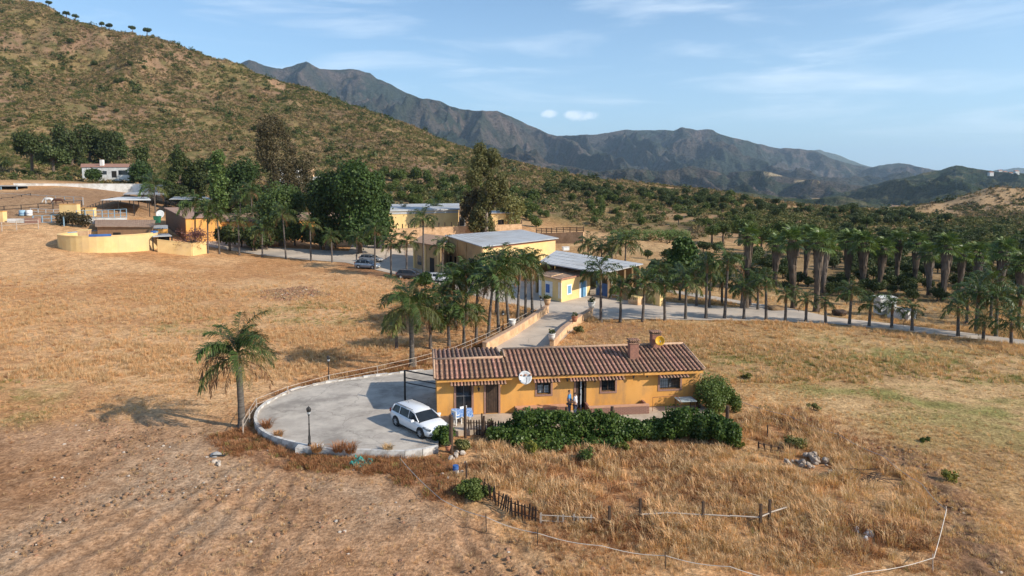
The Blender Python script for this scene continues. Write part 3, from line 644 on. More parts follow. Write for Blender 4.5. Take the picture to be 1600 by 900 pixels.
k = rs.random(len(p)); g = np.zeros(len(p))
g = zone(p[:, 0]+(fbm(p[:,0]/6,p[:,1]/6,71)-.5)*16, p[:, 1], Z_GRN1, 5)*.6
for q in Z_GRN2: g = np.maximum(g, zone(p[:, 0], p[:, 1], q, 2)*.5)
ix = np.where(k < g*.8, 4, np.where(k > .93, 3, (k*97 % 3).astype(int)))
sc = (0.22+0.35*rs.random(len(p)))*(0.7+0.8*(p[:, 1] > 50))
scatter_object('field_stubble', p, rs.random(len(p))*6.28, sc, ix, TF+[TR[1], TG[0]], 'short dry stubble and small tufts over the open fields', 'grass')
def f_rust(X, Y):
    z = np.zeros(X.shape)
    for q in Z_RUST[:2]: z = np.maximum(z, zone(X+(fbm(X/1.5,Y/1.5,321)-.5)*1.5, Y, q, .6))
    return z*sstep(.35,.6,fbm(X/1.6,Y/1.6,322))*blocked(X, Y)
p = scat_pts(rs, 60000, (-20, 6), (28, 90), f_rust)
ix = (rs.random(len(p))*2.3).astype(int)
scatter_object('rusty_roadside_weeds', p, rs.random(len(p))*6.28, .35+.5*rs.random(len(p)), ix, TR+TG, 'rust coloured dead weeds along the kerb and the rail fence', 'weeds')
# clods and stones
def rockmesh(seed, s, mat, sq=.7, sub=2):
    bm = bmesh.new(); bmesh.ops.create_icosphere(bm, subdivisions=sub, radius=s); rr = random.Random(seed)
    off = [rr.uniform(0, 50) for _ in range(3)]
    from mathutils import noise
    for v in bm.verts:
        d = noise.noise(v.co/s*1.3+Vector(off)); v.co *= 1+.45*d; v.co.z *= sq
        v.co.x = round(v.co.x/(s*.35))*(s*.35)*.4+v.co.x*.6
    me = bpy.data.meshes.new('rock'); bm.to_mesh(me); bm.free(); me.materials.append(mat); return me
CL = [rockmesh(i, .09, m_clod) for i in range(3)] + [rockmesh(9, .07, m_stone)]
def f_clod(X, Y): return (np.maximum(zone(X, Y, Z_SOIL, 1)*1.0, np.maximum(zone(X, Y, Z_DIRT, 2)*.35*sstep(.45,.65,fbm(X/2.5,Y/2.5,331)), zone(X+(fbm(X/2,Y/2,77)-.5)*6, Y, Z_MOUND, 1)*.9)))*infov(X, Y)*blocked(X, Y)
p = scat_pts(rs, 200000, (-40, 45), (20, 100), f_clod)
scatter_object('earth_clods', p, rs.random(len(p))*6.28, (.25+1.1*rs.random(len(p))**3)*(1+(p[:, 1] > 70)*1.0), (rs.random(len(p))**.6*3.15).astype(int), CL, 'clods of broken earth and small stones on the bare ground', 'clods')
# scrub on the hillside
def shrubmesh(seed, mat, n=90, s=.28, h=.55, lob=4):
    r = np.random.RandomState(seed); lb = [(r.normal()*.35, r.normal()*.35, .35+.15*r.normal(), .55, .55, h*.8) for _ in range(lob)]
    V, Fq = leaves_np(r, lb, n, s, shell=.3); V[:, 2] = np.maximum(V[:, 2], -.05); return mesh_np('shrub', V, Fq, mat)
m_scrubt = LEAF('tawny_scrub', (.26,.18,.075), (.42,.29,.14), (.30,.19,.11), .8, .12)
SH = [shrubmesh(1, m_scrub), shrubmesh(2, m_scrub, 80), shrubmesh(3, m_scrubg), shrubmesh(4, m_oak, 120, .25, .8, 5), shrubmesh(5, m_scrubt, 70), shrubmesh(6, m_scrubg, 90, .25, .5)]
def f_scr(X, Y):
    u = 800+F*X/Y; pth = sstep(.56,.66,fbm(X/30,Y/14,86,4,.6))*sstep(0,60,X)
    start = 208+25*fbm(X/20, Y/20, 340) - 12*(X < -60) - 62*sstep(5, 40, X) - 22*sstep(50, 80, X)
    return sstep(0, 25, Y-start)*(1-.6*(1-sstep(240,300,Y))*sstep(5,40,X)*(1-sstep(50,85,X)))*(1+1.2*sstep(50,85,X)*(1-sstep(200,300,Y)))*infov(X, Y, 420)*(1-.85*pth)*(.25+.75*sstep(.38,.58,fbm(X/14,Y/14,341,4)))*(1-.92*np.exp(-(((X-312)/62)**2+((Y-430)/50)**2)))
p = scat_pts(rs, 315000, (-600, 480), (150, 620), f_scr)
k = rs.random(len(p)); gz = fbm(p[:, 0]/30, p[:, 1]/30, 342, 3)
gz = np.where((p[:, 0] > 60) & (p[:, 1] < 300), .8, gz)
cz = fbm(p[:, 0]/16, p[:, 1]/16, 345, 3)
ix = np.where(k > .997-.05*sstep(.55,.68,cz), 3, np.where(k < .16+.5*sstep(.42,.56,gz)+.25*(1-sstep(240,330,p[:, 1])), 2+3*(k*1000 % 1 > .5).astype(int), np.where(k < .78, (k*1000 % 2).astype(int), 4)))
sc = (.6+1.15*rs.random(len(p))**2)*(1+1.3*(ix == 3))
scatter_object('hillside_scrub', p, rs.random(len(p))*6.28, sc, ix, SH, 'low olive, tawny and green scrub covering the hillside', 'scrub')
def proj(x, y, z):
    dy = y*math.cos(TH) - (z-CAMZ)*math.sin(TH); dz = y*math.sin(TH) + (z-CAMZ)*math.cos(TH)
    return 800+F*x/dy, V0-F*dz/dy
# ------------------------------------------------------------------ patio
def prism(px, z0, z1, name, m, parent=None):
    n = len(px); mb = MB(); mb.add([(x, y, z1) for x, y in px]+[(x, y, z0) for x, y in px], [tuple(range(n))]+[(i, i+n, (i+1) % n+n, (i+1) % n) for i in range(n)])
    return mb.build(name, m, parent)
_pg = list(patio)
if sum(_pg[i].x*_pg[(i+1) % len(_pg)].y-_pg[(i+1) % len(_pg)].x*_pg[i].y for i in range(len(_pg))) < 0: _pg = _pg[::-1]
a0, a1 = HP(0.2, 0.1), HP(0.2, 4.5)
def smooth_poly(pg, n):
    out = []; L = len(pg)
    for i in range(L-1):
        for k in range(n):
            t = k/n; p0, p1, p2, p3 = pg[max(i-1, 0)], pg[i], pg[i+1], pg[min(i+2, L-1)]
            out.append(Vector((_cr(p0.x, p1.x, p2.x, p3.x, t), _cr(p0.y, p1.y, p2.y, p3.y, t))))
    return out + [pg[-1]]
kline = smooth_poly(list(patio), 4)
slab = [v.copy() for v in kline] + [Vector(a1), Vector(a0), Vector(HP(0.2, -1.6))]
if sum(slab[i].x*slab[(i+1) % len(slab)].y-slab[(i+1) % len(slab)].x*slab[i].y for i in range(len(slab))) < 0: slab = slab[::-1]
pat = prism(slab, -0.5, 0.3, 'patio', m_concrete); tag(pat, kind='structure')
terr = [HP(-0.6, -0.02), HP(-1.0, -3.0), HP(4.2, -2.5), HP(12, -2.6), HP(HL+0.2, -2.4), HP(HL+0.2, -0.02)]
tag(prism([Vector(q) for q in terr], -0.4, 0.296, 'terrace', M('terrace_paving', (.52,.42,.32), (.44,.34,.25), 1.2, .9, .004, dirt=(.36,.28,.2))), kind='structure')
# limewashed kerb: separate stones along the curved edge
kroot = empty('patio_kerb', (kline[0].x, kline[0].y, 0.0), 0, 'low curved kerb of limewashed stones round the concrete patio', 'kerb')
acc = 0; seg = 0.95; cur = kline[0].copy(); pts = [cur]
for i in range(1, len(kline)):
    a, b = kline[i-1], kline[i]; d = (b-a).length; t = seg-acc
    while t <= d: pts.append(a+(b-a)*(t/d)); t += seg
    acc = (acc+d) % seg
for i in range(len(pts)-1):
    a, b = pts[i], pts[i+1]; c = (a+b)/2; an = math.atan2(b.y-a.y, b.x-a.x); L = (b-a).length*(0.985 if i > 8 else .995)
    back = i > len(pts)*0.52
    h = 0.13 if not back else 0.10+rnd.uniform(-.04, .05); wdt = .2 if not back else .24+rnd.uniform(-.03, .06)
    mb = MB(); mb.box((0, 0, (h-.72)/2+.0), (L, wdt, h+.72)); vs = mb.v
    vs = [(x, y*(0.9 if z > 0 else 1), z + (rnd.uniform(-.015, .015) if z > 0 else 0)) for x, y, z in vs]; mb.v = vs
    o = mb.build('kerb_stone', m_kerb, kroot, loc=Vector((c.x, c.y, .3))-kroot.location, rz=an+(rnd.uniform(-.03, .03) if back else 0))
    o.location.z = .3

# ------------------------------------------------------------------ the ochre house
house = empty('farm_house', HA, HANG, 'long low ochre house with a barrel tile roof beside the concrete patio', 'house')
Minv = (Matrix.Translation(HA) @ Matrix.Rotation(HANG, 4, 'Z')).inverted()
CP = Vector((0, 0, CAMZ))
def LF(u, v, y=0.0):            # photo pixel -> house-local point on the plane y
    a, s = ray(u, v); d = Vector((a, 1, s)); o2 = Minv @ CP; d2 = Minv.to_3x3() @ d
    t = (y-o2.y)/d2.y; return o2 + d2*t
ZE = 2.52; OV = 0.42; TN = 0.19
def proj_l(x, y, z): q = HA + ex*x + ey*y; return proj(q.x, q.y, HA.z+z)
def solve_y(x, v):
    y = 0.5
    while y < 9 and proj_l(x, y, ZE+(y+OV)*TN)[1] > v: y += 0.02
    return y
XS = LF(794, 580).x
Y1 = solve_y(LF(740, 570).x, 561.5); Y2 = solve_y(LF(930, 550).x, 543)
print('house', HL, 'ridge y', Y1, Y2, 'XS', XS)
DEP = max(Y2, Y1+2.2)
def wall_holes(L, H, th, holes, name, m, parent):
    xs = sorted({0, L, *[h[0] for h in holes], *[h[1] for h in holes]}); zs = sorted({0, H, *[h[2] for h in holes], *[h[3] for h in holes]})
    def solid(i, j):
        if i < 0 or j < 0 or i >= len(xs)-1 or j >= len(zs)-1: return False
        cx_, cz = (xs[i]+xs[i+1])/2, (zs[j]+zs[j+1])/2
        return not any(h[0] < cx_ < h[1] and h[2] < cz < h[3] for h in holes)
    mb = MB()
    for i in range(len(xs)-1):
        for j in range(len(zs)-1):
            if not solid(i, j): continue
            x0, x1, z0, z1 = xs[i], xs[i+1], zs[j], zs[j+1]
            mb.add([(x0,0,z0),(x1,0,z0),(x1,0,z1),(x0,0,z1)], [(0,1,2,3)]); mb.add([(x0,th,z0),(x1,th,z0),(x1,th,z1),(x0,th,z1)], [(3,2,1,0)])
            if not solid(i-1, j): mb.add([(x0,0,z0),(x0,0,z1),(x0,th,z1),(x0,th,z0)], [(0,1,2,3)])
            if not solid(i+1, j): mb.add([(x1,0,z0),(x1,th,z0),(x1,th,z1),(x1,0,z1)], [(0,1,2,3)])
            if not solid(i, j-1): mb.add([(x0,0,z0),(x0,th,z0),(x1,th,z0),(x1,0,z0)], [(0,1,2,3)])
            if not solid(i, j+1): mb.add([(x0,0,z1),(x1,0,z1),(x1,th,z1),(x0,th,z1)], [(0,1,2,3)])
    return mb.build(name, m, parent)
def hole(u0, u1, v0, v1):
    a, b = LF(u0, v0), LF(u1, v1); return (a.x, b.x, max(b.z, 0.05), min(a.z, ZE-.12))
W1 = hole(712.4, 737, 600, 640); D1 = hole(759, 779, 600, 646); W2 = hole(839, 860.5, 594.5, 615.5); D2 = hole(900, 915.5, 591, 640); W3 = hole(940, 961, 589.5, 611); W4 = hole(1031, 1062.5, 583, 607)
W1 = (W1[0], W1[1], .12, W1[3]); D1 = (D1[0], D1[1], .02, 2.05); D2 = (D2[0], D2[1], .02, 2.08)
HW = ZE-0.06
wall_holes(HL, HW, .35, [W1, D1, W2, D2, W3, W4], 'front_wall', m_plaster, house)
def gable(x0, x1, yr, yb, m, inner=0):
    zt = lambda y: ZE-.09+(y+OV)*TN if y <= yr else ZE-.09+(yr+OV)*TN-(y-yr)*(.02 if inner else TN)
    pr = [(.353, -.3), (yb, -.3), (yb, zt(yb)), (yr, zt(yr)), (.353, zt(.353))]
    mb = MB(); n = 5; mb.add([(x0, y, z) for y, z in pr]+[(x1, y, z) for y, z in pr], [tuple(range(n))[::-1], tuple(range(n, 2*n))]+[(i, (i+1) % n, (i+1) % n+n, i+n) for i in range(n)]); return mb.build('side_wall', m, house)
gable(0, .3, Y1, Y1+2.9, m_plaster, 1); gable(HL-.3, HL, Y2, Y2+.8, m_plaster); gable(XS-.1, XS+.15, Y2, Y2+.5, m_plaster)
MB().b2((.3, Y1+2.6, -.3), (XS-.1, Y1+2.85, zr1-.2 if False else ZE-.1)).build('back_wall', m_plaster, house)
MB().b2((XS+.15, Y2+.45, -.3), (HL-.3, Y2+.75, ZE+Y2*TN-.15)).build('back_wall', m_plaster, house)
MB().b2((.31, .36, .0), (HL-.31, Y1+1.8, .04)).build('floor_slab', m_dark, house)
def slopeslab(x0, x1, ya, za, yb, zb, th, name, m):
    return MB().add([(x0,ya,za-th),(x1,ya,za-th),(x1,yb,zb-th),(x0,yb,zb-th),(x0,ya,za),(x1,ya,za),(x1,yb,zb),(x0,yb,zb)], [(0,3,2,1),(4,5,6,7),(0,1,5,4),(1,2,6,5),(2,3,7,6),(3,0,4,7)]).build(name, m, house)
zr1 = ZE+(Y1+OV)*TN; zr2 = ZE+(Y2+OV)*TN
slopeslab(-.12, XS+.02, -OV, ZE, Y1, zr1, .09, 'roof_deck', m_pan); slopeslab(-.12, XS-.12, Y1, zr1-.003, Y1+3.0, zr1-.06, .09, 'roof_deck', m_pan)
slopeslab(XS+.025, HL+.14, -OV, ZE+.002, Y2, zr2, .09, 'roof_deck', m_pan); slopeslab(XS+.025, HL+.14, Y2, zr2-.003, Y2+1.2, zr2-1.2*TN, .09, 'roof_deck', m_pan)
def course_mesh(L, wd=.20, seed=0, tl=.36):
    rr = random.Random(seed); n = max(1, round(L/tl)); tl = L/n; V = []; Fc = []; q = 6
    for i in range(n):
        r0 = wd/2*(1+rr.uniform(-.03, .03)); r1 = r0*.84; y0 = i*tl; y1 = y0+tl*1.16 if i < n-1 else L; zl = .035+rr.uniform(-.006, .008); dx = rr.uniform(-.008, .008)
        k = len(V)
        for (y, r, zz) in ((y0, r0, zl), (y1, r1, .0)):
            for s in range(q+1):
                an = math.pi*s/q; V.append((dx+math.cos(an)*r, y, zz+math.sin(an)*r*.82))
        for s in range(q): Fc.append((k+s, k+s+1, k+q+2+s, k+q+1+s))
        c = len(V); V.append((dx, y0, zl-.02)); 
        for s in range(q): Fc.append((k+s+1, k+s, c, c))
    V2 = [tuple(v) for v in V]; F3 = [f if f[2] != f[3] else f[:3] for f in Fc]
    me = bpy.data.meshes.new('tile_course'); me.from_pydata(V2, [], F3); me.materials.append(m_tile)
    me.polygons.foreach_set('use_smooth', [True]*len(me.polygons)); me.update(); return me
def lay(x0, x1, ya, za, yb, zb, pitch=.295):
    L = math.hypot(yb-ya, zb-za); an = math.atan2(zb-za, yb-ya); ms = [course_mesh(L+.1, .185, s) for s in range(4)]
    n = int((x1-x0)/pitch); dirn = Vector((0, math.cos(an), math.sin(an)))
    for i in range(n+1):
        o = ob('tile_course', ms[rnd.randrange(4)], house, (x0+i*(x1-x0)/n+rnd.uniform(-.012, .012), ya-.1*dirn.y+rnd.uniform(-.02, .02), za-.1*dirn.z+.004)); o.rotation_euler = (an, 0, 0)
lay(0.0, XS-.14, -OV, ZE, Y1, zr1)
def lay_back(x0, x1, ya, za, yb, zb, pitch=.295):
    L = math.hypot(yb-ya, zb-za); an = math.atan2(zb-za, yb-ya); ms = [course_mesh(L, .205, s+9) for s in range(3)]
    n = int((x1-x0)/pitch)
    for i in range(n+1):
        o = ob('tile_course', ms[rnd.randrange(3)], house, (x0+i*(x1-x0)/n, yb, zb+.004)); o.rotation_euler = (-an, 0, math.pi)
lay_back(0.0, XS-.25, Y1, zr1, Y1+3.0, zr1-.06)
lay(XS+.15, HL+.02, -OV, ZE, Y2, zr2)
# mortar ridges and verges
def strip(pts, r, name='ridge_cap'): return MB().tube(pts, r, 8).build(name, m_mortar, house, smooth=True)
strip([(-.14, Y1, zr1+.07), (XS-.1, Y1, zr1+.07)], .095); strip([(XS+.02, Y2, zr2+.07), (HL+.16, Y2, zr2+.07)], .09)
strip([(-.15, -OV, ZE+.05), (-.15, Y1, zr1+.06), (-.15, Y1+3.0, zr1-.01)], .075, 'verge'); strip([(XS+.03, Y1, zr1+.12), (XS+.03, Y2, zr2+.06)], .07, 'verge')
strip([(HL+.17, -OV, ZE+.05), (HL+.17, Y2, zr2+.06)], .07, 'verge')
MB().b2((-.02, -.34, ZE-.27), (HL+.03, -.003, ZE-.10)).build('cornice', m_plaster, house)
MB().b2((HL-3.9, -.39, ZE-.29), (HL+.05, -.344, ZE-.12)).build('cornice', m_plaster, house)
def window_(h, kind='glass'):
    x0, x1, z0, z1 = h; t = .12
    w_ = MB().b2((x0-t, -.035, z0-t), (x1+t, .06, z0)).b2((x0-t, -.033, z1), (x1+t, .06, z1+.07)).b2((x0-t, -.03, z0), (x0, .06, z1)).b2((x1, -.03, z0), (x1+t, .06, z1)).build('window', m_brickp, house)
    MB().b2((x0, .20, z0), (x1, .22, z1)).build('pane', m_glass, w_)
    f = MB()
    for xx in (x0+.03, (x0+x1)/2, x1-.03): f.b2((xx-.03, .15, z0), (xx+.03, .195, z1))
    for zz in (z0+.03, z1-.03): f.b2((x0, .148, zz-.03), (x1, .193, zz+.03))
    f.build('frame', m_darkwood, w_)
    if kind != 'dark': MB().b2((x0+.08, .197, z0+.06), ((x0+x1)/2-.05, .199, z1-.35)).b2(((x0+x1)/2+.06, .197, z0+.06), (x1-.1, .199, z1-.4)).build('curtain', m_curtain, w_)
    g = MB()
    n = max(3, int((x1-x0)/.14))
    for i in range(n+1): g.box((x0+(x1-x0)*i/n, .02, (z0+z1)/2), (.014, .014, z1-z0))
    for i in range(1, 4): g.box(((x0+x1)/2, .02, z0+(z1-z0)*i/4), (x1-x0, .012, .014))
    g.build('grille', m_iron, w_); return w_
window_(W2); window_(W3, 'dark'); 
w4 = window_(W4, 'dark'); MB().b2((W4[0]+.05, .196, W4[2]+.05), (W4[0]+.8, .199, W4[3]-.3)).build('curtain', m_curtain, w4)
# wide glazed opening and doors
w1 = MB().b2((W1[0]-.13, -.03, W1[2]), (W1[0], .06, W1[3])).b2((W1[1], -.03, W1[2]), (W1[1]+.13, .06, W1[3])).b2((W1[0]-.13, -.033, W1[3]), (W1[1]+.13, .06, W1[3]+.07)).build('window', m_brickp, house, )
MB().b2((W1[0], .2, W1[2]), (W1[1], .22, W1[3])).build('pane', m_glass, w1); MB().b2((W1[0], .15, 1.15), (W1[1], .19, 1.2)).b2(((W1[0]+W1[1])/2-.02, .152, W1[2]), ((W1[0]+W1[1])/2+.02, .192, W1[3])).build('frame', m_shutter, w1)
d1 = MB().b2((D1[0]+.02, .05, D1[2]), (D1[1]-.02, .11, D1[3])).build('door', m_darkwood, house)
for k in range(5): MB().b2((D1[0]+.06+k*(D1[1]-D1[0]-.1)/5, .035, D1[2]+.05), (D1[0]+.04+(k+.8)*(D1[1]-D1[0]-.1)/5, .0499, D1[3]-.05)).build('board', m_darkwood, d1)
MB().b2((D1[0]-.12, -.03, 0), (D1[0], .05, D1[3]+.06)).b2((D1[1], -.03, 0), (D1[1]+.12, .05, D1[3]+.06)).build('door_frame', m_brickp, house)
d2 = MB().b2((D2[0]+.30, .06, D2[2]), (D2[1]-.28, .1, D2[3])).build('door', m_curtain, house); MB().box((D2[1]-.36, .045, 1.0), (.03, .03, .12)).build('handle', m_iron, d2)
MB().b2((D2[0], -.02, 0), (D2[0]+.16, .07, D2[3])).b2((D2[1]-.14, -.02, 0), (D2[1]+.02, .07, D2[3])).build('door_frame', m_darkwood, house)
MB().b2((D2[0]-.13, -.04, 0), (D2[0]-.003, .05, D2[3])).build('door_frame', m_brickp, house)
# little tiled canopies over the openings
ct = course_mesh(.62, .15, 77, .34)
for (u0, u1, v) in ((705, 788, 593), (834, 871, 587.5), (890, 928, 583), (934, 971, 581.5), (1029, 1070, 579)):
    a, b = LF(u0, v), LF(u1, v); zc = min(LF((u0+u1)/2, v, -.2).z, ZE-.28); L = b.x-a.x
    cn = MB().add([(0,0,.0),(L,0,.0),(L,-.55,-.17),(0,-.55,-.17),(0,0,-.04),(L,0,-.04),(L,-.55,-.21),(0,-.55,-.21)], [(3,2,1,0),(4,5,6,7),(2,3,7,6),(0,4,7,3),(1,2,6,5)]).build('canopy', m_darkwood, house, loc=(a.x, -.004, zc))
    n = int(L/.2); an = math.atan2(.17, .55)
    for i in range(n+1):
        o = ob('canopy_tile', ct, cn, (i*L/n, -.6, -.18)); o.rotation_euler = (an, 0, 0)
# chimneys
def chimney(u0, u1, v0, v1, yy, capz=.22):
    a, b = LF(u0, v1, yy), LF(u1, v0, yy); zb = ZE+(yy+OV)*TN-.12; wx = b.x-a.x
    c = MB().b2((a.x, yy, zb), (b.x, yy+wx, b.z-capz)).build('chimney', m_brick, house)
    k = MB(); k.b2((a.x-.05, yy-.05, b.z-capz+.002), (b.x+.05, yy+wx+.05, b.z-capz+.06))
    for i in range(4):
        for j in (0, 1): k.box((a.x+(i+.5)*wx/4, yy+.06+j*(wx-.12), b.z-capz+.12), (.05, .06, .13))
    k.b2((a.x-.07, yy-.07, b.z-capz+.187), (b.x+.07, yy+wx+.07, b.z-.0)); k.build('chimney_cap', m_tile, c)
    for i in range(5): ob('cap_tile', course_mesh(wx+.2, .13, i, .4), c, (a.x+i*wx/4, yy-.1, b.z))
    return c
yc1 = 1.25; chimney(984.5, 998.5, 532, 566, yc1); chimney(1019.5, 1033, 519.5, 537, Y2-.55, .14)
# dishes
def dish(name, c, r, facing, m, label, arm_to, parent=None):
    d = Vector(facing).normalized(); Mq = d.to_track_quat('Z', 'Y').to_matrix().to_4x4()
    root = empty(name, c, 0, label, 'satellite dish')
    MB().lathe([(0.001, -.10*r/.42), (r*.5, -.07*r/.42), (r*.8, -.03), (r, 0.03), (r*.99, .045), (r*.78, -.01), (r*.48, -.05), (0.001, -.075)], n=24, M=Mq).build('reflector', m, root, smooth=True)
    e = Mq.to_3x3() @ Vector((0, -r*.2, r*1.0)); f0 = Mq.to_3x3() @ Vector((0, -r*.9, .02))
    MB().tube([f0, e], .018, 5).build('feed_arm', m_iron, root); MB().tube([e, e-d*.1], .045, 8).build('receiver', m_curtain, root)
    MB().tube([-d*.08*r/.42, Vector(arm_to)-Vector(c)], .03, 6).build('bracket', m_iron, root); return root
def HW3(x, y, z): return HA + ex*x + ey*y + Vector((0, 0, z))
q = LF(820.5, 590, -.55); dish('satellite_dish', HW3(q.x, q.y, q.z), .43, (.25, -.9, .5), M('grey_dish_paint', (.52,.53,.54), (.44,.45,.46), 3, .5), 'grey satellite dish on the front wall of the ochre house', HW3(q.x, .0, q.z-.25))
q = LF(1031, 532.5, Y2-.85); dish('satellite_dish', HW3(q.x, q.y, q.z), .33, (-.1, -.9, .28), M('yellow_dish_paint', (.75,.40,.02), (.68,.36,.02), 3, .5), 'yellow satellite dish beside the chimney at the ridge of the tiled roof', HW3(q.x, Y2-.3, zr2))
# wires, wall lamp, stair-like brick planter
def HB2(x0, y0, z0, x1, y1, z1, name, m, label, cat):
    o = MB().b2((x0, y0, z0), (x1, y1, z1)).build(name, m); o.location = HA; o.rotation_euler = (0, 0, HANG); tag(o, label, cat); return o
a, b = LF(921, 627, -1.25), LF(1014, 638, -1.25)
pl = empty('brick_planter', HW3(a.x, -1.3, 0), HANG, 'low red brick planter wall with a peach coping under the right windows of the house', 'planter')
MB().b2((0, 0, 0), (b.x-a.x, .12, .50)).b2((.0, .12, 0), (.12, 1.25, .50)).b2((b.x-a.x-.12, .12, 0), (b.x-a.x, 1.25, .50)).build('brickwork', m_brick, pl)
MB().b2((-.03, -.03, .503), (b.x-a.x+.03, .34, .56)).build('coping', M('peach_coping', (.58,.32,.2), (.5,.27,.17), 3, .9), pl)
nb = int((b.x-a.x)/.27)
bm_ = MB().box((0, 0, 0), (.25, .02, .062)).build('brick', m_brickp, pl); me_b = bm_.data; bm_.location = (.14, -.008, .04)
for r_ in range(6):
    for i in range(nb):
        if (r_, i) == (0, 0): continue
        ob('brick', me_b, pl, (.14+i*.27+(.12 if r_ % 2 else 0), -.008, .04+r_*.082))
a, b = LF(806, 630, -.3), LF(884, 640, -.3)
bench = empty('masonry_bench', HW3(a.x, -.42, 0), HANG, 'low brick bench along the wall between the satellite dish and the front door', 'bench')
MB().b2((0, 0, 0), (b.x-a.x, .40, .38)).build('base', m_brick, bench); MB().b2((-.02, -.03, .383), (b.x-a.x+.02, .41, .44)).build('seat', M('peach_seat', (.58,.32,.2), (.5,.27,.17), 3, .9), bench)
def wall_lamp(u, v, label):
    q = LF(u, v); r = empty('wall_lamp', HW3(q.x, -.02, q.z), HANG, label, 'wall lamp')
    MB().tube([(0, 0, .0), (0, -.14, .12), (0, -.26, .06)], .016, 5).build('bracket', m_iron, r)
    MB().lathe([(.02, .06), (.09, .03), (.07, -.02), (.045, -.17), (.001, -.2)], (0, -.26, 0), 6).build('lantern', m_iron, r)
wall_lamp(747.5, 605, 'black wall lantern between the glazed opening and the dark boarded door'); wall_lamp(885, 590, 'black wall lantern just left of the open front door'); wall_lamp(928, 591, 'black wall lantern between the front door and the next window')
wall_lamp(988, 585.5, 'small black lamp on the bare wall right of the middle window'); wall_lamp(1009, 583.5, 'small black lamp near the eaves left of the rightmost window')
# rusty pipe frame and tin topped table at the right end
a = LF(1020, 621, -.9); b = LF(1058, 620, -.9)
pf_ = empty('pipe_frame', HW3(a.x, -.9, 0), HANG, 'thin rusty pipe frame standing against the right end of the front wall', 'frame')
Lx = b.x-a.x
MB().tube([(0, 0, 0), (0, 0, a.z), (Lx, 0, a.z+.05)], .022, 6).build('hoop', m_rust, pf_); MB().tube([(Lx, 0, 0), (Lx, 0, a.z+.05), (Lx, -.9, a.z-.2)], .022, 6).build('hoop', m_rust, pf_)
a, b = LF(1060, 628, -1.3), LF(1087, 628, -1.3)
tb = empty('work_table', HW3(a.x, -1.5, 0), HANG, 'table topped with a pale tin sheet at the right end of the ochre house', 'table')
MB().b2((0, 0, .72), (b.x-a.x, .95, .76)).build('table_top', M('galvanised_tin', (.42,.47,.47), (.35,.4,.4), 2, .5), tb)
for i in (0, 1):
    for j in (0, 1): MB().b2((.04+i*(b.x-a.x-.12), .04+j*.85, 0), (.08+i*(b.x-a.x-.12), .08+j*.85, .718)).build('leg', m_darkwood, tb)
q = LF(1090, 632, -.6)
HB2(q.x-.06, -.75, -.3, q.x+.14, -.5, 1.35, 'gate_post', m_darkwood, 'dark timber gate post at the right corner of the ochre house', 'post')
# carport frame on the patio by the left end
b1 = P(633, 628, .3); b2 = P(668, 612, .3); hcp = PY(633, 578, b1.y).z-.3
cp = empty('carport_frame', (b1.x, b1.y, .3), 0, 'dark steel carport frame reaching from a post to the shaded end of the house', 'frame')
hd = Vector(HP(-.05, 1.4)) - b1.xy; hd2 = Vector((hd.x, hd.y, 0))
MB().box((0, 0, hcp/2), (.12, .12, hcp)).build('post', m_iron, cp); MB().tube([(0, 0, hcp-.03), hd2+Vector((0, 0, hcp-.03))], .05, 4).build('beam', m_iron, cp)
MB().tube([(0, 0, hcp-.52), hd2+Vector((0, 0, hcp-.52))], .035, 4).build('rail', m_iron, cp)
MB().tube([(0, 0, hcp-.85), hd2+Vector((0, 0, hcp-.85))], .035, 4).build('rail', m_iron, cp)
# ------------------------------------------------------------------ other buildings
def gz(q): return tz(q[0], q[1])
def quad_building(name, label, cat, corners, zb, wmat, rmat, over=.35, roof_th=.14, wall_names=None, wmats=None, roofname='roof'):
    """corners: four roof corner points (x,y,z) going round; walls drop to zb"""
    c0 = Vector(corners[0]); root = empty(name, (c0.x, c0.y, zb), 0, label, cat); o = Vector((c0.x, c0.y, zb)); cs = [Vector(c)-o for c in corners]
    cen = sum(cs, Vector())/4
    for i in range(4):
        a, b = cs[i], cs[(i+1) % 4]; t = (b-a).xy.normalized(); n = Vector((t.y, -t.x)) ; 
        if n.dot((cen-(a+b)/2).xy) < 0: n = -n
        th = .25; A, B = Vector((a.x, a.y)), Vector((b.x, b.y)); A2, B2 = A+n*th+t*th*(1 if i % 2 else 0), B+n*th-t*th*(1 if i % 2 else 0)
        if i % 2: A, B = A+t*th, B-t*th
        mb = MB(); z0 = -1.0; mb.add([(A.x,A.y,z0),(B.x,B.y,z0),(B2.x,B2.y,z0),(A2.x,A2.y,z0),(A.x,A.y,a.z-.02),(B.x,B.y,b.z-.02),(B2.x,B2.y,b.z-.02),(A2.x,A2.y,a.z-.02)], [(0,1,2,3),(4,5,6,7),(0,1,5,4),(1,2,6,5),(2,3,7,6),(3,0,4,7)])
        mb.build('wall', (wmats or {}).get(i, wmat), root)
    rc = [c + Vector(((c-cen).x, (c-cen).y, 0)).normalized()*over*1.4 for c in cs]
    MB().add([c+Vector((0, 0, 0)) for c in rc]+[c+Vector((0, 0, roof_th)) for c in rc], [(3,2,1,0),(4,5,6,7)]+[(i, (i+1) % 4, (i+1) % 4+4, i+4) for i in range(4)]).build(roofname, rmat, root)
    root['_o'] = 0; del root['_o']
    return root, cs
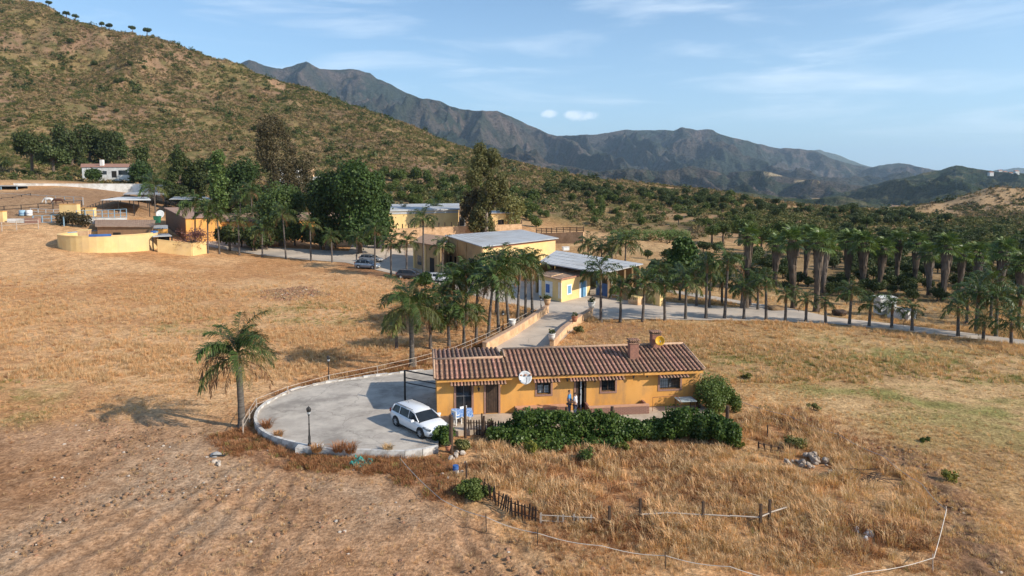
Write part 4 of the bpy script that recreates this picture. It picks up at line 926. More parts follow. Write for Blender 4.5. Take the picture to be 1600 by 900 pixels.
def on_wall(root, a, b, s0, s1, z0, z1, name, m, out=.03, parent=None, depth=.06):
    """panel on the wall a->b between fractions s0..s1, heights z0..z1"""
    t = Vector((b.x-a.x, b.y-a.y, 0)); n = Vector((t.y, -t.x, 0)).normalized()
    if n.y > 0: n = -n
    p0 = Vector((a.x, a.y, 0))+t*s0; p1 = Vector((a.x, a.y, 0))+t*s1
    vs = []
    for off in (-.02, out):
        for p_, z in ((p0, z0), (p1, z0), (p1, z1), (p0, z1)): vs.append(p_+n*off+Vector((0, 0, z)))
    return MB().add(vs, [(3,2,1,0),(4,5,6,7),(0,1,5,4),(1,2,6,5),(2,3,7,6),(3,0,4,7)]).build(name, m, parent or root)
def ribs(root, c, n, m, r=.014):
    """standing seams across a sheet roof quad c[0..3]"""
    pr = None
    for i in range(1, n):
        t = i/n; a = c[0].lerp(c[1], t)+Vector((0, 0, .145)); b = c[3].lerp(c[2], t)+Vector((0, 0, .145))
        MB().tube([a, b], r, 4).build('roof_sheet_seam', m, root)
# big barn
bc = [P(755, 386, 5.2), P(868, 373, 5.2), P(814, 360, 5.6), P(700, 368.5, 5.6)]
for q in bc: q.z = bc[0].z if q in bc[:2] else 5.6
barn, cs = quad_building('barn', 'big yellow barn with a pale grey sheet roof in the middle of the yard', 'barn', bc, 0.0, m_plaster_pale, m_metalroof, .4, wmats={3: m_plaster_tan_shade})  # left wall takes the darker plaster: its shade is put into the colour
ribs(barn, cs, 16, m_metalroof)
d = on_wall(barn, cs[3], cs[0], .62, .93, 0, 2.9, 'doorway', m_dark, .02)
on_wall(barn, cs[3], cs[0], .05, .12, .9, 2.3, 'window', m_glass, .03); on_wall(barn, cs[3], cs[0], .2, .27, .9, 2.3, 'window', m_glass, .03)
for s in (.02, .30, .56, .985): on_wall(barn, cs[3], cs[0], s-.012, s+.012, 0, 5.0, 'pilaster', m_plaster_tan_shade, .18)  # pilasters share the wall's colour, darkened to show shade
on_wall(barn, cs[0], cs[1], 0, 1, 4.9, 5.15, 'fascia', m_rust, .06)
# stable wing left of barn
sc_ = [P(690, 386, 4.6), P(706, 371, 4.6), P(664, 366.5, 4.6), P(646, 378, 4.6)]
for q in sc_: q.z = 4.6
stb, cs = quad_building('stable', 'tan stable block with pilasters joined to the left of the big barn', 'stable', sc_, 0, m_plaster_tan_shade, m_farttile, .3)
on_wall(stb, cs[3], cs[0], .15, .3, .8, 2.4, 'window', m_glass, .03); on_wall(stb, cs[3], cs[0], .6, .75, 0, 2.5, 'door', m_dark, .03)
for s in (.03, .45, .9): on_wall(stb, cs[3], cs[0], s-.02, s+.02, 0, 4.4, 'pilaster', m_plaster_pale, .15)
# open shed with grey roof
sh = [P(943, 428, 3.6), P(1005, 413.5, 3.6), P(869, 392.5, 4.1), P(841, 411, 4.1)]
o0 = Vector((sh[0].x, sh[0].y, 0)); shed = empty('open_shed', o0, 0, 'wide open sided shed with a grey sheet roof right of the big barn', 'shed'); cs = [q-o0 for q in sh]
MB().add(cs+[c+Vector((0, 0, .14)) for c in cs], [(3,2,1,0),(4,5,6,7)]+[(i, (i+1) % 4, (i+1) % 4+4, i+4) for i in range(4)]).build('roof', m_metalroof, shed); ribs(shed, [cs[0], cs[1], cs[2], cs[3]], 5, m_metalroof)
ribs(shed, [cs[3], cs[0], cs[1], cs[2]], 14, m_metalroof)
for i in range(6):
    t = i/5; p_ = cs[0].lerp(cs[1], t)
    if 0 < i < 5: MB().box((p_.x-.4, p_.y+.3, 1.8), (.22, .22, 3.6)).build('post', m_plaster_tan_shade, shed)
for (pa, pb, h_, mm) in ((cs[1], cs[2], 3.4, m_plaster_tan_shade), (cs[2], cs[3], 3.4, m_plaster_tan_shade)):
    A = Vector((pa.x, pa.y, 0)); B = Vector((pb.x, pb.y, 0)); dd = B-A; L = dd.length; MB().box(((A+B)/2+Vector((-.3, -.4, h_/2-.3))), (L*.97, .22, h_+.6), math.atan2(dd.y, dd.x)).build('back_wall', mm, shed)
# low wall and blue gate in front of the shed
wa, wb = P(930, 461.5), P(1022, 477); dd = wb-wa; L = dd.length; an = math.atan2(dd.y, dd.x)
lw = empty('yard_wall', wa, an, 'tan yard wall running along the front of the open shed', 'wall')
MB().b2((2.2, 0, -.3), (L, .25, 1.7)).build('wall', m_plaster_tan_shade, lw); MB().b2((2.15, -.06, 1.7), (L+.05, .31, 1.8)).build('coping', m_peach, lw); MB().b2((L, -.2, -.3), (L+1.0, .5, 1.95)).build('pier', m_plaster_pale, lw)
bg_ = empty('yard_gate', wa+Vector((math.cos(an), math.sin(an), 0))*.2, an, 'blue metal gate between the small tiled building and the tan yard wall', 'gate')
MB().b2((0, 0, .1), (.92, .06, 1.75)).build('leaf', m_dkblue, bg_); MB().b2((.98, 0, .1), (1.9, .06, 1.75)).build('leaf', m_dkblue, bg_)
for x in (-.06, 1.94): MB().b2((x, -.03, 0), (x+.1, .09, 1.95)).build('post', m_blue, bg_)
q = P(992, 476); bx_ = empty('feed_trough', q, an, 'peach rendered box trough standing by the tan yard wall', 'trough'); MB().b2((-.75, -.4, 0), (.75, .5, .95)).build('basin', m_peach, bx_); MB().b2((-.8, -.45, .95), (.8, .55, 1.03)).build('rim', m_plaster_pale, bx_)
q = P(962, 466.5); bx_ = empty('wall_bench', q, an, 'small white bench against the tan yard wall under the shed', 'bench'); MB().b2((-.7, -.2, .42), (.7, .25, .5)).build('seat', m_white, bx_)
for s in (-.6, .6): MB().b2((s-.06, -.15, 0), (s+.06, .2, .42)).build('leg', m_white, bx_)
# small pale building with brown tiled roof
A = P(877, 473); Lc = P(842, 464.5); Rc = P(922, 461.5); Bk = Lc+(Rc-A)
tops = [Vector((q.x, q.y, h_)) for q, h_ in ((Rc, 2.85), (A, 2.85), (Lc, 2.95), (Bk, 3.3))]; tops = [tops[1], tops[0], tops[3], tops[2]]
sb, cs = quad_building('tack_room', 'small pale yellow building with a brown tiled roof and blue door at the end of the shed', 'building', tops, 0, m_plaster_pale, m_farttile, .22, .1)
on_wall(sb, cs[0], cs[1], .66, .83, 0.05, 2.1, 'door', m_blue, .04); on_wall(sb, cs[0], cs[1], .60, .655, 0.05, 2.1, 'shutter', m_whitepaint, .05); on_wall(sb, cs[0], cs[1], .835, .87, 0.05, 2.1, 'shutter', m_whitepaint, .05)
on_wall(sb, cs[0], cs[1], .18, .34, .8, 2.1, 'window', m_whitepaint, .04); on_wall(sb, cs[0], cs[1], .21, .31, .95, 1.95, 'pane', m_blue, .055)
on_wall(sb, cs[3], cs[0], .30, .62, .5, 2.4, 'window', m_whitepaint, .04); on_wall(sb, cs[3], cs[0], .33, .5, .9, 2.0, 'pane', m_dkblue, .06); on_wall(sb, cs[3], cs[0], .88, 1.0, .5, 2.5, 'trim', m_whitepaint, .03); on_wall(sb, cs[3], cs[0], .0, .12, .3, 2.3, 'trim', m_whitepaint, .03)
for i in range(1, 14):
    t = i/14; MB().tube([cs[0].lerp(cs[1], t)+Vector((0, 0, .12)), cs[3].lerp(cs[2], t)+Vector((0, 0, .12))], .05, 4).build('tile_row', m_farttile, sb)
MB().tube([cs[0]+Vector((0, -.1, .13)), cs[1]+Vector((0, -.1, .13))], .08, 6).build('gutter', m_terracotta, sb); MB().tube([cs[0].lerp(cs[3], .45)+Vector((0, 0, .16)), cs[1].lerp(cs[2], .45)+Vector((0, 0, .16))], .06, 6).build('ridge_cap', m_peach, sb)
q = P(884, 391, 4.2); t = empty('roof_tank', q, .3, 'small white tank on the back corner of the open shed roof', 'tank'); MB().b2((-.5, -.3, 0), (.5, .3, .5)).build('tank', m_whitepaint, t); MB().b2((-.55, -.35, .5), (.55, .35, .56)).build('lid', m_white, t)
# far yellow building and terrace wall
def PG(u, v, Y): q = PY(u, v, Y); return q
yb = [PG(600, 328, 150), PG(716, 328, 158), PG(716, 320, 176), PG(600, 320, 168)]
for q in yb[:2]: q.z = 8.6
for q in yb[2:]: q.z = 9.3
fb, cs = quad_building('warehouse', 'long plain yellow building with a grey roof edge behind the terrace wall', 'warehouse', yb, 3.0, m_plaster_pale, m_metalroof, .3, .35)
on_wall(fb, cs[0], cs[1], .0, 1.0, 5.0, 5.4, 'fascia', m_metalroof, .12)
q = PG(722, 350, 160); ac = empty('air_unit', (q.x, q.y, 4.6), 0, 'grey air unit at the right end of the far yellow building', 'air conditioner'); MB().b2((-.7, -.5, 0), (.7, .5, 2.2)).build('casing', m_metalroof, ac); MB().b2((-.5, -.53, .3), (.5, -.503, 1.8)).build('grille', m_iron, ac)
def wall_run(name, label, px, Ys, h, th, m, mc, cat='wall', zf=None):
    pts = [PG(u, v, Y) for (u, v), Y in zip(px, Ys)]; r = empty(name, pts[0], 0, label, cat)
    for a, b in zip(pts[:-1], pts[1:]):
        d = b-a; an = math.atan2(d.y, d.x); c = (a+b)/2-pts[0]; L = d.xy.length
        sl = d.z; T = Matrix.Rotation(an, 4, 'Z')
        vs = []
        for x, z in ((-L/2, -sl/2), (L/2, sl/2)):
            for y in (-th/2, th/2):
                for zz in (-1.2, h): vs.append(T @ Vector((x, y, z+zz))+c)
        MB().add(vs, [(0,1,3,2),(4,6,7,5),(0,4,5,1),(2,3,7,6),(0,2,6,4),(1,5,7,3)]).build('wall_panel', m, r)
        vs = []
        for x, z in ((-L/2-.03, -sl/2), (L/2+.03, sl/2)):
            for y in (-th/2-.05, th/2+.05):
                for zz in (h, h+.09): vs.append(T @ Vector((x, y, z+zz))+c)
        MB().add(vs, [(0,1,3,2),(4,6,7,5),(0,4,5,1),(2,3,7,6),(0,2,6,4),(1,5,7,3)]).build('coping', mc, r)
    return r, pts
tw, tp = wall_run('terrace_wall', 'peach terrace wall topped with short posts below the far yellow building', [(600,373),(700,369),(815,364)], (146,150,156), 2.0, .35, m_peach, m_peach)
for i in range(22):
    t = i/21; p_ = tp[0].lerp(tp[1], t*2) if t < .5 else tp[1].lerp(tp[2], t*2-1)
    if i % 1 == 0: MB().box(p_-tp[0]+Vector((0, 0, 2.5)), (.2, .2, 1.1)).build('post', m_darkwood, tw)
# white low wall strip between, arena wall right and wood fence
aw, ap = wall_run('arena_wall', 'low peach wall below the timber rail fence behind the barn', [(838,373),(870,372),(912,371)], (150,147,143), 1.1, .3, m_peach, m_peach)
wf = empty('paddock_fence', ap[0], 0, 'dark timber post and rail fence above the low peach wall behind the barn', 'fence')
for i in range(9):
    t = i/8; p_ = (ap[0].lerp(ap[1], t*2) if t < .5 else ap[1].lerp(ap[2], t*2-1))-ap[0]; MB().box(p_+Vector((0, .3, 1.3)), (.16, .16, 2.0)).build('post', m_darkwood, wf)
for h_ in (1.45, 1.8, 2.15): MB().tube([Vector((0, .3, h_)), ap[1]-ap[0]+Vector((0, .3, h_)), ap[2]-ap[0]+Vector((0, .3, h_))], .07, 4).build('rail', m_darkwood, wf)
# far yellow cube behind the eucalyptus
q = PG(765, 345, 172); r_ = [Vector((q.x, q.y, 7.2)), Vector((q.x+6, q.y+1, 7.2)), Vector((q.x+6, q.y+8, 7.4)), Vector((q.x, q.y+8, 7.4))]
r_, cs = quad_building('pump_house', 'small yellow building glimpsed behind the tall eucalyptus', 'building', r_, 3.0, m_plaster_pale, m_metalroof); on_wall(r_, cs[0], cs[1], .35, .6, 1.2, 2.6, 'window', m_glass)

# long yellow building behind the left palm row
Yl = 148
lb = [PG(285, 350, Yl), PG(590, 350, Yl+14), PG(590, 343, Yl+26), PG(285, 343, Yl+12)]
for q in lb[:2]: q.z = 6.3
for q in lb[2:]: q.z = 7.4
lb_, cs = quad_building('stable_range', 'long ochre stable range shaded by the row of palms along the left road', 'stable', lb, .6, m_plaster, m_farttile, .5, .2)
for i in range(16):
    s = .02+i*.062
    on_wall(lb_, cs[0], cs[1], s-.006, s+.006, 0, 5.5, 'pilaster', m_plaster, .35)
    if i % 2 == 0: on_wall(lb_, cs[0], cs[1], s+.018, s+.042, 0, 2.6, 'stall_door', m_darkwood, .04)
    else: on_wall(lb_, cs[0], cs[1], s+.02, s+.04, 1.2, 2.4, 'window', m_glass, .04)
on_wall(lb_, cs[0], cs[1], .0, 1., 3.5, 3.75, 'canopy_edge', m_darkwood, .9)
# brown gabled shed with pinkish roof
q0, q1 = PG(250, 350, 150), PG(290, 352, 146)
g_ = [PG(290, 338, 140), PG(345, 336, 146), PG(320, 327, 160), PG(258, 328, 154)]
g_[0].z = 7.6; g_[1].z = 7.6; g_[2].z = 9.2; g_[3].z = 9.2
gs, cs = quad_building('hay_barn', 'brown walled barn with a dusty pink tiled roof behind the bare reddish tree', 'barn', g_, 2.0, m_plaster, m_terracotta if False else M('dusty_pink_tile', (.38,.24,.18), (.30,.19,.145), 2, .95, .01), .3, .15, wmats={3: M('brown_board_wall', (.17,.10,.06), (.13,.08,.05), 3, .9)})
# yellow cube piece
g_ = [PG(240, 357, 135), PG(262, 357, 136), PG(262, 352, 146), PG(240, 352, 145)]
for q in g_: q.z = 5.8
quad_building('feed_store', 'small flat roofed ochre store between the round pen and the stable range', 'building', g_, 2.0, m_plaster, m_metalroof, .1, .12)
g_ = [PG(238, 361, 126), PG(268, 360, 128), PG(263, 356, 134), PG(238, 357, 132)]
for q in g_: q.z = 4.9
lt = empty('lean_to', (g_[0].x, g_[0].y, 2.0), 0, 'grey sheet roofed lean to on dark posts beside the round pen', 'shed'); o_ = Vector((g_[0].x, g_[0].y, 2.0)); cs = [q-o_ for q in g_]
MB().add(cs+[c+Vector((0, 0, .12)) for c in cs], [(3,2,1,0),(4,5,6,7)]+[(i, (i+1) % 4, (i+1) % 4+4, i+4) for i in range(4)]).build('roof', m_metalroof, lt)
for c in cs: MB().box((c.x, c.y, c.z/2-.6), (.18, .18, c.z+1.1)).build('post', m_iron, lt)
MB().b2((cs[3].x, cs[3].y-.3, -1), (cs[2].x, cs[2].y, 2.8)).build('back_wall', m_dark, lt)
y_w, yp = wall_run('garden_wall', 'low ochre wall under the bare reddish tree right of the round pen', [(247,394),(300,400),(322,396)], [G(*q).y for q in ((247,394),(300,400),(322,396))], 2.3, .3, m_plaster_pale, m_plaster_pale)

# round pen
pc = PG(169, 372, 126.0); pz = 2.6; PR = 8.15; pcx, pcy = PG(169, 380, 127).x, 127.5
pen = empty('round_pen', (pcx, pcy, pz), 0, 'round yellow walled horse pen on the left edge of the field', 'horse pen')
segs = 44
for i in range(segs):
    a0_, a1_ = 2*math.pi*i/segs, 2*math.pi*(i+1)/segs; vs = []
    mid = (a0_+a1_)/2
    for a in (a0_, a1_):
        for r in (PR, PR-.3):
            for z in (-2.0, 2.9): vs.append((r*math.cos(a), r*math.sin(a), z))
    MB().add(vs, [(0,1,3,2),(4,6,7,5),(0,4,5,1),(2,3,7,6),(0,2,6,4),(1,5,7,3)]).build('wall_panel', m_plaster_pale, pen)
    vs = []; blue = -.62 < (math.pi*1.5-mid)/1.0 < 9 and mid > math.pi*1.53 or mid < .2
    for a in (a0_, a1_):
        for r in (PR+.06, PR-.36):
            for z in (2.905, 3.05+(.25 if blue and mid < math.pi*1.72 else 0)): vs.append((r*math.cos(a), r*math.sin(a), z))
    MB().add(vs, [(0,1,3,2),(4,6,7,5),(0,4,5,1),(2,3,7,6),(0,2,6,4),(1,5,7,3)]).build('coping', m_dkblue if blue and mid < math.pi*1.72 else (m_palblue if blue or mid < math.pi else m_plaster_pale), pen)
# tiled hut inside / behind the pen
h_ = [PG(152, 354, 131), PG(238, 356, 131), PG(240, 345, 143), PG(150, 343, 144)]
h_[0].z = 6.5; h_[1].z = 6.4; h_[2].z = 7.05; h_[3].z = 7.05
hut, cs = quad_building('pen_shelter', 'brown shelter with a wide tiled roof standing over the back of the round pen', 'shelter', h_, 2.8, M('brown_stucco', (.33,.19,.10), (.27,.155,.085), 1, .95), m_farttile, .35, .12)
for i in range(1, 26):
    t = i/26; MB().tube([cs[0].lerp(cs[1], t)+Vector((0, 0, .12)), cs[3].lerp(cs[2], t)+Vector((0, 0, .12))], .05, 4).build('tile_row', m_farttile, hut)
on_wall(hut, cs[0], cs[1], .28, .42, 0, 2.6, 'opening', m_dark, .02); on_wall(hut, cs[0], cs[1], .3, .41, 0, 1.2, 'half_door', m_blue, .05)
q = PG(133, 368, 125.5); t = empty('tapered_tower', (q.x, q.y, 3.2), .2, 'peach tapered block standing on the left rim of the round pen', 'block')
MB().add([(-.65,-.6,-.5),(.55,-.6,-.5),(.55,.6,-.5),(-.65,.6,-.5),(-1.0,-.8,3.0),(.8,-.8,3.0),(.8,.8,3.0),(-1.0,.8,3.0)], [(3,2,1,0),(4,5,6,7),(0,1,5,4),(1,2,6,5),(2,3,7,6),(3,0,4,7)]).build('block', m_peach, t); MB().b2((-1.05,-.85,3.0),(.85,.85,3.12)).build('cap', m_plaster_pale, t)
# white shade roofs on posts
def canopy(px, Y0, Y1, z, label, mat_, drop=2.6):
    c = [PG(px[0], 313, Y0), PG(px[1], 313, Y0), PG(px[3], 307, Y1), PG(px[2], 307, Y1)]
    c[0].z = c[1].z = z; c[2].z = c[3].z = z+.35; zb = gz(((c[0].x+c[1].x)/2, (Y0+Y1)/2)); o_ = Vector((c[0].x, c[0].y, zb)); r = empty('shade_canopy', o_, 0, label, 'canopy', 'white canopies above the horse pens'); cs = [q-o_ for q in c]
    MB().add(cs+[q+Vector((0, 0, .1)) for q in cs], [(3,2,1,0),(4,5,6,7)]+[(i, (i+1) % 4, (i+1) % 4+4, i+4) for i in range(4)]).build('sheet', mat_, r)
    for i in range(4):
        for j in (0, 1):
            a = (cs[0] if j == 0 else cs[3]).lerp(cs[1] if j == 0 else cs[2], .04+i*.307); MB().box((a.x, a.y, a.z/2-.5), (.13, .13, a.z+.96)).build('post', m_iron, r)
canopy((157, 236, 186, 232), 157, 172, PY(200, 313, 157).z, 'white shade canopy on dark posts above the blue railed pens', m_whitepaint)
canopy((264, 332, 272, 322), 168, 182, PY(300, 312, 168).z, 'grey white sheet canopy behind the palm left of the hay barn', m_metalroof)
canopy((192, 262, 200, 268), 178, 190, PY(220, 304, 178).z, 'narrow grey canopy farther up the slope behind the white one', m_metalroof)
# blue rails
def rail_fence(name, label, px, Ys, h, m, rails=2, step=2.2, r=.05, rp=.06, group=None, bars=0):
    pts = [Vector((ray(u, 0)[0]*0, 0, 0)) for u, v in px]; pts = []
    for (u, v), Y in zip(px, Ys):
        if Y is None: q = G(u, v)
        else: q = PY(u, v, Y)
        pts.append(q)
    root = empty(name, pts[0], 0, label, 'fence', group); o_ = pts[0]
    acc = []
    for a, b in zip(pts[:-1], pts[1:]):
        n = max(1, round((b-a).length/step)); acc += [a.lerp(b, i/n) for i in range(n)]
    acc.append(pts[-1])
    if bars:
        n2 = []
        for a, b in zip(acc[:-1], acc[1:]): n2 += [a]
    pm = MB().box((0, 0, h/2-.1), (rp*2, rp*2, h+.2)).build('post', m, root); pm.location = (0, 0, 0)
    for q in acc[1:]: ob('post', pm.data, root, q-o_)
    for k in range(rails): MB().tube([q-o_+Vector((0, 0, h*(1-k*.42)-.04)) for q in acc], r, 5).build('rail', m, root)
    return root
rail_fence('pen_railing', 'pale blue metal railing on a white plinth behind the tiled pen shelter', [(120,343),(160,342),(198,340)], (144,146,147), 1.9, m_palblue, 3, 1.35, .05, .06)
wall_run('plinth_wall', 'white plinth wall below the pale blue railing', [(122,346),(198,344)], (143,146), .45, .4, m_white, m_white)
rail_fence('pen_railing', 'pale blue pen railing left of the big plant by the yellow block', [(52,350),(95,348),(100,352)], (140,141,138), 1.7, m_palblue, 3, 1.9, .05, .08)
rail_fence('corral_fence', 'dark corral rails in front of the grazing horses', [(-20,336),(60,330),(128,325)], (150,152,156), 1.7, m_iron, 2, 3.3)
rail_fence('corral_fence', 'grey corral rails beyond the horses, nearest the white boundary wall', [(-20,312),(60,316),(130,320)], (172,168,160), 1.8, m_metalroof, 2, 3.3)
rail_fence('corral_fence', 'dark corral rails running uphill from the pale blue railing to the horses', [(128,338),(150,328),(176,318)], (148,160,172), 1.6, m_iron, 2, 2.6)
rail_fence('corral_fence', 'grey corral rails between the drums and the ochre block', [(48,336),(84,338),(104,336)], (149,149,150), 1.5, m_metalroof, 3, 2.0)
rail_fence('corral_fence', 'dark corral rails at the left edge below the field shelter', [(-15,322),(20,318),(48,312)], (160,163,168), 1.6, m_iron, 2, 2.6)
rail_fence('corral_fence', 'weathered corral fence lowest on the slope at the left edge', [(-20,362),(26,358),(60,356)], (132,133,135), 1.6, m_rail, 2, 3.0)
for (u, v, Y, w_, hh, lab) in ((110,341,147,5.4,3.0,'ochre block behind the dark plant left of the blue railing'),(5,345,140,1.2,1.9,'ochre pier at the left edge of the photo by the corral'),(137,337,151,4.6,1.7,'low ochre trough wall behind the pale blue railing')):
    q = PY(u, v, Y); r = empty('ochre_block', q, 0, lab, 'masonry block'); MB().b2((-w_*.35, -.6, -1.5), (w_*.35, .6, hh)).build('block', m_plaster_pale, r); MB().b2((-w_*.35-.05, -.65, hh), (w_*.35+.05, .65, hh+.1)).build('cap', m_plaster, r)
q = PY(32, 346, 140); r = empty('water_trough', q, 0, 'long pale concrete water trough between the corral posts', 'trough'); MB().b2((-2.4, -.5, -.4), (1.2, .5, .55)).build('basin', m_white, r); MB().b2((1.25, -.6, -.4), (4.0, .6, .7)).build('pad', m_brickp, r)
for i, (u, lab) in enumerate(((35, 'dark blue and white drum left of its pair in the corral'), (46, 'white drum right of its pair in the corral'))):
    q = PY(u, 337, 146); r = empty('water_drum', q, .3, lab, 'drum'); MB().lathe([(.001, 0), (.55, 0), (.6, .1), (.6, 1.1), (.5, 1.2), (.001, 1.2)], n=14).build('drum', m_whitepaint if i else m_palblue, r, smooth=True); MB().lathe([(.61, .5), (.64, .55), (.61, .6)], n=14).build('hoop', m_dkblue, r)
# blocks with slab roof at far left top
q = PY(10, 301, 182); r = empty('field_shelter', q, 0, 'low flat topped field shelter at the left edge below the white wall', 'shelter'); MB().b2((-5, -2, 1.7), (4.5, 2, 1.95)).build('roof', m_metalroof, r)
for x in (-4, 0, 4.2): MB().b2((x-.1, -1.9, -1), (x+.1, -1.7, 1.7)).build('post', m_palblue, r)
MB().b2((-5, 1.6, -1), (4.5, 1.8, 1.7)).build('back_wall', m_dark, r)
# white sphere dish and green bin on the shelter corner
q = PY(250, 334.5, 146); dish('satellite_dish', q, .85, (.1, -.9, .2), m_whitepaint, 'round white dish on a pole left of the brown walled barn', (q.x, q.y+.1, q.z-2.6))
q = PY(246, 348, 143); r = empty('green_bin', q, 0, 'green plastic bin below the round white dish', 'bin'); MB().add([(-.45,-.4,0),(.45,-.4,0),(.45,.4,0),(-.45,.4,0),(-.6,-.5,1.3),(.6,-.5,1.3),(.6,.5,1.3),(-.6,.5,1.3)], [(3,2,1,0),(4,5,6,7),(0,1,5,4),(1,2,6,5),(2,3,7,6),(3,0,4,7)]).build('body', M('green_plastic', (.03,.16,.09), (.025,.13,.07), 3, .5), r); MB().b2((-.64,-.54,1.3),(.64,.54,1.4)).build('lid', M('green_lid', (.025,.13,.07), (.02,.10,.06), 3, .5), r)
# white boundary wall
wall_run('boundary_wall', 'long white boundary wall across the slope above the horse pens', [(22,296.5),(80,297),(150,297),(215,297),(268,300)], (190,192,194,196,196), 1.75, .3, m_white, m_white)
# white cottage
c4 = [PG(128, 264, 228), PG(205, 266, 228), PG(205, 259, 236), PG(128, 257.5, 236)]
for q in c4[:2]: q.z = 20.0
for q in c4[2:]: q.z = 21.3
ct_, cs = quad_building('white_cottage', 'low white cottage with a faded red roof at the foot of the hillside', 'cottage', c4, 16.6, m_white, M('faded_red_tile', (.38,.19,.13), (.30,.16,.11), 2, .95), .3, .12)
on_wall(ct_, cs[0], cs[1], .60, .70, 0, 2.2, 'door', m_dark); on_wall(ct_, cs[0], cs[1], .74, .92, .9, 2.4, 'window', m_glass); on_wall(ct_, cs[0], cs[1], .15, .25, 1, 2.2, 'window', m_glass); on_wall(ct_, cs[0], cs[1], .42, .5, 1, 2.2, 'window', m_glass)
MB().b2((cs[0].x+4.2, cs[0].y+3, 3), (cs[0].x+5.2, cs[0].y+4, 6.0)).build('chimney', m_white, ct_)
for (u, v, Y, w_, lab) in ((437, 277, 235, 6, 'white house corner showing through the dark trees at the hill foot'), (480, 291, 225, 4.5, 'small pale house with a pinkish tower behind the dark ficus trees')):
    q = PY(u, v, Y); k = [q+Vector((0, 0, 0)), q+Vector((w_, 0, 0)), q+Vector((w_, 6, 0)), q+Vector((0, 6, 0))]; z_ = q.z+3.0
    for c in k: c.z = z_
    r, cs = quad_building('hill_house', lab, 'house', k, q.z-2, m_white, m_white, .1, .15); on_wall(r, cs[0], cs[1], .3, .6, 2.8, 4.0, 'window', m_glass)
    if u == 480: MB().b2((.2, .5, 4.9), (1.8, 2.2, 8.0)).build('tower', m_peach, r)
# right side things
q = P(1382, 493); r = empty('white_shed', q, 0, 'small white box cabin at the left end of the pale trough beside the track', 'cabin'); MB().b2((-.9, -.7, .25), (.9, .7, 2.1)).build('body', m_white, r); MB().b2((-1.0, -.8, 2.1), (1.0, .8, 2.2)).build('roof', m_white, r); MB().b2((-.5, -.73, .5), (.1, -.703, 1.5)).build('door', m_metalroof, r)
a, b = P(1386, 497), P(1419, 502); d = b-a; r = empty('stock_trough', a, math.atan2(d.y, d.x), 'long pale rendered trough beside the track near the right', 'trough'); L = d.length
MB().b2((0, -.1, -.2), (L, .15, 1.1)).b2((0, 1.8, -.2), (L, 2.0, 1.1)).b2((L-.25, .15, -.2), (L, 1.8, 1.1)).b2((0, .15, -.2), (.25, 1.8, 1.1)).build('basin', m_white, r); MB().b2((.25, .15, .75), (L-.25, 1.8, .8)).build('water', m_glass, r)
tag(ob('boulder', rockmesh(31, .9, m_darkwood, .8, 3), None, P(1311, 492)), 'dark boulder lying at the edge of the track behind the small palms', 'boulder')
tag(ob('boulder', rockmesh(32, 1.1, m_clod, .5, 3), None, P(1210, 483)), 'low brown heap where the two tracks meet', 'heap')
# far white houses on the green hill
rh = random.Random(3)
for i, (u, v) in enumerate(((1562,268),(1570,270),(1579,272),(1588,269),(1548,271))):
    q = PY(u, v, 2200-40*i); o_ = MB().b2((-6, -5, -8), (6, 5, 3)).build('hillside_house', m_white, None, loc=q); tag(o_, '%s tiny white house from the left on the distant green hill' % ordn([1,2,3,4,0][i]), 'house', 'white houses on the distant green hill')
    MB().add([(-6.5,-5.5,3),(6.5,-5.5,3),(6.5,5.5,3),(-6.5,5.5,3),(-5,0,5.5),(5,0,5.5)], [(0,1,5,4),(1,2,5),(2,3,4,5),(3,0,4)]).build('roof', m_terracotta, o_)
# ramp walls with pots
def pot(q, s, label, plant=True, m=None):
    r = empty('plant_pot', q, 0, label, 'plant pot'); MB().lathe([(.001, 0), (.16*s, 0), (.26*s, .3*s), (.24*s, .42*s), (.3*s, .45*s), (.3*s, .5*s), (.25*s, .5*s), (.2*s, .45*s), (.001, .43*s)], n=12).build('pot', m or m_terracotta, r, smooth=True)
    if plant:
        V, Fq = leaves_np(np.random.RandomState(int(q.x*10) % 999), [(0, 0, .62*s, .25*s, .25*s, .22*s)], 60, .14*s); ob('plant', mesh_np('plant', V, Fq, m_oak), r)
    return r
_, wl = wall_run('ramp_wall', 'rough peach wall along the left side of the ramp, longer of the two', [(757,551),(800,527),(830,507),(855,489)], [P(*q).y for q in ((757,551),(800,527),(830,507),(855,489))], .85, .38, m_peach, m_mortar)
_, wr = wall_run('ramp_wall', 'rough peach wall along the right side of the ramp down to the house', [(862,545),(880,524),(900,508),(924,493)], [P(*q).y for q in ((862,545),(880,524),(900,508),(924,493))], .75, .38, m_peach, m_mortar)
U9 = Vector((0, 0, .92))
pot(wl[-1]+U9, 1.5, 'terracotta pot on the far end of the left ramp wall', m=m_peach); pot(wr[-1]+U9*.9, 1.5, 'pale pot with a spiky plant on the far end of the right ramp wall', m=m_white)
pot(wr[0].lerp(wr[-1], .52)+U9*.9, 1.2, 'red terracotta pot halfway along the right ramp wall'); pot(wr[0]+U9*.9, 1.2, 'white pot at the near end of the right ramp wall, just above the tiled roof', m=m_white); pot(wl[0].lerp(wl[-1], .38)+U9, 1.3, 'white pot with no plant on the left ramp wall', False, m_white)
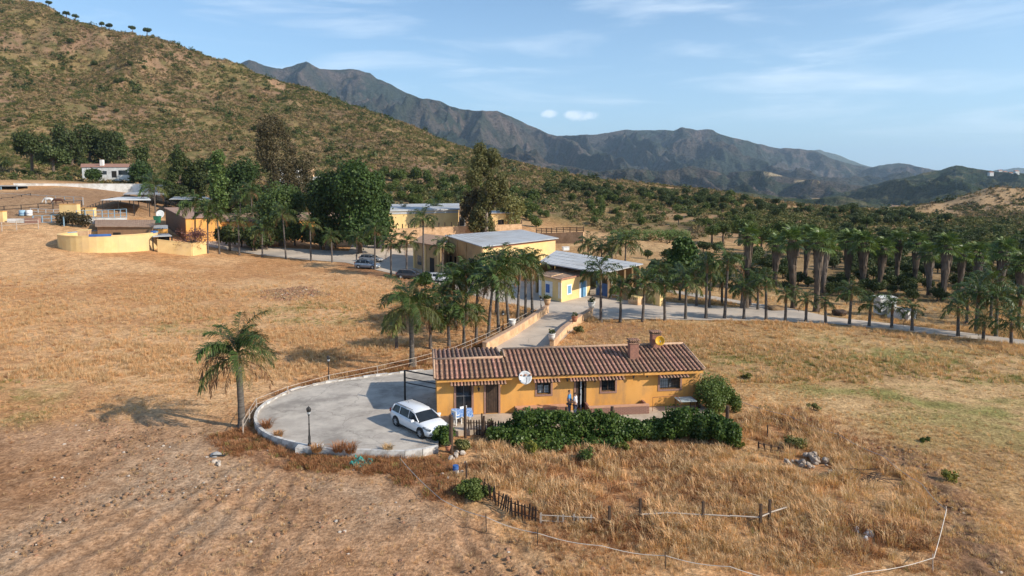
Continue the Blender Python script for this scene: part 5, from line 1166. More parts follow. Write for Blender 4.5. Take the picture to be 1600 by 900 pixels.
# ------------------------------------------------------------------ lamp posts
def lamp(q, h, label, plinth=0):
    r = empty('lamp_post', q, 0, label, 'lamp post', 'black lamp posts')
    if plinth: MB().add([(-.75,-.35,-.5),(.75,-.35,-.5),(.75,.35,-.5),(-.75,.35,-.5),(-.7,-.3,plinth),(.7,-.3,plinth),(.7,.3,plinth),(-.7,.3,plinth)], [(4,5,6,7),(0,1,5,4),(1,2,6,5),(2,3,7,6),(3,0,4,7)]).build('plinth', m_kerb, r)
    z = plinth
    MB().lathe([(.10, z), (.10, z+.12), (.065, z+.2), (.075, z+.5), (.05, z+.62), (.035, z+h*.55), (.05, z+h*.57), (.03, z+h*.6), (.028, z+h-.45), (.06, z+h-.43), (.02, z+h-.38)], n=8).build('post', m_iron, r, smooth=True)
    hd_ = MB().lathe([(.03, z+h-.4), (.08, z+h-.36), (.14, z+h-.08), (.15, z+h-.06), (.09, z+h+.02), (.02, z+h+.08), (.001, z+h+.14)], n=6).build('lantern', m_iron, r)
    MB().lathe([(.085, z+h-.34), (.135, z+h-.1)], n=6).build('glass', m_curtain, hd_); return r
q = P(484, 705, .1); lamp(Vector((q.x, q.y, .0)), 2.15, 'black lamp post on a white plinth at the front kerb of the patio', .42)
q = P(514, 600, 0); lamp(q, 2.1, 'black lamp post among rusty weeds behind the patio'); lamp(P(786, 522), 2.3, 'black lamp post among the palm trunks left of the ramp'); lamp(P(845, 491), 2.0, 'black lamp post by the far end of the left ramp wall')

# ------------------------------------------------------------------ fences near the house
rail_fence('rail_fence', 'weathered white two rail fence curving behind the patio from the big palm to the ramp', [(380,678),(390,660),(401,642),(450,622),(515,603),(590,588),(650,574),(712,556),(760,535),(800,514),(846,488)], [None]*11, .85, m_rail, 2, 3.2, .02, .03)
fr = [(625,735),(690,795),(760,830),(840,852),(940,872),(1040,890),(1140,912),(1245,930),(1350,912),(1458,893),(1478,812),(1440,770),(1380,725),(1310,690),(1230,660),(1150,636),(1090,610)]
pts = [P(*q) for q in fr]; pts = [Vector((q.x, q.y, tz(q.x, q.y))) for q in pts]
rf = empty('tape_fence', pts[0], 0, 'thin white tape fence sweeping round the overgrown garden in the foreground', 'fence'); hs = [.45+.25*rnd.random() for _ in pts]
ln = []
for i in range(len(pts)-1):
    for k in range(6):
        t = k/6; q = pts[i].lerp(pts[i+1], t); q.z += hs[i]*(1-t)+hs[i+1]*t-.10*math.sin(math.pi*t); ln.append(q-pts[0])
ln.append(pts[-1]+Vector((0, 0, hs[-1]))-pts[0]); MB().tube(ln, .016, 4).build('tape', m_rope, rf)
for i, q in enumerate(pts):
    if i in (0, 2, 3, 5, 7, 9, 10, 13, 15): MB().tube([q-pts[0]+Vector((0, 0, -.2)), q-pts[0]+Vector((rnd.uniform(-.05, .05), 0, hs[i]+.15))], .02, 5).build('post', m_rail if i in (9, 10) else m_iron, rf)
def picket(px, label, m, h=.75, gap=.16, lean=.06, mw=.09, rails=True, skip=0, mix=None):
    pts = [P(u, v, 0) for u, v in px]
    for q in pts: q.z = tz(q.x, q.y)
    r = empty('picket_fence', pts[0], 0, label, 'fence'); base = MB().add([(-mw/2,-.012,-.1),(mw/2,-.012,-.1),(mw/2,.012,-.1),(-mw/2,.012,-.1),(-mw/2,-.012,h*.9),(mw/2,-.012,h*.9),(mw/2,.012,h*.9),(-mw/2,.012,h*.9),(0,-.012,h),(0,.012,h)], [(0,1,5,8,4),(3,7,9,6,2),(0,4,7,3),(1,2,6,5),(4,8,9,7),(5,6,9,8)]).build('picket', m, r)
    meb = base.data; first = True
    for a, b in zip(pts[:-1], pts[1:]):
        d = b-a; n = max(1, int(d.length/gap)); an = math.atan2(d.y, d.x)
        for i in range(n):
            if rnd.random() < skip: continue
            q = a.lerp(b, i/n)-pts[0]
            if first: base.location = q; base.rotation_euler = (0, 0, an); first = False; continue
            ob('picket', meb, r, q+Vector((0, 0, rnd.uniform(-.05, .03))), (rnd.uniform(-lean, lean), rnd.uniform(-lean, lean), an))
        if rails:
            for z in (.2, .55): MB().tube([a-pts[0]+Vector((0, .03, z*h/.75)), b-pts[0]+Vector((0, .03, z*h/.75))], .025, 4).build('rail', m, r)
    return r
picket([(757,772),(775,789),(800,805),(842,818)], 'leaning dark timber picket fence sagging down the garden bank', m_darkwood, .8, .17, .2)
m_oldw = M('bleached_wood', (.46,.38,.31), (.34,.28,.23), 6, .9)
picket([(845,818),(880,820),(930,823)], 'bleached pickets with gaps continuing right of the dark picket fence', m_oldw, .55, .22, .25, skip=.15)
picket([(728,679),(745,679),(770,681),(795,683)], 'dark picket fence between the big posts in front of the left doors', m_darkwood, .95, .16, .04)
picket([(985,680),(1010,679),(1040,678)], 'short run of dark pickets showing through the gap in the vine hedge', m_darkwood, 1.0, .17, .04)
picket([(1185,702),(1205,706),(1225,708)], 'small broken dark picket fence in the dry grass right of the hedge', m_darkwood, .5, .3, .2)
pr_ = [P(u, v) for u, v in ((952,826),(1000,818),(1040,815),(1098,818),(1140,820),(1188,822),(1202,815),(1228,806))]
r = empty('broken_rail_fence', pr_[0], 0, 'broken garden fence of dark posts with bleached rails lying in the grass', 'fence')
for i, q in enumerate(pr_):
    if i in (0, 1, 3, 5, 6): MB().box((q-pr_[0]+Vector((0, 0, .4))), (.1, .1, 1.2 if i != 1 else 1.5), .2).build('post', m_darkwood, r)
for i in (1, 2, 3, 4, 5, 6):
    a, b = pr_[i]-pr_[0], pr_[i+1]-pr_[0]; MB().tube([a+Vector((0, 0, .42)), b+Vector((0, 0, .40))], .035, 5).build('rail', m_oldw, r)
def gpost(u, v, h, w_, label, lean=0):
    q = P(u, v); q.z = tz(q.x, q.y)-.05; vs = MB().box((0, 0, h/2), (w_, w_, h)).v
    mb = MB(); mb.tube([(0, 0, -.2), (lean*.5, 0, h*.5), (lean, 0, h)], [w_*.55, w_*.52, w_*.48], 7)
    o = mb.build('fence_post', m_darkwood, None, loc=q); tag(o, label, 'post', 'dark timber garden posts')
gpost(705, 708, 2.2, .24, 'thick black timber gate post beside the green bush at the patio corner'); gpost(727, 684, 1.95, .18, 'dark timber post with the table behind it'); gpost(755, 684, 1.35, .14, 'reddish leaning post left of the dark picket run', .05); gpost(753, 684, 1.5, .1, 'thin tall stake in front of the boarded door')
gpost(806, 682, 1.75, .18, 'timber post rising from the left end of the vine hedge'); gpost(885, 680, 1.75, .2, 'timber post rising from the hedge beside the two people'); gpost(956, 680, 1.8, .2, 'timber post rising from the hedge before the brick planter')
gpost(1136, 662, 1.2, .22, 'dark post stump at the back of the bushes right of the house'); gpost(729, 752, .95, .1, 'thin dark stake left of the yellow green broom bush'); gpost(1199, 682, .8, .08, 'thin stake standing alone in the pale grass right of the bushes'); gpost(686, 772, .6, .06, 'small stake beside the tape fence left of the broom bush')
# ------------------------------------------------------------------ cars
def car_mesh(kind, paint, name, loc, rz, label, scale=1.0, z=0.0):
    r = empty(name, loc, rz, label, 'car'); r.scale = (scale, scale, scale*.92)
    suv = kind == 'suv'; hatch = kind == 'hatch'
    L = 2.25; Wd = .90; up = .12 if suv else 0
    #        x     zbot  zsill zbelt  ztop(centre) halfw
    st = [(-2.25, .42, .50, .80, .84, .66), (-2.20, .34, .45, .90, .95, .80), (-1.95, .26, .40, .93, 1.0, .88), (-1.2, .22, .34, .93, .98, .90), (0, .20, .30, .90, .95, .90), (.75, .20, .31, .88, .96, .90), (1.05, .20, .33, .86, .965, .90), (1.45, .22, .36, .80, .92, .89), (1.85, .24, .40, .72, .84, .86), (2.08, .24, .42, .64, .72, .78), (2.22, .26, .40, .56, .60, .62), (2.26, .30, .42, .50, .52, .50)]
    V = []; ring = None
    for x, zb, zs, ze, zt, hw in st:
        p_ = [(0, zt+up), (hw*.45, zt-.005+up), (hw*.80, zt-.03+up), (hw*.95, ze+up), (hw, (ze*.55+zs*.45)+up), (hw*.985, zs), (hw*.93, zb), (0, zb)]
        full = p_ + [(-y, z_) for y, z_ in p_[1:-1]][::-1]; ring = len(full); V += [(x, y, z_) for y, z_ in full]
    n = len(st); Fc = [(i*ring+k, i*ring+(k+1) % ring, (i+1)*ring+(k+1) % ring, (i+1)*ring+k) for i in range(n-1) for k in range(ring)] + [tuple(range(ring))[::-1], tuple(range((n-1)*ring, n*ring))]
    MB().add(V, Fc).build('body', paint, r, smooth=True)
    zr = 1.46+up*1.6
    gh = [(-2.10 if not suv else -2.05, .93+up, .96+up, .76, .72), (-1.86, .95+up, 1.38+up*1.5, .80, .62), (-1.55, .93+up, zr-.02, .82, .62), (-.6, .92+up, zr, .83, .64), (.15, .92+up, zr-.03, .83, .62), (.45, .93+up, 1.33+up*1.4, .82, .60), (1.18, .93+up, .965+up, .78, .70)]
    V = []
    for x, z0, z1, w0, w1 in gh: V += [(x, -w0, z0-.05), (x, -w1, z1), (x, 0, z1+.015), (x, w1, z1), (x, w0, z0-.05)]
    n = len(gh); Fc = [(i*5+k, i*5+k+1, (i+1)*5+k+1, (i+1)*5+k) for i in range(n-1) for k in range(4)]+[(0, 1, 2, 3, 4)[::-1], tuple(range((n-1)*5, n*5))]
    MB().add(V, Fc).build('window_glass', m_carglass, r, smooth=False)
    # roof skin and pillars, slightly proud
    V = []; rs_ = [(x, z1+.012, w1+.012) for x, z0, z1, w0, w1 in gh[1:6]]; rs_[0] = (gh[1][0]-.03, gh[1][2]+.01, gh[1][4]+.01)
    for x, z_, w_ in rs_: V += [(x, -w_-.02, z_-.06), (x, -w_+.03, z_+.006), (x, 0, z_+.028), (x, w_-.03, z_+.006), (x, w_+.02, z_-.06)]
    Fc = [(i*5+k, i*5+k+1, (i+1)*5+k+1, (i+1)*5+k) for i in range(len(rs_)-1) for k in range(4)]; MB().add(V, Fc).build('roof', paint, r, smooth=True)
    for s in (-1, 1):
        for (xa, za, wa, xb, zb_, wb, rad) in ((1.14, .97+up, .80, .42, 1.34+up*1.4, .63, .035), (-2.02, .97+up, .78, -1.84, 1.37+up*1.5, .635, .06), (.02, .95+up, .84, -.08, zr-.04, .645, .022), (-1.05, .95+up, .84, -1.1, zr-.04, .645, .03)):
            MB().tube([(xa, s*wa, za), (xb, s*wb, zb_)], rad, 6).build('pillar', paint, r, smooth=True)
        MB().tube([(.2, s*.6, zr+.035), (-.3, s*.62, zr+.05), (-1.3, s*.61, zr+.04), (-1.7, s*.6, zr+.01)], .018, 5).build('roof_rail', m_iron, r)
        mi = MB().box((.72, s*1.0, .99+up), (.14, .20, .13)).build('mirror', paint, r); MB().box((.70, s*.87, .95+up), (.06, .16, .04)).build('mirror_arm', m_iron, mi)
        MB().add([(1.62, s*.885, .74+up), (2.05, s*.80, .66+up), (2.20, s*.66, .60+up), (2.17, s*.55, .67+up), (1.98, s*.66, .765+up), (1.66, s*.82, .83+up)], [(0, 1, 2, 3, 4, 5) if s < 0 else (5, 4, 3, 2, 1, 0)]).build('headlight', M('lamp_glass', (.06,.07,.08), (.16,.18,.2), 8, .1) if 'lamp_glass' not in bpy.data.materials else bpy.data.materials['lamp_glass'], r)
        MB().box((-2.17, s*.72, .92+up), (.12, .2, .22)).build('tail_light', M('tail_lamp', (.35,.02,.02), (.3,.02,.02), 3, .2) if 'tail_lamp' not in bpy.data.materials else bpy.data.materials['tail_lamp'], r)
        for xx in (.55, -.5): MB().box((xx-.3, s*.905, .78+up), (.16, .025, .03)).build('door_handle', paint, r)
        MB().b2((-1.0, s*.86, .20), (1.0, s*.905, .29)).build('sill', m_iron, r)
    zg = up
    MB().add([(2.19, -.36, .61+zg), (2.19, .36, .61+zg), (2.235, .36, .545+zg), (2.235, -.36, .545+zg)], [(3, 2, 1, 0)]).build('grille', m_iron, r)
    MB().box((2.262, 0, .36), (.03, 1.05, .10)).build('intake', m_iron, r); MB().box((2.275, 0, .455), (.02, .50, .11)).build('number_plate', m_whitepaint, r)
    for s in (-1, 1): MB().box((2.20, s*.62, .38), (.06, .18, .09)).build('fog_lamp', m_iron, r)
    MB().lathe([(.001, 0), (.05, .0), (.045, .015), (.001, .02)], (2.13, 0, .685+up), 10).build('badge', m_iron, r)
    MB().tube([(-1.2, 0, zr+.02), (-1.36, 0, zr+.14)], .012, 4).build('aerial', m_iron, r)
    MB().add([(.62,-.5,.985+up),(.62,.5,.985+up),(.66,.5,1.0+up),(.66,-.5,1.0+up)], [(0,1,2,3)]).build('wiper', m_iron, r)
    for xx in (1.42, -1.35):
        for s in (-1, 1):
            MB().tube([(xx, s*.82, .345), (xx, s*.907, .345)], .40, 18).build('wheel_arch', m_dark, r)
            wh = MB().tube([(xx, s*.72, .33), (xx, s*.78, .33), (xx, s*.90, .33), (xx, s*.925, .33)], [.31, .33, .33, .30], 20).build('tyre', M('tyre_rubber', (.02,.02,.02), (.03,.03,.03), 5, .9) if 'tyre_rubber' not in bpy.data.materials else bpy.data.materials['tyre_rubber'], r, smooth=True)
            MB().tube([(xx, s*.926, .33), (xx, s*.932, .33)], .215, 16).build('rim', m_shutter, wh)
            for k in range(5):
                a = k*2*math.pi/5; MB().tube([(xx, s*.94, .33), (xx+.2*math.cos(a), s*.938, .33+.2*math.sin(a))], .026, 4).build('spoke', m_metalroof, wh)
    return r
def paintm(n, c, r_=.25, metal=0.0):
    m = M(n, c, tuple(x*.97 for x in c), 1, r_, spec=.5, metal=metal); m.node_tree.nodes['Principled BSDF'].inputs['Coat Weight'].default_value = .5; m.node_tree.nodes['Principled BSDF'].inputs['Coat Roughness'].default_value = .08; return m
pw = paintm('white_car_paint', (.74,.75,.77)); ps = paintm('silver_car_paint', (.28,.32,.38), .3, .5); pd = paintm('dark_car_paint', (.05,.045,.045)); pg_ = paintm('grey_car_paint', (.3,.3,.31), .3, .4)
car_mesh('estate', pw, 'white_estate_car', (-5.55, 39.8, .3), R(-49), 'white estate car with roof rails parked on the concrete patio by the house', .95)
q = P(573, 420.5); car_mesh('suv', ps, 'silver_suv', (q.x, q.y+.9, tz(q.x, q.y)+.06), R(-18), 'silver blue off roader parked in front of another car by the left road')
q = P(575, 411); car_mesh('estate', pg_, 'grey_car', (q.x+.3, q.y+1.5, tz(q.x, q.y)+.06), R(-18), 'grey car half hidden behind the silver blue off roader')
q = P(641, 436.5); car_mesh('estate', pd, 'dark_car', (q.x, q.y+.8, tz(q.x, q.y)+.06), R(-14), 'dark car parked in the shade below the tan stable wall')
q = P(687, 441.5); car_mesh('estate', pw, 'white_car', (q.x, q.y+.8, tz(q.x, q.y)+.06), R(-12), 'white car mostly hidden by the round dark bush on the left road', .95)
# ------------------------------------------------------------------ people and horses
def skinned(name, verts, edges, radii, m, parent=None, sub=1, root=0):
    me = bpy.data.meshes.new(name); me.from_pydata(verts, edges, []); me.materials.append(m); o = bpy.data.objects.new(name, me); link(o, parent)
    sk = o.modifiers.new('skin', 'SKIN'); sl = me.skin_vertices[0].data
    for i, rr_ in enumerate(radii): sl[i].radius = (rr_, rr_) if not hasattr(rr_, '__len__') else rr_
    sl[root].use_root = True; ss = o.modifiers.new('smooth', 'SUBSURF'); ss.levels = sub; ss.render_levels = sub; sk.use_smooth_shade = True; return o
m_skin = M('skin', (.42,.24,.16), (.38,.21,.14), 3, .6)
def person(loc, rz, label, shirt, trousers, hair, h=1.68, arm=.0):
    r = empty('person', loc, rz, label, 'person'); k = h/1.7
    S = lambda pts: [(x*k, y*k, z*k) for x, y, z in pts]
    # facing +x
    vs = [(0,0,.93),(0,0,1.12),(0,0,1.32),(0,0,1.43),(.01,0,1.52),(.02,0,1.60),(.02,0,1.67)]; ed = [(0,1),(1,2),(2,3),(3,4),(4,5),(5,6)]; ra = [(.15,.12),(.14,.11),(.17,.11),(.07,.07),(.06,.06),(.095,.08),(.07,.06)]
    for s in (-1, 1):
        b_ = len(vs); vs += [(0, s*.19, 1.38), (.02, s*.25, 1.12), (.16+arm, s*.22, .98+arm), (.22+arm, s*.21, .96+arm)]; ed += [(2, b_), (b_, b_+1), (b_+1, b_+2), (b_+2, b_+3)]; ra += [.06, .047, .036, .034]
        for f in range(5):
            c_ = len(vs); yy = s*.21+(f-1.5)*.018 if f < 4 else s*.21-s*.045; ln_ = (.075,.085,.08,.06,.045)[f]
            vs += [(.25+arm if f < 4 else .22+arm, yy, .955+arm), (.25+arm+ln_, yy, .935+arm-.01*f)]; ed += [(b_+3, c_), (c_, c_+1)]; ra += [.011, .009]
        b_ = len(vs); vs += [(0, s*.09, .86), (.03, s*.10, .48), (0, s*.10, .09), (.14, s*.11, .04)]; ed += [(0, b_), (b_, b_+1), (b_+1, b_+2), (b_+2, b_+3)]; ra += [.09, .06, .042, .038]
    skinned('body', S(vs), ed, [tuple(q*k for q in x) if hasattr(x, '__len__') else x*k for x in ra], m_skin, r)
    vs = [(0,0,.90),(0,0,1.12),(0,0,1.33),(0,0,1.42)]; ed = [(0,1),(1,2),(2,3)]; ra = [(.175,.145),(.165,.135),(.19,.13),(.085,.085)]
    for s in (-1, 1):
        b_ = len(vs); vs += [(0, s*.195, 1.385), (.01, s*.245, 1.2)]; ed += [(2, b_), (b_, b_+1)]; ra += [.082, .07]
    skinned('shirt', S(vs), ed, [tuple(q*k for q in x) if hasattr(x, '__len__') else x*k for x in ra], shirt, r)
    vs = [(0,0,.94)]; ed = []; ra = [(.165,.14)]
    for s in (-1, 1):
        b_ = len(vs); vs += [(0, s*.09, .85), (.03, s*.10, .48), (0, s*.10, .12)]; ed += [(0, b_), (b_, b_+1), (b_+1, b_+2)]; ra += [.108, .08, .065]
    skinned('trousers', S(vs), ed, [tuple(q*k for q in x) if hasattr(x, '__len__') else x*k for x in ra], trousers, r)
    skinned('hair', S([(-.02,0,1.56),(-.01,0,1.64),(.03,0,1.70)]), [(0,1),(1,2)], [(.09*k,.085*k),(.10*k,.09*k),(.06*k,.055*k)], hair, r)
    f = MB()
    for s in (-1, 1): f.box((.112*k, s*.032*k, 1.625*k), (.012, .02, .012))
    f.build('eyes', m_dark, r); MB().tube([Vector((.105, 0, 1.61))*k, Vector((.135, 0, 1.585))*k], .012, 5).build('nose', m_skin, r); MB().box((.112*k, 0, 1.555*k), (.01, .045, .01)).build('mouth', m_terracotta, r)
    for s in (-1, 1): MB().box((.01*k, s*.088*k, 1.60*k), (.03, .015, .05)).build('ear', m_skin, r)
m_blueshirt = M('blue_shirt', (.10,.30,.55), (.08,.25,.47), 4, .9); m_whiteshirt = M('white_shirt', (.72,.71,.74), (.6,.6,.64), 4, .9); m_hair = M('dark_hair', (.02,.015,.012), (.035,.025,.02), 9, .7); m_jean = M('denim', (.06,.08,.14), (.05,.06,.11), 6, .9)
q = LF(889.5, 617, -1.15); person(HW3(q.x, -1.15, .0), HANG+R(-20), 'person with dark hair in a blue shirt standing at the open front door', m_blueshirt, m_jean, m_hair, 1.70)
q = LF(899, 621, -1.35); person(HW3(q.x, -1.35, .0), HANG+R(150), 'person in a white shirt facing the one in blue beside the front door', m_whiteshirt, m_jean, M('brown_hair', (.08,.045,.03), (.06,.035,.02), 9, .7), 1.60, .04)
def horse(loc, rz, label, m, mane):
    r = empty('horse', loc, rz, label, 'horse')
    vs = [(-.75,0,1.25),(-.35,0,1.22),(.15,0,1.16),(.55,0,1.22),(.85,0,1.28),(1.15,0,1.05),(1.38,0,.72),(1.50,0,.50),(1.66,0,.26),(-.98,0,1.28)]
    ed = [(0,1),(1,2),(2,3),(3,4),(4,5),(5,6),(6,7),(7,8),(0,9)]; ra = [(.26,.28),(.29,.30),(.31,.32),(.27,.30),(.20,.24),(.13,.17),(.11,.13),(.12,.12),(.07,.07),.10]
    for s in (-1, 1):
        b_ = len(vs); vs += [(-.78,s*.17,.95),(-.66,s*.17,.68),(-.92,s*.17,.46),(-.84,s*.17,.12),(-.78,s*.17,.04)]; ed += [(0,b_)]+[(b_+i,b_+i+1) for i in range(4)]; ra += [.17,.095,.06,.045,.06]
        b_ = len(vs); vs += [(.60,s*.16,.92),(.62,s*.16,.50),(.60,s*.16,.14),(.64,s*.16,.04)]; ed += [(3,b_)]+[(b_+i,b_+i+1) for i in range(3)]; ra += [.13,.06,.042,.058]
        b_ = len(vs); vs += [(1.46,s*.07,.68),(1.44,s*.09,.80)]; ed += [(7,b_),(b_,b_+1)]; ra += [.035,.012]
    skinned('body', vs, ed, ra, m, r, 1, 2)
    MB().tube([(-1.02,0,1.30),(-1.16,0,1.1),(-1.2,0,.55)], [.05,.08,.02], 6).build('tail', mane, r); MB().tube([(.75,0,1.52),(1.05,0,1.25),(1.32,0,.88)], [.02,.05,.03], 5).build('mane', mane, r)
q = PY(72, 312, 158); horse((q.x+.6, q.y, gz(q)), R(180), 'white horse with its head down grazing in the corral', m_white, m_curtain)
q = PY(92, 313, 158); horse((q.x, q.y, gz(q)), R(200), 'dark brown horse grazing behind the white one', M('bay_coat', (.09,.035,.02), (.07,.028,.016), 4, .6), m_hair)
# ------------------------------------------------------------------ things by the house door
q = LF(724, 640, -1.0)
tb = empty('garden_table', HW3(q.x-.1, -1.35, 0), HANG, 'garden table under a blue and white cloth in front of the left window', 'table')
MB().b2((-.6, -.4, .70), (.6, .4, .74)).build('table_top', m_darkwood, tb)
for i in (-1, 1):
    for j in (-1, 1): MB().b2((i*.5-.025, j*.32-.025, 0), (i*.5+.025, j*.32+.025, .698)).build('leg', m_white, tb)
m_check = M('blue_check_cloth', (.10,.24,.55), (.45,.55,.72), 14, .9, lo=.45, hi=.55)
cl_ = MB(); nn = 24; vs = [(0, 0, .752)]
for k in range(nn):
    a = 2*math.pi*k/nn; x, y = max(-.63, min(.63, 1.0*math.cos(a))), max(-.43, min(.43, .8*math.sin(a))); vs += [(x, y, .75), (x*1.06, y*1.08, .50+.05*math.sin(k*2.1))]
fs = [(0, 1+2*k, 1+2*((k+1) % nn)) for k in range(nn)]+[(1+2*k, 2+2*k, 2+2*((k+1) % nn), 1+2*((k+1) % nn)) for k in range(nn)]
o = cl_.add(vs, fs).build('tablecloth', m_check, None, loc=tb.location, rz=HANG); tag(o, 'blue and white cloth hanging over the garden table', 'tablecloth')
def chair(x, y, rz, label):
    r = empty('garden_chair', HW3(x, y, 0), HANG+rz, label, 'chair', 'white plastic chairs')
    MB().b2((-.24, -.24, .42), (.24, .24, .46)).build('seat', m_whitepaint, r); MB().b2((-.24, .2, .46), (.24, .25, .88)).build('backrest', m_whitepaint, r)
    for i in (-1, 1):
        for j in (-1, 1): MB().b2((i*.21-.025, j*.21-.025, 0), (i*.21+.025, j*.21+.025, .42)).build('leg', m_whitepaint, r)
        MB().b2((i*.25-.02, -.22, .62), (i*.25+.02, .22, .65)).build('armrest', m_whitepaint, r)
chair(1.15, -1.6, 2.2, 'white plastic chair left of the table with the blue cloth'); chair(1.5, -.75, 3.6, 'white plastic chair against the wall behind the garden table')
pot(HW3(3.1, -2.75, 0), .75, 'terracotta pot at the foot of the left picket fence'); pot(P(700, 704, .3), .6, 'red pot under the green bush at the patio corner'); pot(P(922, 665, .3)+Vector((0, 1.2, 0)), .7, 'low pot hidden near the brick planter')
# foreground odds and ends
def stonepile(u, v, n, s, label, m=m_stone, spread=1.0, seed=1):
    q = P(u, v); q.z = tz(q.x, q.y); r = empty('stone_pile', q, 0, label, 'stones'); rr = random.Random(seed); ms = [rockmesh(seed*10+i, s, m, .7, 1) for i in range(4)]
    for i in range(n): ob('stone', ms[i % 4], r, (rr.gauss(0, spread*.5), rr.gauss(0, spread*.6), rr.uniform(0, .25)*spread), (rr.random()*3, rr.random()*3, rr.random()*3), rr.uniform(.5, 1.3))
    return r
stonepile(1264, 724, 30, .19, 'heap of pale broken stones in the dry grass right of the garden', M('grey_stone', (.42,.34,.27), (.27,.22,.18), 4, .95, .01), spread=1.0); stonepile(1345, 832, 3, .24, 'two or three white stones in the tall grass inside the tape fence', m_white, .3, 2)
stonepile(722, 714, 9, .17, 'rough pale edging stones round the lavender bed', spread=1.0, seed=4); stonepile(712, 746, 5, .14, 'few small stones by the dark stake near the broom bush', spread=.6, seed=5)
stonepile(345, 722, 3, .16, 'few light stones beside the rubble on the dirt path', spread=.4, seed=6)
q = P(1362, 748); q.z = tz(q.x, q.y); r = empty('brush_pile', q, 0, 'low pile of dead grey branches in the dry grass on the right', 'branches'); rr = random.Random(8)
for i in range(30):
    a = rr.random()*6.28; l_ = rr.uniform(.4, 1.1); c = Vector((rr.gauss(0, .4), rr.gauss(0, .3), rr.uniform(.05, .35))); d = Vector((math.cos(a), math.sin(a)*.6, rr.uniform(-.1, .3)))*l_*.6; MB().tube([c-d, c+Vector((0, 0, .05)), c+d], [.015, .02, .008], 4).build('branch', m_darkwood, r)
q = P(560, 725); q.z = tz(q.x, q.y); rs2 = np.random.RandomState(4); r = empty('netting', q, 0, 'crumpled turquoise netting on the weeds in front of the patio kerb', 'netting')
gx, gy = np.meshgrid(np.linspace(-.7, .7, 26), np.linspace(-.5, .5, 20)); gzz = np.abs(fbm(gx*3+5, gy*3+7, 401, 4, .7)-.42)*1.1; rr2 = np.hypot(gx/.7, gy/.5)
idx = np.arange(26*20).reshape(20, 26); Fq = np.stack([idx[:-1, :-1], idx[:-1, 1:], idx[1:, 1:], idx[1:, :-1]], -1).reshape(-1, 4); keep = (rr2.ravel()[Fq[:, 0]] < .8+.3*rs2.random(len(Fq))) & (rs2.random(len(Fq)) > .18)
ob('net', mesh_np('net', np.stack([gx+fbm(gx*4,gy*4,402)*.2, gy, gzz], -1).reshape(-1, 3), Fq[keep], M('turquoise_net', (.03,.30,.25), (.02,.18,.17), 8, .7)), r)
q = P(337, 712); q.z = tz(q.x, q.y); r = empty('rubble', q, .4, 'dark lump of rubble with a pipe lying on the dirt path', 'rubble'); ob('stone', rockmesh(77, .3, m_block, .6), r); MB().tube([(-.2, -.2, .1), (.5, -.35, .06)], .04, 6).build('pipe', m_iron, r)
q = P(712, 738); q.z = tz(q.x, q.y); r = empty('blue_drum', q, 0, 'small blue drum at the foot of the black gate post', 'drum'); MB().lathe([(.001, 0), (.14, 0), (.15, .03), (.15, .36), (.001, .36)], n=14).build('drum', m_dkblue, r); MB().lathe([(.152, .2), (.162, .22), (.152, .24)], n=14).build('hoop', m_dkblue, r)
# ------------------------------------------------------------------ feather palms
def frond_mesh(seed, L, a0, droop, n, ll, wd, leaf, stalk, plum=.45, down=.42):
    r = np.random.RandomState(seed); S = 14; pts = [np.zeros(3)]; ang = a0; st = L/S
    for i in range(S):
        ang = a0-droop*((i+1)/S)**1.25; pts.append(pts[-1]+np.array([math.cos(ang), 0, math.sin(ang)])*st)
    pts = np.array(pts); V = []; Fq = []; Mi = []
    for i, p_ in enumerate(pts):
        w_ = .035*(1-i/S)+.008; V += [(p_[0], -w_, p_[2]), (p_[0], w_, p_[2]), (p_[0], 0, p_[2]+w_*1.3)]
    for i in range(S):
        a = 3*i
        for j, k in ((0, 1), (1, 2), (2, 0)): Fq.append((a+j, a+k, a+3+k, a+3+j)); Mi.append(1)
    for i in range(n):
        t = .16+.84*(i+.5)/n; f = t*S; j = min(int(f), S-1); c = pts[j]+(pts[j+1]-pts[j])*(f-j); d = (pts[j+1]-pts[j])/st
        up = np.array([-d[2], 0, d[0]])
        for s in (-1, 1):
            l_ = ll*(math.sin(math.pi*(.12+.80*t))**.6)*(.8+.35*r.random()); dr = np.array([0, s, 0])*(.75+.3*r.random())+d*(.35+.35*r.random())+up*(r.normal()*plum)
            dr /= np.linalg.norm(dr); m1 = c+dr*l_*.5-np.array([0, 0, .10*l_*down]); tip = c+dr*l_*.8-np.array([0, 0, (.55+.3*r.random())*l_*down]); wv = np.cross(dr, [0, 0, 1.]); wv = wv/(np.linalg.norm(wv)+1e-6)*wd*.5; wv = wv*.7+up*wd*.25
            k = len(V); V += [tuple(c-wv*.6), tuple(c+wv*.6), tuple(m1+wv), tuple(m1-wv), tuple(tip+wv*.15), tuple(tip-wv*.15)]; Fq += [(k, k+1, k+2, k+3), (k+3, k+2, k+4, k+5)]; Mi += [0, 0]
    me = mesh_np('frond', V, Fq, leaf); me.materials.append(stalk); me.polygons.foreach_set('material_index', np.array(Mi, np.int32)); return me
def trunk_mesh(h, r0, r1, lean=(0, 0), rings=True, n=9, seed=0):
    rr_ = random.Random(seed); k = max(6, int(h/.45)); pts = []; rs_ = []
    for i in range(k+1):
        t = i/k; pts.append((lean[0]*t*t, lean[1]*t*t, -.3+(h+.3)*t)); rs_.append((r0*(1+.5*(1-t)**8)*(1-t)+r1*t)*(1+(.06 if i % 2 else 0)+rr_.uniform(-.02, .02)))
    mb = MB().tube(pts, rs_, n); me = bpy.data.meshes.new('trunk'); me.from_pydata(mb.v, [], mb.f); me.polygons.foreach_set('use_smooth', [True]*len(me.polygons)); return me
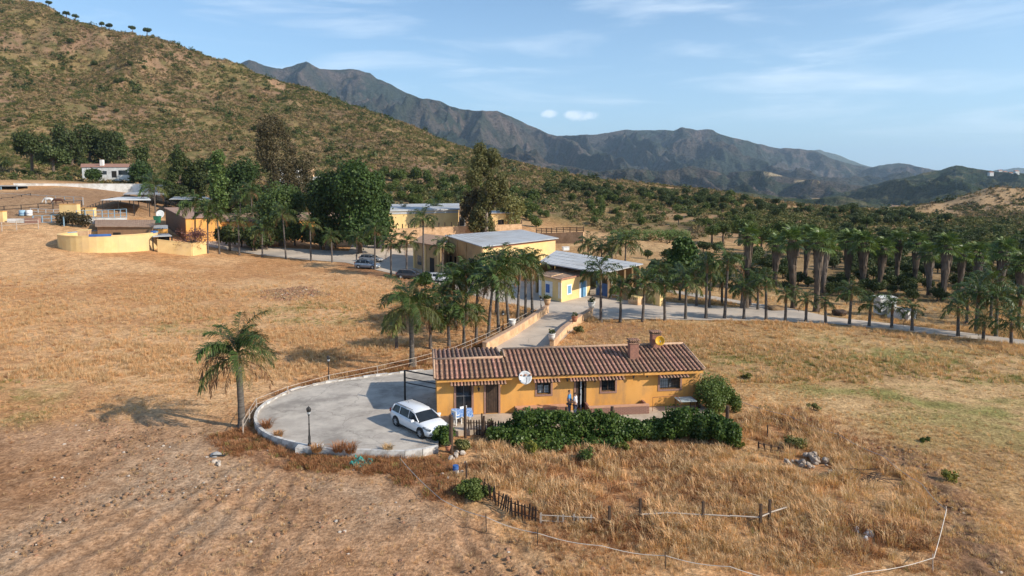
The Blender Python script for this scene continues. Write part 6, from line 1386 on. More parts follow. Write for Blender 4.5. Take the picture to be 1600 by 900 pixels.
FH = [frond_mesh(i, 3.3, R(a), R(d), 62, .86, .062, m_frond, m_petiole) for i, (a, d) in enumerate(((86, 80), (72, 98), (58, 105), (40, 100), (66, 125)))] + [frond_mesh(20+i, 3.0, R(a), R(d), 56, .8, .06, m_frondy, m_petiole, down=.7) for i, (a, d) in enumerate(((24, 92), (8, 85)))]
FM = [frond_mesh(40+i, 2.4, R(a), R(d), 28, .74, .10, m_frond, m_petiole) for i, (a, d) in enumerate(((85, 78), (72, 100), (56, 108), (38, 105), (16, 92)))] + [frond_mesh(60, 2.2, R(10), R(85), 28, .7, .09, m_frondy, m_petiole, down=.7)]
FD = [frond_mesh(80+i, 2.5, R(a), R(d), 24, .45, .06, m_deadfrond, m_deadfrond, .8, .9) for i, (a, d) in enumerate(((0, 88), (-20, 68), (30, 118)))]
tcache = {}
def feather_palm(base, h, size, label, group=None, hero=False, dead=2, nf=None, lean=(0, 0), seed=0, name='feather_palm'):
    rr_ = random.Random(seed*13+5); r = empty(name, base, 0, label, 'palm tree', group)
    if not hero: r.rotation_euler = (rr_.gauss(0, .025), rr_.gauss(0, .03), 0); size *= rr_.uniform(.88, 1.1); h *= rr_.uniform(.94, 1.05)
    key = (round(h*2)/2, hero, lean); hb = round(h*2)/2
    if key not in tcache or hero:
        me = trunk_mesh(hb, .21 if hero else .155, .17 if hero else .12, lean, seed=seed); me.materials.append(m_palmtrunk); tcache[key] = me
    t = ob('trunk', tcache[key], r, None, (0, 0, rr_.random()*6), (1, 1, h/hb)); top = Vector((lean[0], lean[1], h))
    if lean != (0, 0): t.rotation_euler = (0, 0, 0)
    cb = MB().tube([top-Vector((0, 0, .9)), top-Vector((0, 0, .35)), top+Vector((0, 0, .25))], [.13, .24 if hero else .17, .06], 8).build('crown_base', m_deadfrond, r)
    F_ = FH if hero else FM; nf = nf or (26 if hero else 15); a = rr_.random()*6
    for i in range(nf):
        t_ = i/(nf-1); a += 2.39996+rr_.uniform(-.25, .25); fi = min(int(t_*(len(F_)-.01)+rr_.uniform(-.4, .4)), len(F_)-1); fi = max(0, fi)
        ob('frond', F_[fi], r, top+Vector((0, 0, .15-.25*t_)), (0, rr_.uniform(-.12, .12), a), size*rr_.uniform(.82, 1.08))
    for i in range(dead):
        a += 2.4+rr_.uniform(-.4, .4); ob('dead_frond', FD[rr_.randrange(3)], r, top+Vector((0, 0, -.35)), (0, rr_.uniform(0, .2), a), size*rr_.uniform(.7, 1.0))
    return r
def palm_px(u, v, vc, size, label, group=None, **k):
    b = P(u, v) if v > 415 else G(u, v); b.z = tz(b.x, b.y)-.05; h = top_h(u, vc, b)-.2; return feather_palm(b, h, size, label, group, **k)
# the big palm on the left: hand set
b = P(378, 668); b.z = tz(b.x, b.y); hh = top_h(378, 556, b)
hero = feather_palm(b, hh, .98, 'big feather palm alone at the left end of the patio with dead fronds hanging', None, True, 0, 21, (-.10, 0), 3)
for az_, sz, k in ((172, 1.15, 0), (200, 1.1, 1), (2, 1.15, 0), (255, .9, 1), (20, .7, 1), (185, 1.2, 2)):
    ob('dead_frond', FD[k], hero, (-.1, 0, hh-.3), (0, 0, R(az_)), sz)
b = P(644, 574); b.z = tz(b.x, b.y); palm2 = feather_palm(b, top_h(642, 482, b), 1.08, 'tallest feather palm of the left grove, right behind the patio', 'feather palms of the left grove', True, 4, 22, (-.05, 0), 8)
g = 'feather palms of the left grove'
gl = [(620,545,505,.6,1,'thin palm with hanging dead fronds left of the tallest grove palm'),(673,545,490,1.15,2,'dark shaggy palm just right of the tallest grove palm'),(702,543,493,.85,1,'palm directly behind the left end of the tiled roof'),(725,542,478,1.0,2,'palm with orange dead fronds behind the left part of the tiled roof'),(744,537,492,.65,0,'smallest palm of the grove, behind the step in the roof'),(729,505,425,1.15,1,'palm with an orange trunk at the back of the grove'),(763,528,436,1.15,2,'palm above the near end of the left ramp wall with a thick trunk'),(779,522,420,1.2,2,'palm in the middle of the grove beside the near lamp post'),(796,514,418,1.15,1,'straight trunked palm near the pot on the left ramp wall'),(809,505,412,1.1,2,'third palm from the far end of the grove'),(821,498,418,1.15,2,'next to last palm at the far end of the grove'),(832,491,410,1.05,0,'last palm at the far end of the grove by the ramp mouth'),(712,512,440,1.15,2,'leaning palm at the back left of the grove'),(690,520,462,.95,1,'short palm in the left half of the grove behind the shaggy one'),(745,500,430,1.1,1,'slender palm in the back row of the grove'),(775,492,410,1.1,1,'tall palm in the back row of the grove near the small building'),(655,500,462,.8,0,'low palm at the back left edge of the grove above the patio')]
for i, (u, v, vc, s, d, lab) in enumerate(gl): palm_px(u, v, vc, s, lab, g, dead=d+1, seed=20+i, lean=(rnd.uniform(-.3, .3), 0) if i % 3 == 0 else (0, 0), nf=18)
g = 'feather palms edging the left field'
ga = [(343,397,338,1.35),(374,399,345,1.2),(410,402,358,1.35),(447,404,330,1.3),(486,408,350,1.25),(519,410,370,1.0),(557,417,372,1.0),(586,421,358,1.15),(611,430,378,1.0),(635,430,376,1.05),(662,431,345,1.2),(691,436,386,1.0)]
for i, (u, v, vc, s) in enumerate(ga): palm_px(u, v, vc, s, '%s feather palm from the left along the far edge of the left field' % ordn(i), g, dead=2+(i in (4, 2)), seed=50+i)
g = 'feather palms edging the right track'
gc = [(939,504,424,.95),(969,504,448,.75),(1004,503,440,1.0),(1039,501,446,.72),(1071,499,436,.95),(1103,498,414,1.0),(1132,498,410,.85),(1162,499,450,.72),(1197,501,438,.8),(1227,502,461,.62),(1259,503,466,.55),(1290,505,470,.55),(1327,507,452,.72),(1358,510,474,.68),(1393,513,474,.68),(1425,517,482,.55),(1497,526,480,.72),(1536,532,500,.62),(1580,539,500,.8)]
for i, (u, v, vc, s) in enumerate(gc): palm_px(u, v, vc, s*1.12, '%s palm from the left along the near edge of the track' % ordn(i), g, dead=1, seed=80+i, nf=15)
g = 'feather palms beyond the right track'
gd = [(1108,480,424,.9),(1088,478,440,.9),(1172,477,425,.9),(1184,484,440,.95),(1239,481,456,.55),(1158,482,440,.8),(1524,520,455,.95),(1556,526,468,.9),(1510,505,462,.8),(1590,512,462,.9),(1128,476,435,.9),(1062,470,432,.9),(1548,500,440,1.0),(1030,468,420,.9)]
gd.sort()
for i, (u, v, vc, s) in enumerate(gd): palm_px(u, v, vc, s*1.1, '%s palm from the left in the loose row beyond the track' % ordn(i), g, dead=1, seed=110+i, nf=15)
g = 'feather palms in the field behind the shed'
for i, (u, v, vc, s, lab) in enumerate(((919,399,380,1.5,'leftmost palm in the brown field behind the shed roof'),(940,403,385,1.5,'palm left of centre in the clump behind the shed roof'),(956,405,384,1.5,'palm right of centre in the clump behind the shed roof'),(977,409,376,1.7,'tallest palm behind the shed roof, right end of the clump'))): palm_px(u, v, vc, s, lab, g, dead=3, seed=140+i)
palm_px(243, 333, 292, 2.0, 'bushy palm with a thick trunk beside the white shade canopy', None, dead=2, seed=150)
for i, (u, v, vc, s, lab) in enumerate(((680,371,322,1.3,'slim palm silhouetted in front of the far yellow building, crown above its roof'),(655,378,345,1.4,'drooping palm silhouetted on the far yellow wall'),(631,376,330,1.1,'thin palm at the left part of the far yellow wall'))): palm_px(u, v, vc, s, lab, None, dead=1, seed=160+i)
for i, (u, v, vc) in enumerate(((305,394,322),(325,396,330),(395,365,302),(375,360,305),(400,372,330),(470,372,318))): palm_px(u, v, vc, 1.5, ['palm in front of the hay barn beside the reddish tree','palm in front of the bright ochre wall panel','slim palm high in the trees above the stable range','slim palm left of its twin above the stable range','short palm in the shade in front of the stable range','palm in front of the light green tree'][i], None, dead=2, seed=170+i)
# ------------------------------------------------------------------ fan palms with thick skirts
def fan_leaf(seed):
    r = np.random.RandomState(seed); V = [(0,-.03,0),(0,.03,0),(.8,.02,.1),(.8,-.02,.1)]; Fq = [(0,1,2,3)]; n = 13
    for i in range(n):
        a = R(-115+230*(i+.5)/n); da = R(7.2); rr_ = .85+.15*r.random(); c = np.array([.8, 0, .1])
        d0 = np.array([math.cos(a-da), math.sin(a-da), .05]); d1 = np.array([math.cos(a+da), math.sin(a+da), .05]); dm = np.array([math.cos(a), math.sin(a), 0])
        k = len(V); V += [tuple(c+d0*.05), tuple(c+d1*.05), tuple(c+d1*.55*rr_), tuple(c+d0*.55*rr_), tuple(c+dm*rr_*1.0+np.array([0, .02, -.25-.15*r.random()])), tuple(c+dm*rr_-np.array([0, .02, .25]))]; Fq += [(k, k+1, k+2, k+3), (k+3, k+2, k+4, k+5)]
    return mesh_np('fan_leaf', V, Fq, m_fan)
FL = [fan_leaf(i) for i in range(3)]
def skirt_mesh(seed, h, z0, rb, rt):
    r = np.random.RandomState(seed); V = []; Fq = []; n = 460; Z = z0+(h-z0)*r.random(n)**.8
    for z in Z:
        t = (z-z0)/(h-z0); rad = (rb+(rt-rb)*t**1.5)*(.75+.4*r.random()); a = r.random()*6.283; l_ = .8+.9*r.random(); w_ = .09+.10*r.random()
        c, s = math.cos(a), math.sin(a); tx, ty = -s*w_, c*w_; o_ = rad*.55
        k = len(V); V += [(o_*c-tx*.5, o_*s-ty*.5, z+.25), (o_*c+tx*.5, o_*s+ty*.5, z+.25), (rad*c+tx, rad*s+ty, z-l_*.35), (rad*c-tx, rad*s-ty, z-l_*.35), (rad*.92*c+tx*.4, rad*.92*s+ty*.4, z-l_), (rad*.92*c-tx*.4, rad*.92*s-ty*.4, z-l_)]; Fq += [(k, k+1, k+2, k+3), (k+3, k+2, k+4, k+5)]
    return mesh_np('dead_leaf_skirt', V, Fq, m_skirt)
skc = {}
def fan_palm(base, h, wt, label, seed, low):
    r = empty('fan_palm', base, 0, label, 'palm tree', 'skirted fan palms'); rr_ = random.Random(seed); r.rotation_euler = (rr_.gauss(0, .03), rr_.gauss(0, .045), 0); h *= rr_.uniform(.93, 1.06)
    hb = round(h); key = ('f', hb)
    if key not in tcache:
        me = trunk_mesh(hb, .30, .24, n=9, seed=seed); me.materials.append(m_bark); tcache[key] = me
    ob('trunk', tcache[key], r, None, None, (1, 1, h/hb)); sk_ = (hb, low, round(wt, 1), seed % 3)
    if sk_ not in skc: skc[sk_] = skirt_mesh(seed, hb, hb*low, .22*wt, .64*wt)
    ob('dead_leaf_skirt', skc[sk_], r, None, (0, 0, rr_.random()*6), (1, 1, h/hb)); a = 0
    for i in range(26):
        a += 2.39996+rr_.uniform(-.2, .2); el = R(78-105*(i/25)); ob('fan_leaf', FL[rr_.randrange(3)], r, (0, 0, h+.1-.5*i/25), (rr_.uniform(-.3, .3), -el, a), 1.10*wt*rr_.uniform(.85, 1.1))
fp = [(1165,481,378,1.05,.3),(1210,449,384,1.0,.25),(1240,481,380,1.2,.2),(1257,437,374,1.0,.3),(1275,487,386,1.2,.22),(1286,458,389,1.15,.2),(1323,449,385,1.1,.2),(1348,456,390,1.25,.12),(1373,453,390,1.0,.2),(1401,445,385,.85,.25),(1428,449,388,1.0,.3),(1452,461,398,1.0,.2),(1473,469,393,1.2,.15),(1499,454,400,.95,.25),(1527,442,402,1.1,.1),(1559,469,394,1.25,.15),(1594,479,420,1.1,.2)]
for i, (u, v, vt, wt, low) in enumerate(fp):
    b = P(u, v) if v > 455 else G(u, v); b.z = tz(b.x, b.y)-.1; h = top_h(u, vt-6, b); fan_palm(b, h, wt*b.y/95*.95, '%s skirted fan palm from the left in the tall row' % ordn(i), 200+i, low)
# ------------------------------------------------------------------ broadleaf trees
def crown_lobes(r, h, hw, kind):
    L = []
    if kind == 'ficus':
        for i in range(16):
            a = r.random()*6.28; z = h*(.30+.62*r.random()); k = math.sqrt(max(.05, 1-((z/h-.5)/.52)**2)); rad = hw*k*.62*r.random()**.4; s = hw*(.30+.2*r.random()); L.append((math.cos(a)*rad, math.sin(a)*rad, z-s*.2, s, s, s*.95))
        L.append((0, 0, h*.55, hw*.6, hw*.6, h*.36))
    elif kind == 'oak':
        for i in range(7):
            a = r.random()*6.28; rad = hw*.5*r.random(); s = hw*(.42+.2*r.random()); L.append((math.cos(a)*rad, math.sin(a)*rad, h*(.45+.25*r.random()), s, s, h*.26))
    elif kind == 'pine':
        for i in range(10):
            a = r.random()*6.28; rad = hw*.68*r.random()**.5; s = hw*(.28+.14*r.random()); L.append((math.cos(a)*rad, math.sin(a)*rad, h*(.62+.22*r.random()-.12*(rad/hw)), s, s, h*.17))
    elif kind == 'euc':
        for i in range(24):
            a = r.random()*6.28; t = .22+.76*i/23; k = math.sin(math.pi*min(1, (t-.05)))**.5*(.75+.35*r.random()); rad = hw*.75*k*r.random()**.5; s = hw*(.20+.15*r.random()); L.append((math.cos(a)*rad, math.sin(a)*rad, h*t-s*.3, s, s, s*1.15))
    elif kind == 'poplar':
        for i in range(9):
            t = .2+.75*i/8; a = r.random()*6.28; s = hw*(.5+.3*r.random())*(1-.5*max(0, t-.6)); L.append((math.cos(a)*hw*.3, math.sin(a)*hw*.3, h*t, s, s, h*.1))
    elif kind == 'bush':
        for i in range(8):
            a = r.random()*6.28; rad = hw*.5*r.random(); s = hw*(.38+.2*r.random()); L.append((math.cos(a)*rad, math.sin(a)*rad, h*(.35+.3*r.random()), s, s, h*.34))
    return L
def tree_meshes(seed, h, hw, kind, n, leaf, mleaf, mbark, limb=True):
    r = np.random.RandomState(seed); L = crown_lobes(r, h, hw, kind); V, Fq = leaves_np(r, L, n, leaf, shell=.35 if kind in ('euc', 'pine') else .5, squash=1.2 if kind != 'euc' else .8); V[:, 2] = np.maximum(V[:, 2], .02)
    cm = mesh_np('crown', V, Fq, mleaf); mb = MB(); tr = .045*h if kind != 'ficus' else .035*h; tr = min(tr, .45)
    top = h*(.5 if kind in ('oak', 'bush') else .68 if kind == 'pine' else .6)
    mb.tube([(0, 0, -.4), (.1*r.normal()*hw*.2, 0, top*.4), (0, .1*r.normal()*hw*.2, top)], [tr*1.3, tr, tr*.6], 7)
    if limb:
        for l_ in L[:12]:
            z0 = min(top, l_[2]*.55+.1*h); mb.tube([(0, 0, z0), (l_[0]*.5, l_[1]*.5, (z0+l_[2])/2-.02*h), (l_[0], l_[1], l_[2])], [tr*.5, tr*.35, tr*.12], 5)
    tm = bpy.data.meshes.new('trunk'); tm.from_pydata(mb.v, [], mb.f); tm.materials.append(mbark); return tm, cm
def tree(name, q, tm, cm, label, cat='tree', group=None, rz=0, s=1.0):
    r = empty(name, q, rz, label, cat, group); r.scale = (s,)*3 if not hasattr(s, '__len__') else s
    ob('trunk', tm, r); ob('crown', cm, r); return r
def one(u, v, vt, hwpx, kind, n, leaf, ml, mb_, label, name, Y=None, cat='tree', seed=0):
    if Y: q = PY(u, v, Y); q.z = tz(q.x, q.y)
    else: q = P(u, v) if v > 415 else G(u, v); q.z = tz(q.x, q.y)
    h = top_h(u, vt, q); hw = hwpx/F*q.y; tm, cm = tree_meshes(seed or int(u+v), h, hw, kind, n, leaf, ml, mb_); return tree(name, q, tm, cm, label, cat)
one(562, 400, 256, 56, 'ficus', 26000, .44, m_ficus, m_bark, 'huge dark dense tree rising over the parked cars', 'ficus_tree', 140)
one(512, 398, 272, 40, 'ficus', 15000, .44, m_ficus, m_bark, 'dark dense tree joined to the left of the huge one', 'ficus_tree', 143)
one(590, 390, 300, 28, 'ficus', 9000, .42, m_ficus, m_bark, 'lower dark tree on the right flank of the huge one', 'ficus_tree', 148)
one(440, 396, 288, 46, 'ficus', 13000, .4, m_poplar, m_bark, 'lighter green leafy tree in the middle of the stable range', 'leafy_tree', 146)
one(430, 340, 186, 44, 'euc', 11000, .5, m_eucb, m_bark, 'tall bronze green airy tree standing highest left of centre', 'airy_tree', 190)
one(375, 345, 252, 42, 'ficus', 12000, .45, m_ficus, m_bark, 'black green tree mass left below the tall bronze tree', 'evergreen_tree', 180)
one(470, 335, 240, 40, 'euc', 6000, .5, m_eucb, m_bark, 'lower bronze green tree right of the tall airy one', 'airy_tree', 195)
one(340, 345, 240, 17, 'poplar', 4500, .5, m_poplar, m_bark_pale, 'tall narrow fresh green tree with a pale trunk above the stable range', 'poplar_tree', 170)
one(283, 325, 236, 25, 'euc', 6000, .5, m_oak, m_bark, 'dark green tree above the grey white canopies', 'evergreen_tree', 190)
one(310, 322, 248, 22, 'ficus', 4500, .5, m_oak, m_bark, 'dark green tree between the poplar and the grey canopies', 'evergreen_tree', 192)
one(760, 364, 228, 38, 'euc', 17000, .42, m_euc, m_bark_pale, 'tall olive green eucalyptus in front of the terrace wall', 'eucalyptus_tree', 150, seed=5)
one(738, 360, 292, 24, 'euc', 4000, .42, m_eucb, m_bark, 'brownish shorter tree at the left foot of the eucalyptus', 'airy_tree', 156)
one(800, 345, 300, 26, 'ficus', 3500, .42, m_euc, m_bark, 'rounded olive tree right of the tall eucalyptus', 'olive_tree', 175)
one(1062, 468, 374, 33, 'ficus', 8000, .42, m_ficus, m_bark, 'broad dark tree at the right end of the shed among the palms', 'evergreen_tree', 96)
one(1092, 460, 398, 24, 'ficus', 4000, .42, m_oak, m_bark, 'smaller dark tree right of the broad one by the shed', 'evergreen_tree', 102)
one(1030, 464, 410, 20, 'ficus', 3500, .38, m_oak, m_bark, 'dark tree partly behind the tan pier of the yard wall', 'evergreen_tree', 98)
one(665, 447, 424, 15, 'bush', 2200, .25, m_ficus, m_bark, 'round clipped dark bush beside the white car on the left road', 'round_bush', None, 'bush')
one(221, 262, 226, 13, 'ficus', 2200, .6, m_oak, m_bark, 'dark cone shaped tree above the white cottage', 'evergreen_tree', 250)
one(216, 277, 251, 26, 'bush', 3000, .55, m_ficus, m_bark, 'wide dark round tree hugging the right end of the white cottage', 'round_tree', 226)
one(147, 282, 262, 14, 'bush', 1800, .5, m_ficus, m_bark, 'round dark bush in front of the white cottage', 'round_bush', 222, 'bush')
for i, (u, v, vt, hw, lab) in enumerate(((50,268,200,30,'leftmost umbrella pine on the slope left of the white cottage'),(84,272,222,26,'umbrella pine with a leaning trunk left of the white cottage'),(100,235,192,20,'dark tree uphill of the pines, left of the dark group'),(140,237,190,22,'middle tree of the dark group on the slope above the cottage'),(168,240,203,18,'right tree of the dark group on the slope above the cottage'),(112,245,205,24,'low dark tree between the pines and the dark group'),(185,225,206,13,'small round tree right of the dark group on the slope'))):
    one(u, v, vt, hw, 'pine' if i < 2 else 'ficus', 3800, .6, m_oak, m_bark, lab, 'umbrella_pine' if i < 2 else 'evergreen_tree', [238, 236, 268, 270, 268, 262, 280][i])
# reddish, nearly leafless tree
q = G(302, 398); h = top_h(302, 352, q); r = empty('plum_tree', q, 0, 'nearly bare reddish tree in front of the low ochre wall', 'tree'); rr = random.Random(5); mb = MB(); mb.tube([(0, 0, -.3), (.1, 0, h*.25), (0, 0, h*.4)], [.25, .2, .15], 7); tips = []
for i in range(26):
    a = rr.random()*6.28; el = rr.uniform(.1, 1.1); l_ = h*rr.uniform(.45, .7); e = Vector((math.cos(a)*math.cos(el), math.sin(a)*math.cos(el), math.sin(el)))*l_+Vector((0, 0, h*.33)); m_ = e*.5+Vector((0, 0, .3*h)); mb.tube([(0, 0, h*.35), m_, e], [.07, .04, .015], 5); tips += [e, m_]
mb.build('trunk', m_bark, r); V, Fq = leaves_np(np.random.RandomState(3), [(t.x, t.y, t.z, .8, .8, .6) for t in tips], 1600, .2, shell=.1); ob('crown', mesh_np('crown', V, Fq, m_purple), r)
# groups of trees on the slopes: shared shapes, each tree its own object
OK = [tree_meshes(500+i, 5.2, 3.0+.3*i, 'oak', 1500, .42, m_oak, m_bark) for i in range(4)]
PN = [tree_meshes(520+i, 8.5, 4.4, 'pine', 2600, .42, m_pine, m_bark) for i in range(3)]
BG = [tree_meshes(540+i, 3.4, 2.2, 'bush', 1100, .32, m_pine, m_bark) for i in range(3)]
SP = [tree_meshes(560+i, 9, 4.6, 'pine', 1800, .55, m_oak, m_bark) for i in range(2)]
def grove(name, ms, pxs, label, group, hm, base_h, cat='tree', seed=1, hard=None, regs=None):
    hs_ = sorted(p_[2] for p_ in pxs); lo_, hi_ = hs_[len(hs_)//3], hs_[2*len(hs_)//3]
    rr_ = random.Random(seed); pxs = sorted(pxs)
    for i, (u, v, hp) in enumerate(pxs):
        q = G(u, v) if hard is None else PY(u, v, hard)
        if hard is None and q.y > 800: continue
        if hard is not None: q.z = tz(q.x, q.y)
        s = hp/F*q.y/base_h; tm, cm = ms[rr_.randrange(len(ms))]
        lb_t = label if '%s' not in label else label % ordn(i)
        if regs: lb_t = ('small ' if hp <= lo_ else 'large ' if hp > hi_ else 'mid sized ')+label+' '+[t_ for um, t_ in regs if u < um][0]
        tree(name, q, tm, cm, lb_t, cat, group, rr_.random()*6.28, s)
# stone pines on the skyline
for i, (u, v, hp) in enumerate(((76,5,9),(103,12,10),(117,17,9),(158,27,9),(171,30,10),(207,45,10),(230,54,12))):
    q = PY(u, v+2, 545); zz = tz(q.x, q.y)
    for k in range(60):
        Yk = 380+k*5; a_, s_ = ray(u, v); zk = tz(a_*Yk, Yk); el_ = (zk-CAMZ)/Yk
        if k == 0 or el_ > best[0]: best = (el_, Yk, a_*Yk, zk)
    q = Vector((best[2], best[1], best[3])); tm, cm = SP[i % 2]; tree('stone_pine', q, tm, cm, '%s stone pine from the left on the hill skyline' % ordn(i), 'tree', 'stone pines on the skyline', i, hp/F*q.y/9*1.15)
rr = random.Random(11)
belt = []
for i in range(125):
    u = rr.uniform(850, 1340); t = (u-850)/490; v = 291+42*t+rr.gauss(0, 5)+rr.random()*14; belt.append((u, v, rr.uniform(9, 16)))
for i in range(30): belt.append((rr.uniform(1330, 1480), rr.uniform(338, 352), rr.uniform(11, 17)))
grove('oak_tree', OK, belt, 'round dark oak on the ridge', 'oaks along the ridge', 5, 5.2, seed=3, regs=[(960,'above the grey shed roof'),(1080,'above the palms behind the shed'),(1200,'left above the tall fan palms'),(1340,'straight behind the fan palm heads'),(9999,'near the pale bare mound')])
mid = [(rr.uniform(800, 1180), rr.uniform(305, 352), rr.uniform(9, 15)) for i in range(46)]
grove('round_bush', BG, mid, 'bright green bush on the stony slope', 'green bushes on the slope below the ridge', 3, 3.4, 'bush', 4, None, [(920,'right of the eucalyptus'),(1060,'behind the shed palms'),(9999,'left of the stone pines')])
low = [(rr.uniform(520, 840), 0, rr.uniform(10, 18)) for i in range(80)]; low = [(u, 262+.16*(u-540)+rr.uniform(-4, 46), h_) for u, _, h_ in low]
grove('round_bush', BG, low, 'green bush on the lower hillside', 'green bushes on the lower hillside', 3, 3.4, 'bush', 5, None, [(630,'behind the huge dark tree'),(720,'above the far yellow building'),(9999,'behind the eucalyptus')])
OLV = [tree_meshes(580, 3.2, 2.0, 'bush', 700, .3, LEAF('olive_leaf', (.09,.11,.06), (.17,.19,.12), None, .7, .15), m_bark)]
for i, row in enumerate(('top', 'second', 'third', 'lowest')):
    for j in range(8):
        grove('olive_tree', OLV, [(612+j*15+rr.uniform(-2, 2), 298+i*7+rr.uniform(-1, 1), 7)], 'grey green olive, %s from the left in the %s row of the terraced plot' % (ordn(j), row), 'olive trees in the terraced plot', 3, 3.2, seed=i*8+j)
pins = [(1112,382,34),(1130,380,36),(1155,384,46),(1172,372,30),(1208,402,48),(1222,398,55),(1246,400,55),(1262,396,48),(1284,404,52),(1304,398,40),(1354,362,26),(1326,380,22),(1060,352,18),(1105,360,20),(1190,392,40)]
names = ['leftmost','second','third','fourth','fifth']
grove('stone_pine', PN, pins, '%s bright green stone pine from the left behind the fan palms', 'bright green stone pines', 3, 8.5, seed=7)
rsl = [(rr.uniform(1300, 1620), rr.uniform(366, 432), rr.uniform(17, 30)) for i in range(150)]
grove('leafy_tree', OK+BG, rsl, 'green tree in the thicket', 'trees of the thicket on the right', 3, 7.0, seed=8, regs=[(1380,'behind the left end of the fan palm row'),(1480,'behind the middle of the fan palm row'),(1550,'behind the right end of the fan palm row'),(9999,'at the right edge')])
rsl = [(rr.uniform(1290, 1620), rr.uniform(440, 478), rr.uniform(16, 26)) for i in range(40)]+[(rr.uniform(1120, 1620), rr.uniform(402, 455), rr.uniform(14, 27)) for i in range(110)]
grove('dark_bush', OK, rsl, 'dark green bush at the fan palm feet', 'undergrowth bushes below the fan palms', 3, 5.2, 'bush', 9, None, [(1220,'left of the two thickest palms'),(1300,'left of the white cabin'),(1440,'above the white cabin and trough'),(9999,'near the right edge')])
fr_ = [(rr.uniform(1000, 1130), rr.uniform(392, 440), rr.uniform(12, 22)) for i in range(12)]
grove('leafy_tree', OK+BG, fr_, 'small tree in the gap between the shed and the fan palms', 'small trees right of the shed', 3, 5.0, seed=12)
hill = [(rr.uniform(0, 420), rr.uniform(60, 250), 4+rr.random()*5) for i in range(48)]; hill = [q for q in hill if q[1] > 25+q[0]*.27+14]
grove('hill_bush', BG[:1]+OK[:2], hill, 'dark bush on the open hillside', 'larger bushes dotted over the hillside', 3, 4.2, 'bush', 10, None, [(130,'above the white cottage'),(260,'above the dark tree group'),(9999,'above the tall bronze tree')])
dk = [(rr.uniform(270, 610), rr.uniform(322, 352), rr.uniform(26, 42)) for i in range(22)]+[(rr.uniform(345, 560), rr.uniform(383, 394), rr.uniform(26, 44)) for i in range(15)]+[(rr.uniform(340, 500), rr.uniform(328, 346), rr.uniform(38, 52)) for i in range(9)]
grove('evergreen_tree', OK, dk, 'dark evergreen crowding the stable range', 'evergreens above the stable range', 3, 5.2, seed=13, regs=[(380,'at its left end'),(480,'at its middle'),(9999,'by the huge dark tree')])
lh = [(rr.uniform(0, 280), rr.uniform(255, 284), rr.uniform(7, 13)) for i in range(26)]
grove('hill_bush', BG+OK[:2], lh, 'scrubby bush at the hill foot', 'bushes at the foot of the hill', 3, 4.2, 'bush', 14, None, [(120,'below the umbrella pines'),(210,'around the white cottage'),(9999,'right of the white cottage')])
m_cane = LEAF('cane_green', (.10,.16,.05), (.20,.26,.09), None, .6, .3)
q = G(1010, 375); V, Fq = leaves_np(np.random.RandomState(8), [(i*2.2-8, rnd.uniform(-1, 1), 1.2, 1.8, 1.8, 1.5) for i in range(9)], 4500, .4, squash=.5); tag(ob('cane_thicket', mesh_np('cane_thicket', V, Fq, m_cane), None, q), 'pale green cane thicket in the field right of the palms behind the shed', 'canes')
q = PY(112, 352, 139); V, Fq = leaves_np(np.random.RandomState(9), [(i*1.0-2, 0, 1.3+.3*math.sin(i), 1.1, 1.0, 1.2) for i in range(6)], 2200, .3); r = empty('creeper_bush', q, 0, 'dark tangled creeper in front of the ochre block in the corral', 'bush'); ob('foliage', mesh_np('foliage', V, Fq, m_eucb), r); MB().tube([(0, 0, -1), (.2, 0, 1.2)], [.2, .1], 6).build('stem', m_bark, r)
# ------------------------------------------------------------------ planting round the house
def leafbush(name, q, lobes, n, size, mat, label, cat='bush', stem=None, sub=0):
    r = empty(name, q, 0, label, cat); V, Fq = leaves_np(np.random.RandomState(int(abs(q[0])*37) % 9999), lobes, n, size, shell=.45, squash=1.3); V[:, 2] = np.maximum(V[:, 2], .01); ob('foliage', mesh_np('foliage', V, Fq, mat), r)
    mb = MB(); 
    for l_ in lobes[:10]: mb.tube([(l_[0]*.3 if not stem else l_[0], l_[1]*.3 if not stem else l_[1], -.1), (l_[0], l_[1], l_[2])], [.03, .012], 5)
    mb.build('stem', m_bark, r); return r
hv0, hv1 = P(770, 688), P(1030, 684); r_ = np.random.RandomState(12); lob = []; wlob = []
dv = hv1-hv0
prof = [(0, .6), (.08, .8), (.13, 1.35), (.2, 1.75), (.35, 1.65), (.5, 1.5), (.62, 1.55), (.75, 1.35), (.82, 1.1), (.9, .9), (1, 1.3)]
for i in range(66):
    t = i/65+r_.normal()*.008; hh = np.interp(t, [p_[0] for p_ in prof], [p_[1] for p_ in prof])
    p_ = dv*t; s = .34+.14*r_.random(); 
    if .80 < t < .97 and r_.random() < .45: hh *= .6
    lob.append((p_.x+r_.normal()*.1, p_.y+r_.normal()*.18, max(.3, hh-s*.8+r_.normal()*.08), s, s, s*.9))
    if i % 2 == 0: lob.append((p_.x, p_.y-.25-.3*r_.random(), .35+.3*r_.random(), s*1.1, s, s))
    if i % 3 == 0 and .1 < t < .75: lob.append((p_.x, p_.y-1.0-.7*r_.random(), .2+.15*r_.random(), s*1.2, s, s*.8))
vh = leafbush('vine_hedge', hv0, lob, 26000, .125, m_vine, 'long leafy vine hedge scrambling over the garden fence in front of the house', 'hedge', True)
m_vineg = LEAF('olive_green_leaf', (0.05, 0.085, 0.02), (0.15, 0.19, 0.05), None, .5, .25)
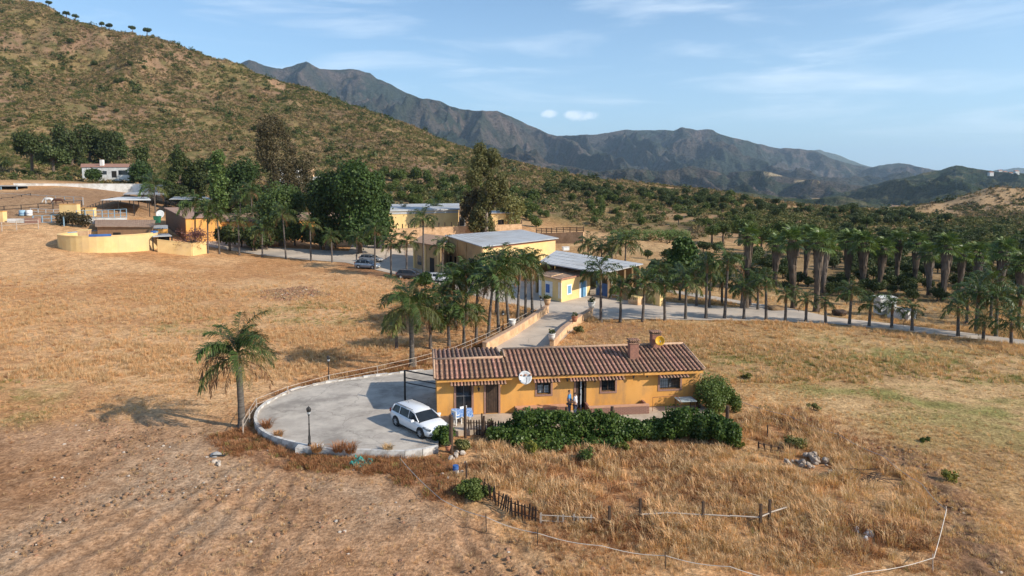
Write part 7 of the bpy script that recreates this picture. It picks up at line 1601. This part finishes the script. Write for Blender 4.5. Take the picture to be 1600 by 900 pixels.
for (u, v, hw, hh, n, mt, lab, nm) in ((1056,686,.95,2.2,4200,m_vine,'fig like dark green bush at the right end of the vine hedge','fig_bush'),(1098,690,1.05,1.75,4200,m_vine,'broad green bush between the fig and the last bush of the hedge','leafy_bush'),(1135,700,.85,1.8,4200,m_vine,'last green bush at the far right of the hedge, spilling downhill','leafy_bush'),(1114,645,1.3,2.7,6000,m_vineg,'large olive green bush against the right end wall of the house','leafy_bush'),(1138,640,.9,1.6,2600,m_pine,'lighter bush on the right side of the large one by the end wall','leafy_bush'),
    (832,715,.42,1.0,900,m_vineo,'yellow green sapling in the grass below the vine hedge','sapling'),(742,776,.75,.75,2600,m_pine,'rounded yellow green broom bush beside the dark stake','broom_bush'),(910,722,.5,.8,500,m_vineg,'small green shrub in the grass below the middle of the hedge','shrub'),(694,697,.62,1.25,1700,m_vine,'spiky green bush beside the black gate post','leafy_bush'),(723,703,.55,.55,1500,m_euc,'grey green lavender like mound inside the pale edging stones','lavender_bush'),
    (1246,700,.65,.7,700,m_euc,'olive green shrub above the heap of broken stones','shrub'),(1483,752,.4,.6,260,m_vineo,'sparse yellow shrub right of the dark furrow','shrub'),(1270,640,.35,.45,260,m_euc,'small olive shrub in the right field behind the tape fence','shrub'),(1195,640,.25,.3,200,m_pine,'tiny bright green shrub near the large bush by the house','shrub'),(1165,592,.4,.4,260,m_vineo,'low yellow shrub on the field edge right of the house','shrub'),(1445,690,.25,.25,160,m_pine,'tiny green shrub alone in the right field','shrub'),
    (905,522,.5,.8,900,m_euc,'grey green shrub beside the right ramp wall','shrub'),(975,705,.45,.6,700,m_vineo,'yellowish creeper hanging below the gap in the hedge','shrub'),(1155,702,.3,.5,350,m_vineo,'yellow green shoots at the foot of the last hedge bush','shrub')):
    q = P(u, v); q.z = tz(q.x, q.y); k = max(6, int(hw*16)); r_ = np.random.RandomState(u); L_ = [(r_.normal()*hw*.42, r_.normal()*hw*.4, hh*(.25+.5*r_.random()), hw*(.34+.15*r_.random()), hw*.4, hh*.26) for i in range(k)]
    leafbush(nm, q, L_, int(n*1.4), .13 if mt in (m_vine, m_oak) else .09, mt, lab)
m_redw = m_grassr
for i, (u, v, s, z, lab) in enumerate(((417,668,.42,.3,'round rust red weed on the left end of the patio'),(435,682,.3,.3,'smaller rust red weed behind the kerb'),(495,705,.35,.3,'rust red weed by the white lamp plinth'),(530,704,.45,.3,'dry reddish weed left of its twin at the front kerb'),(548,706,.4,.3,'dry reddish weed right of its twin at the front kerb'),(606,704,.3,.3,'tall thin yellow weed growing through the patio'),(660,703,.3,.0,'dry weed below the kerb near the gate post'))):
    q = P(u, v, z); me = tuft(900+i, 160, s*1.5, s*.7, .9, .014, m_redw if i != 5 else m_grass); tag(ob('dry_weed', me, None, q), lab, 'weed')
# ------------------------------------------------------------------ haze
hzm = bpy.data.materials.new('air_haze'); hzm.use_nodes = True; t = hzm.node_tree; t.nodes.clear(); pv = N(t, 'ShaderNodeVolumePrincipled'); mo = N(t, 'ShaderNodeOutputMaterial')
pv.inputs['Color'].default_value = (.58, .79, 1.0, 1); pv.inputs['Density'].default_value = 5.2e-5; pv.inputs['Anisotropy'].default_value = 0.25
t.links.new(pv.outputs[0], mo.inputs['Volume'])
hb = MB().b2((-26500, -700, -62), (26500, 27000, 1250)).build('haze', hzm); tag(hb, kind='stuff')
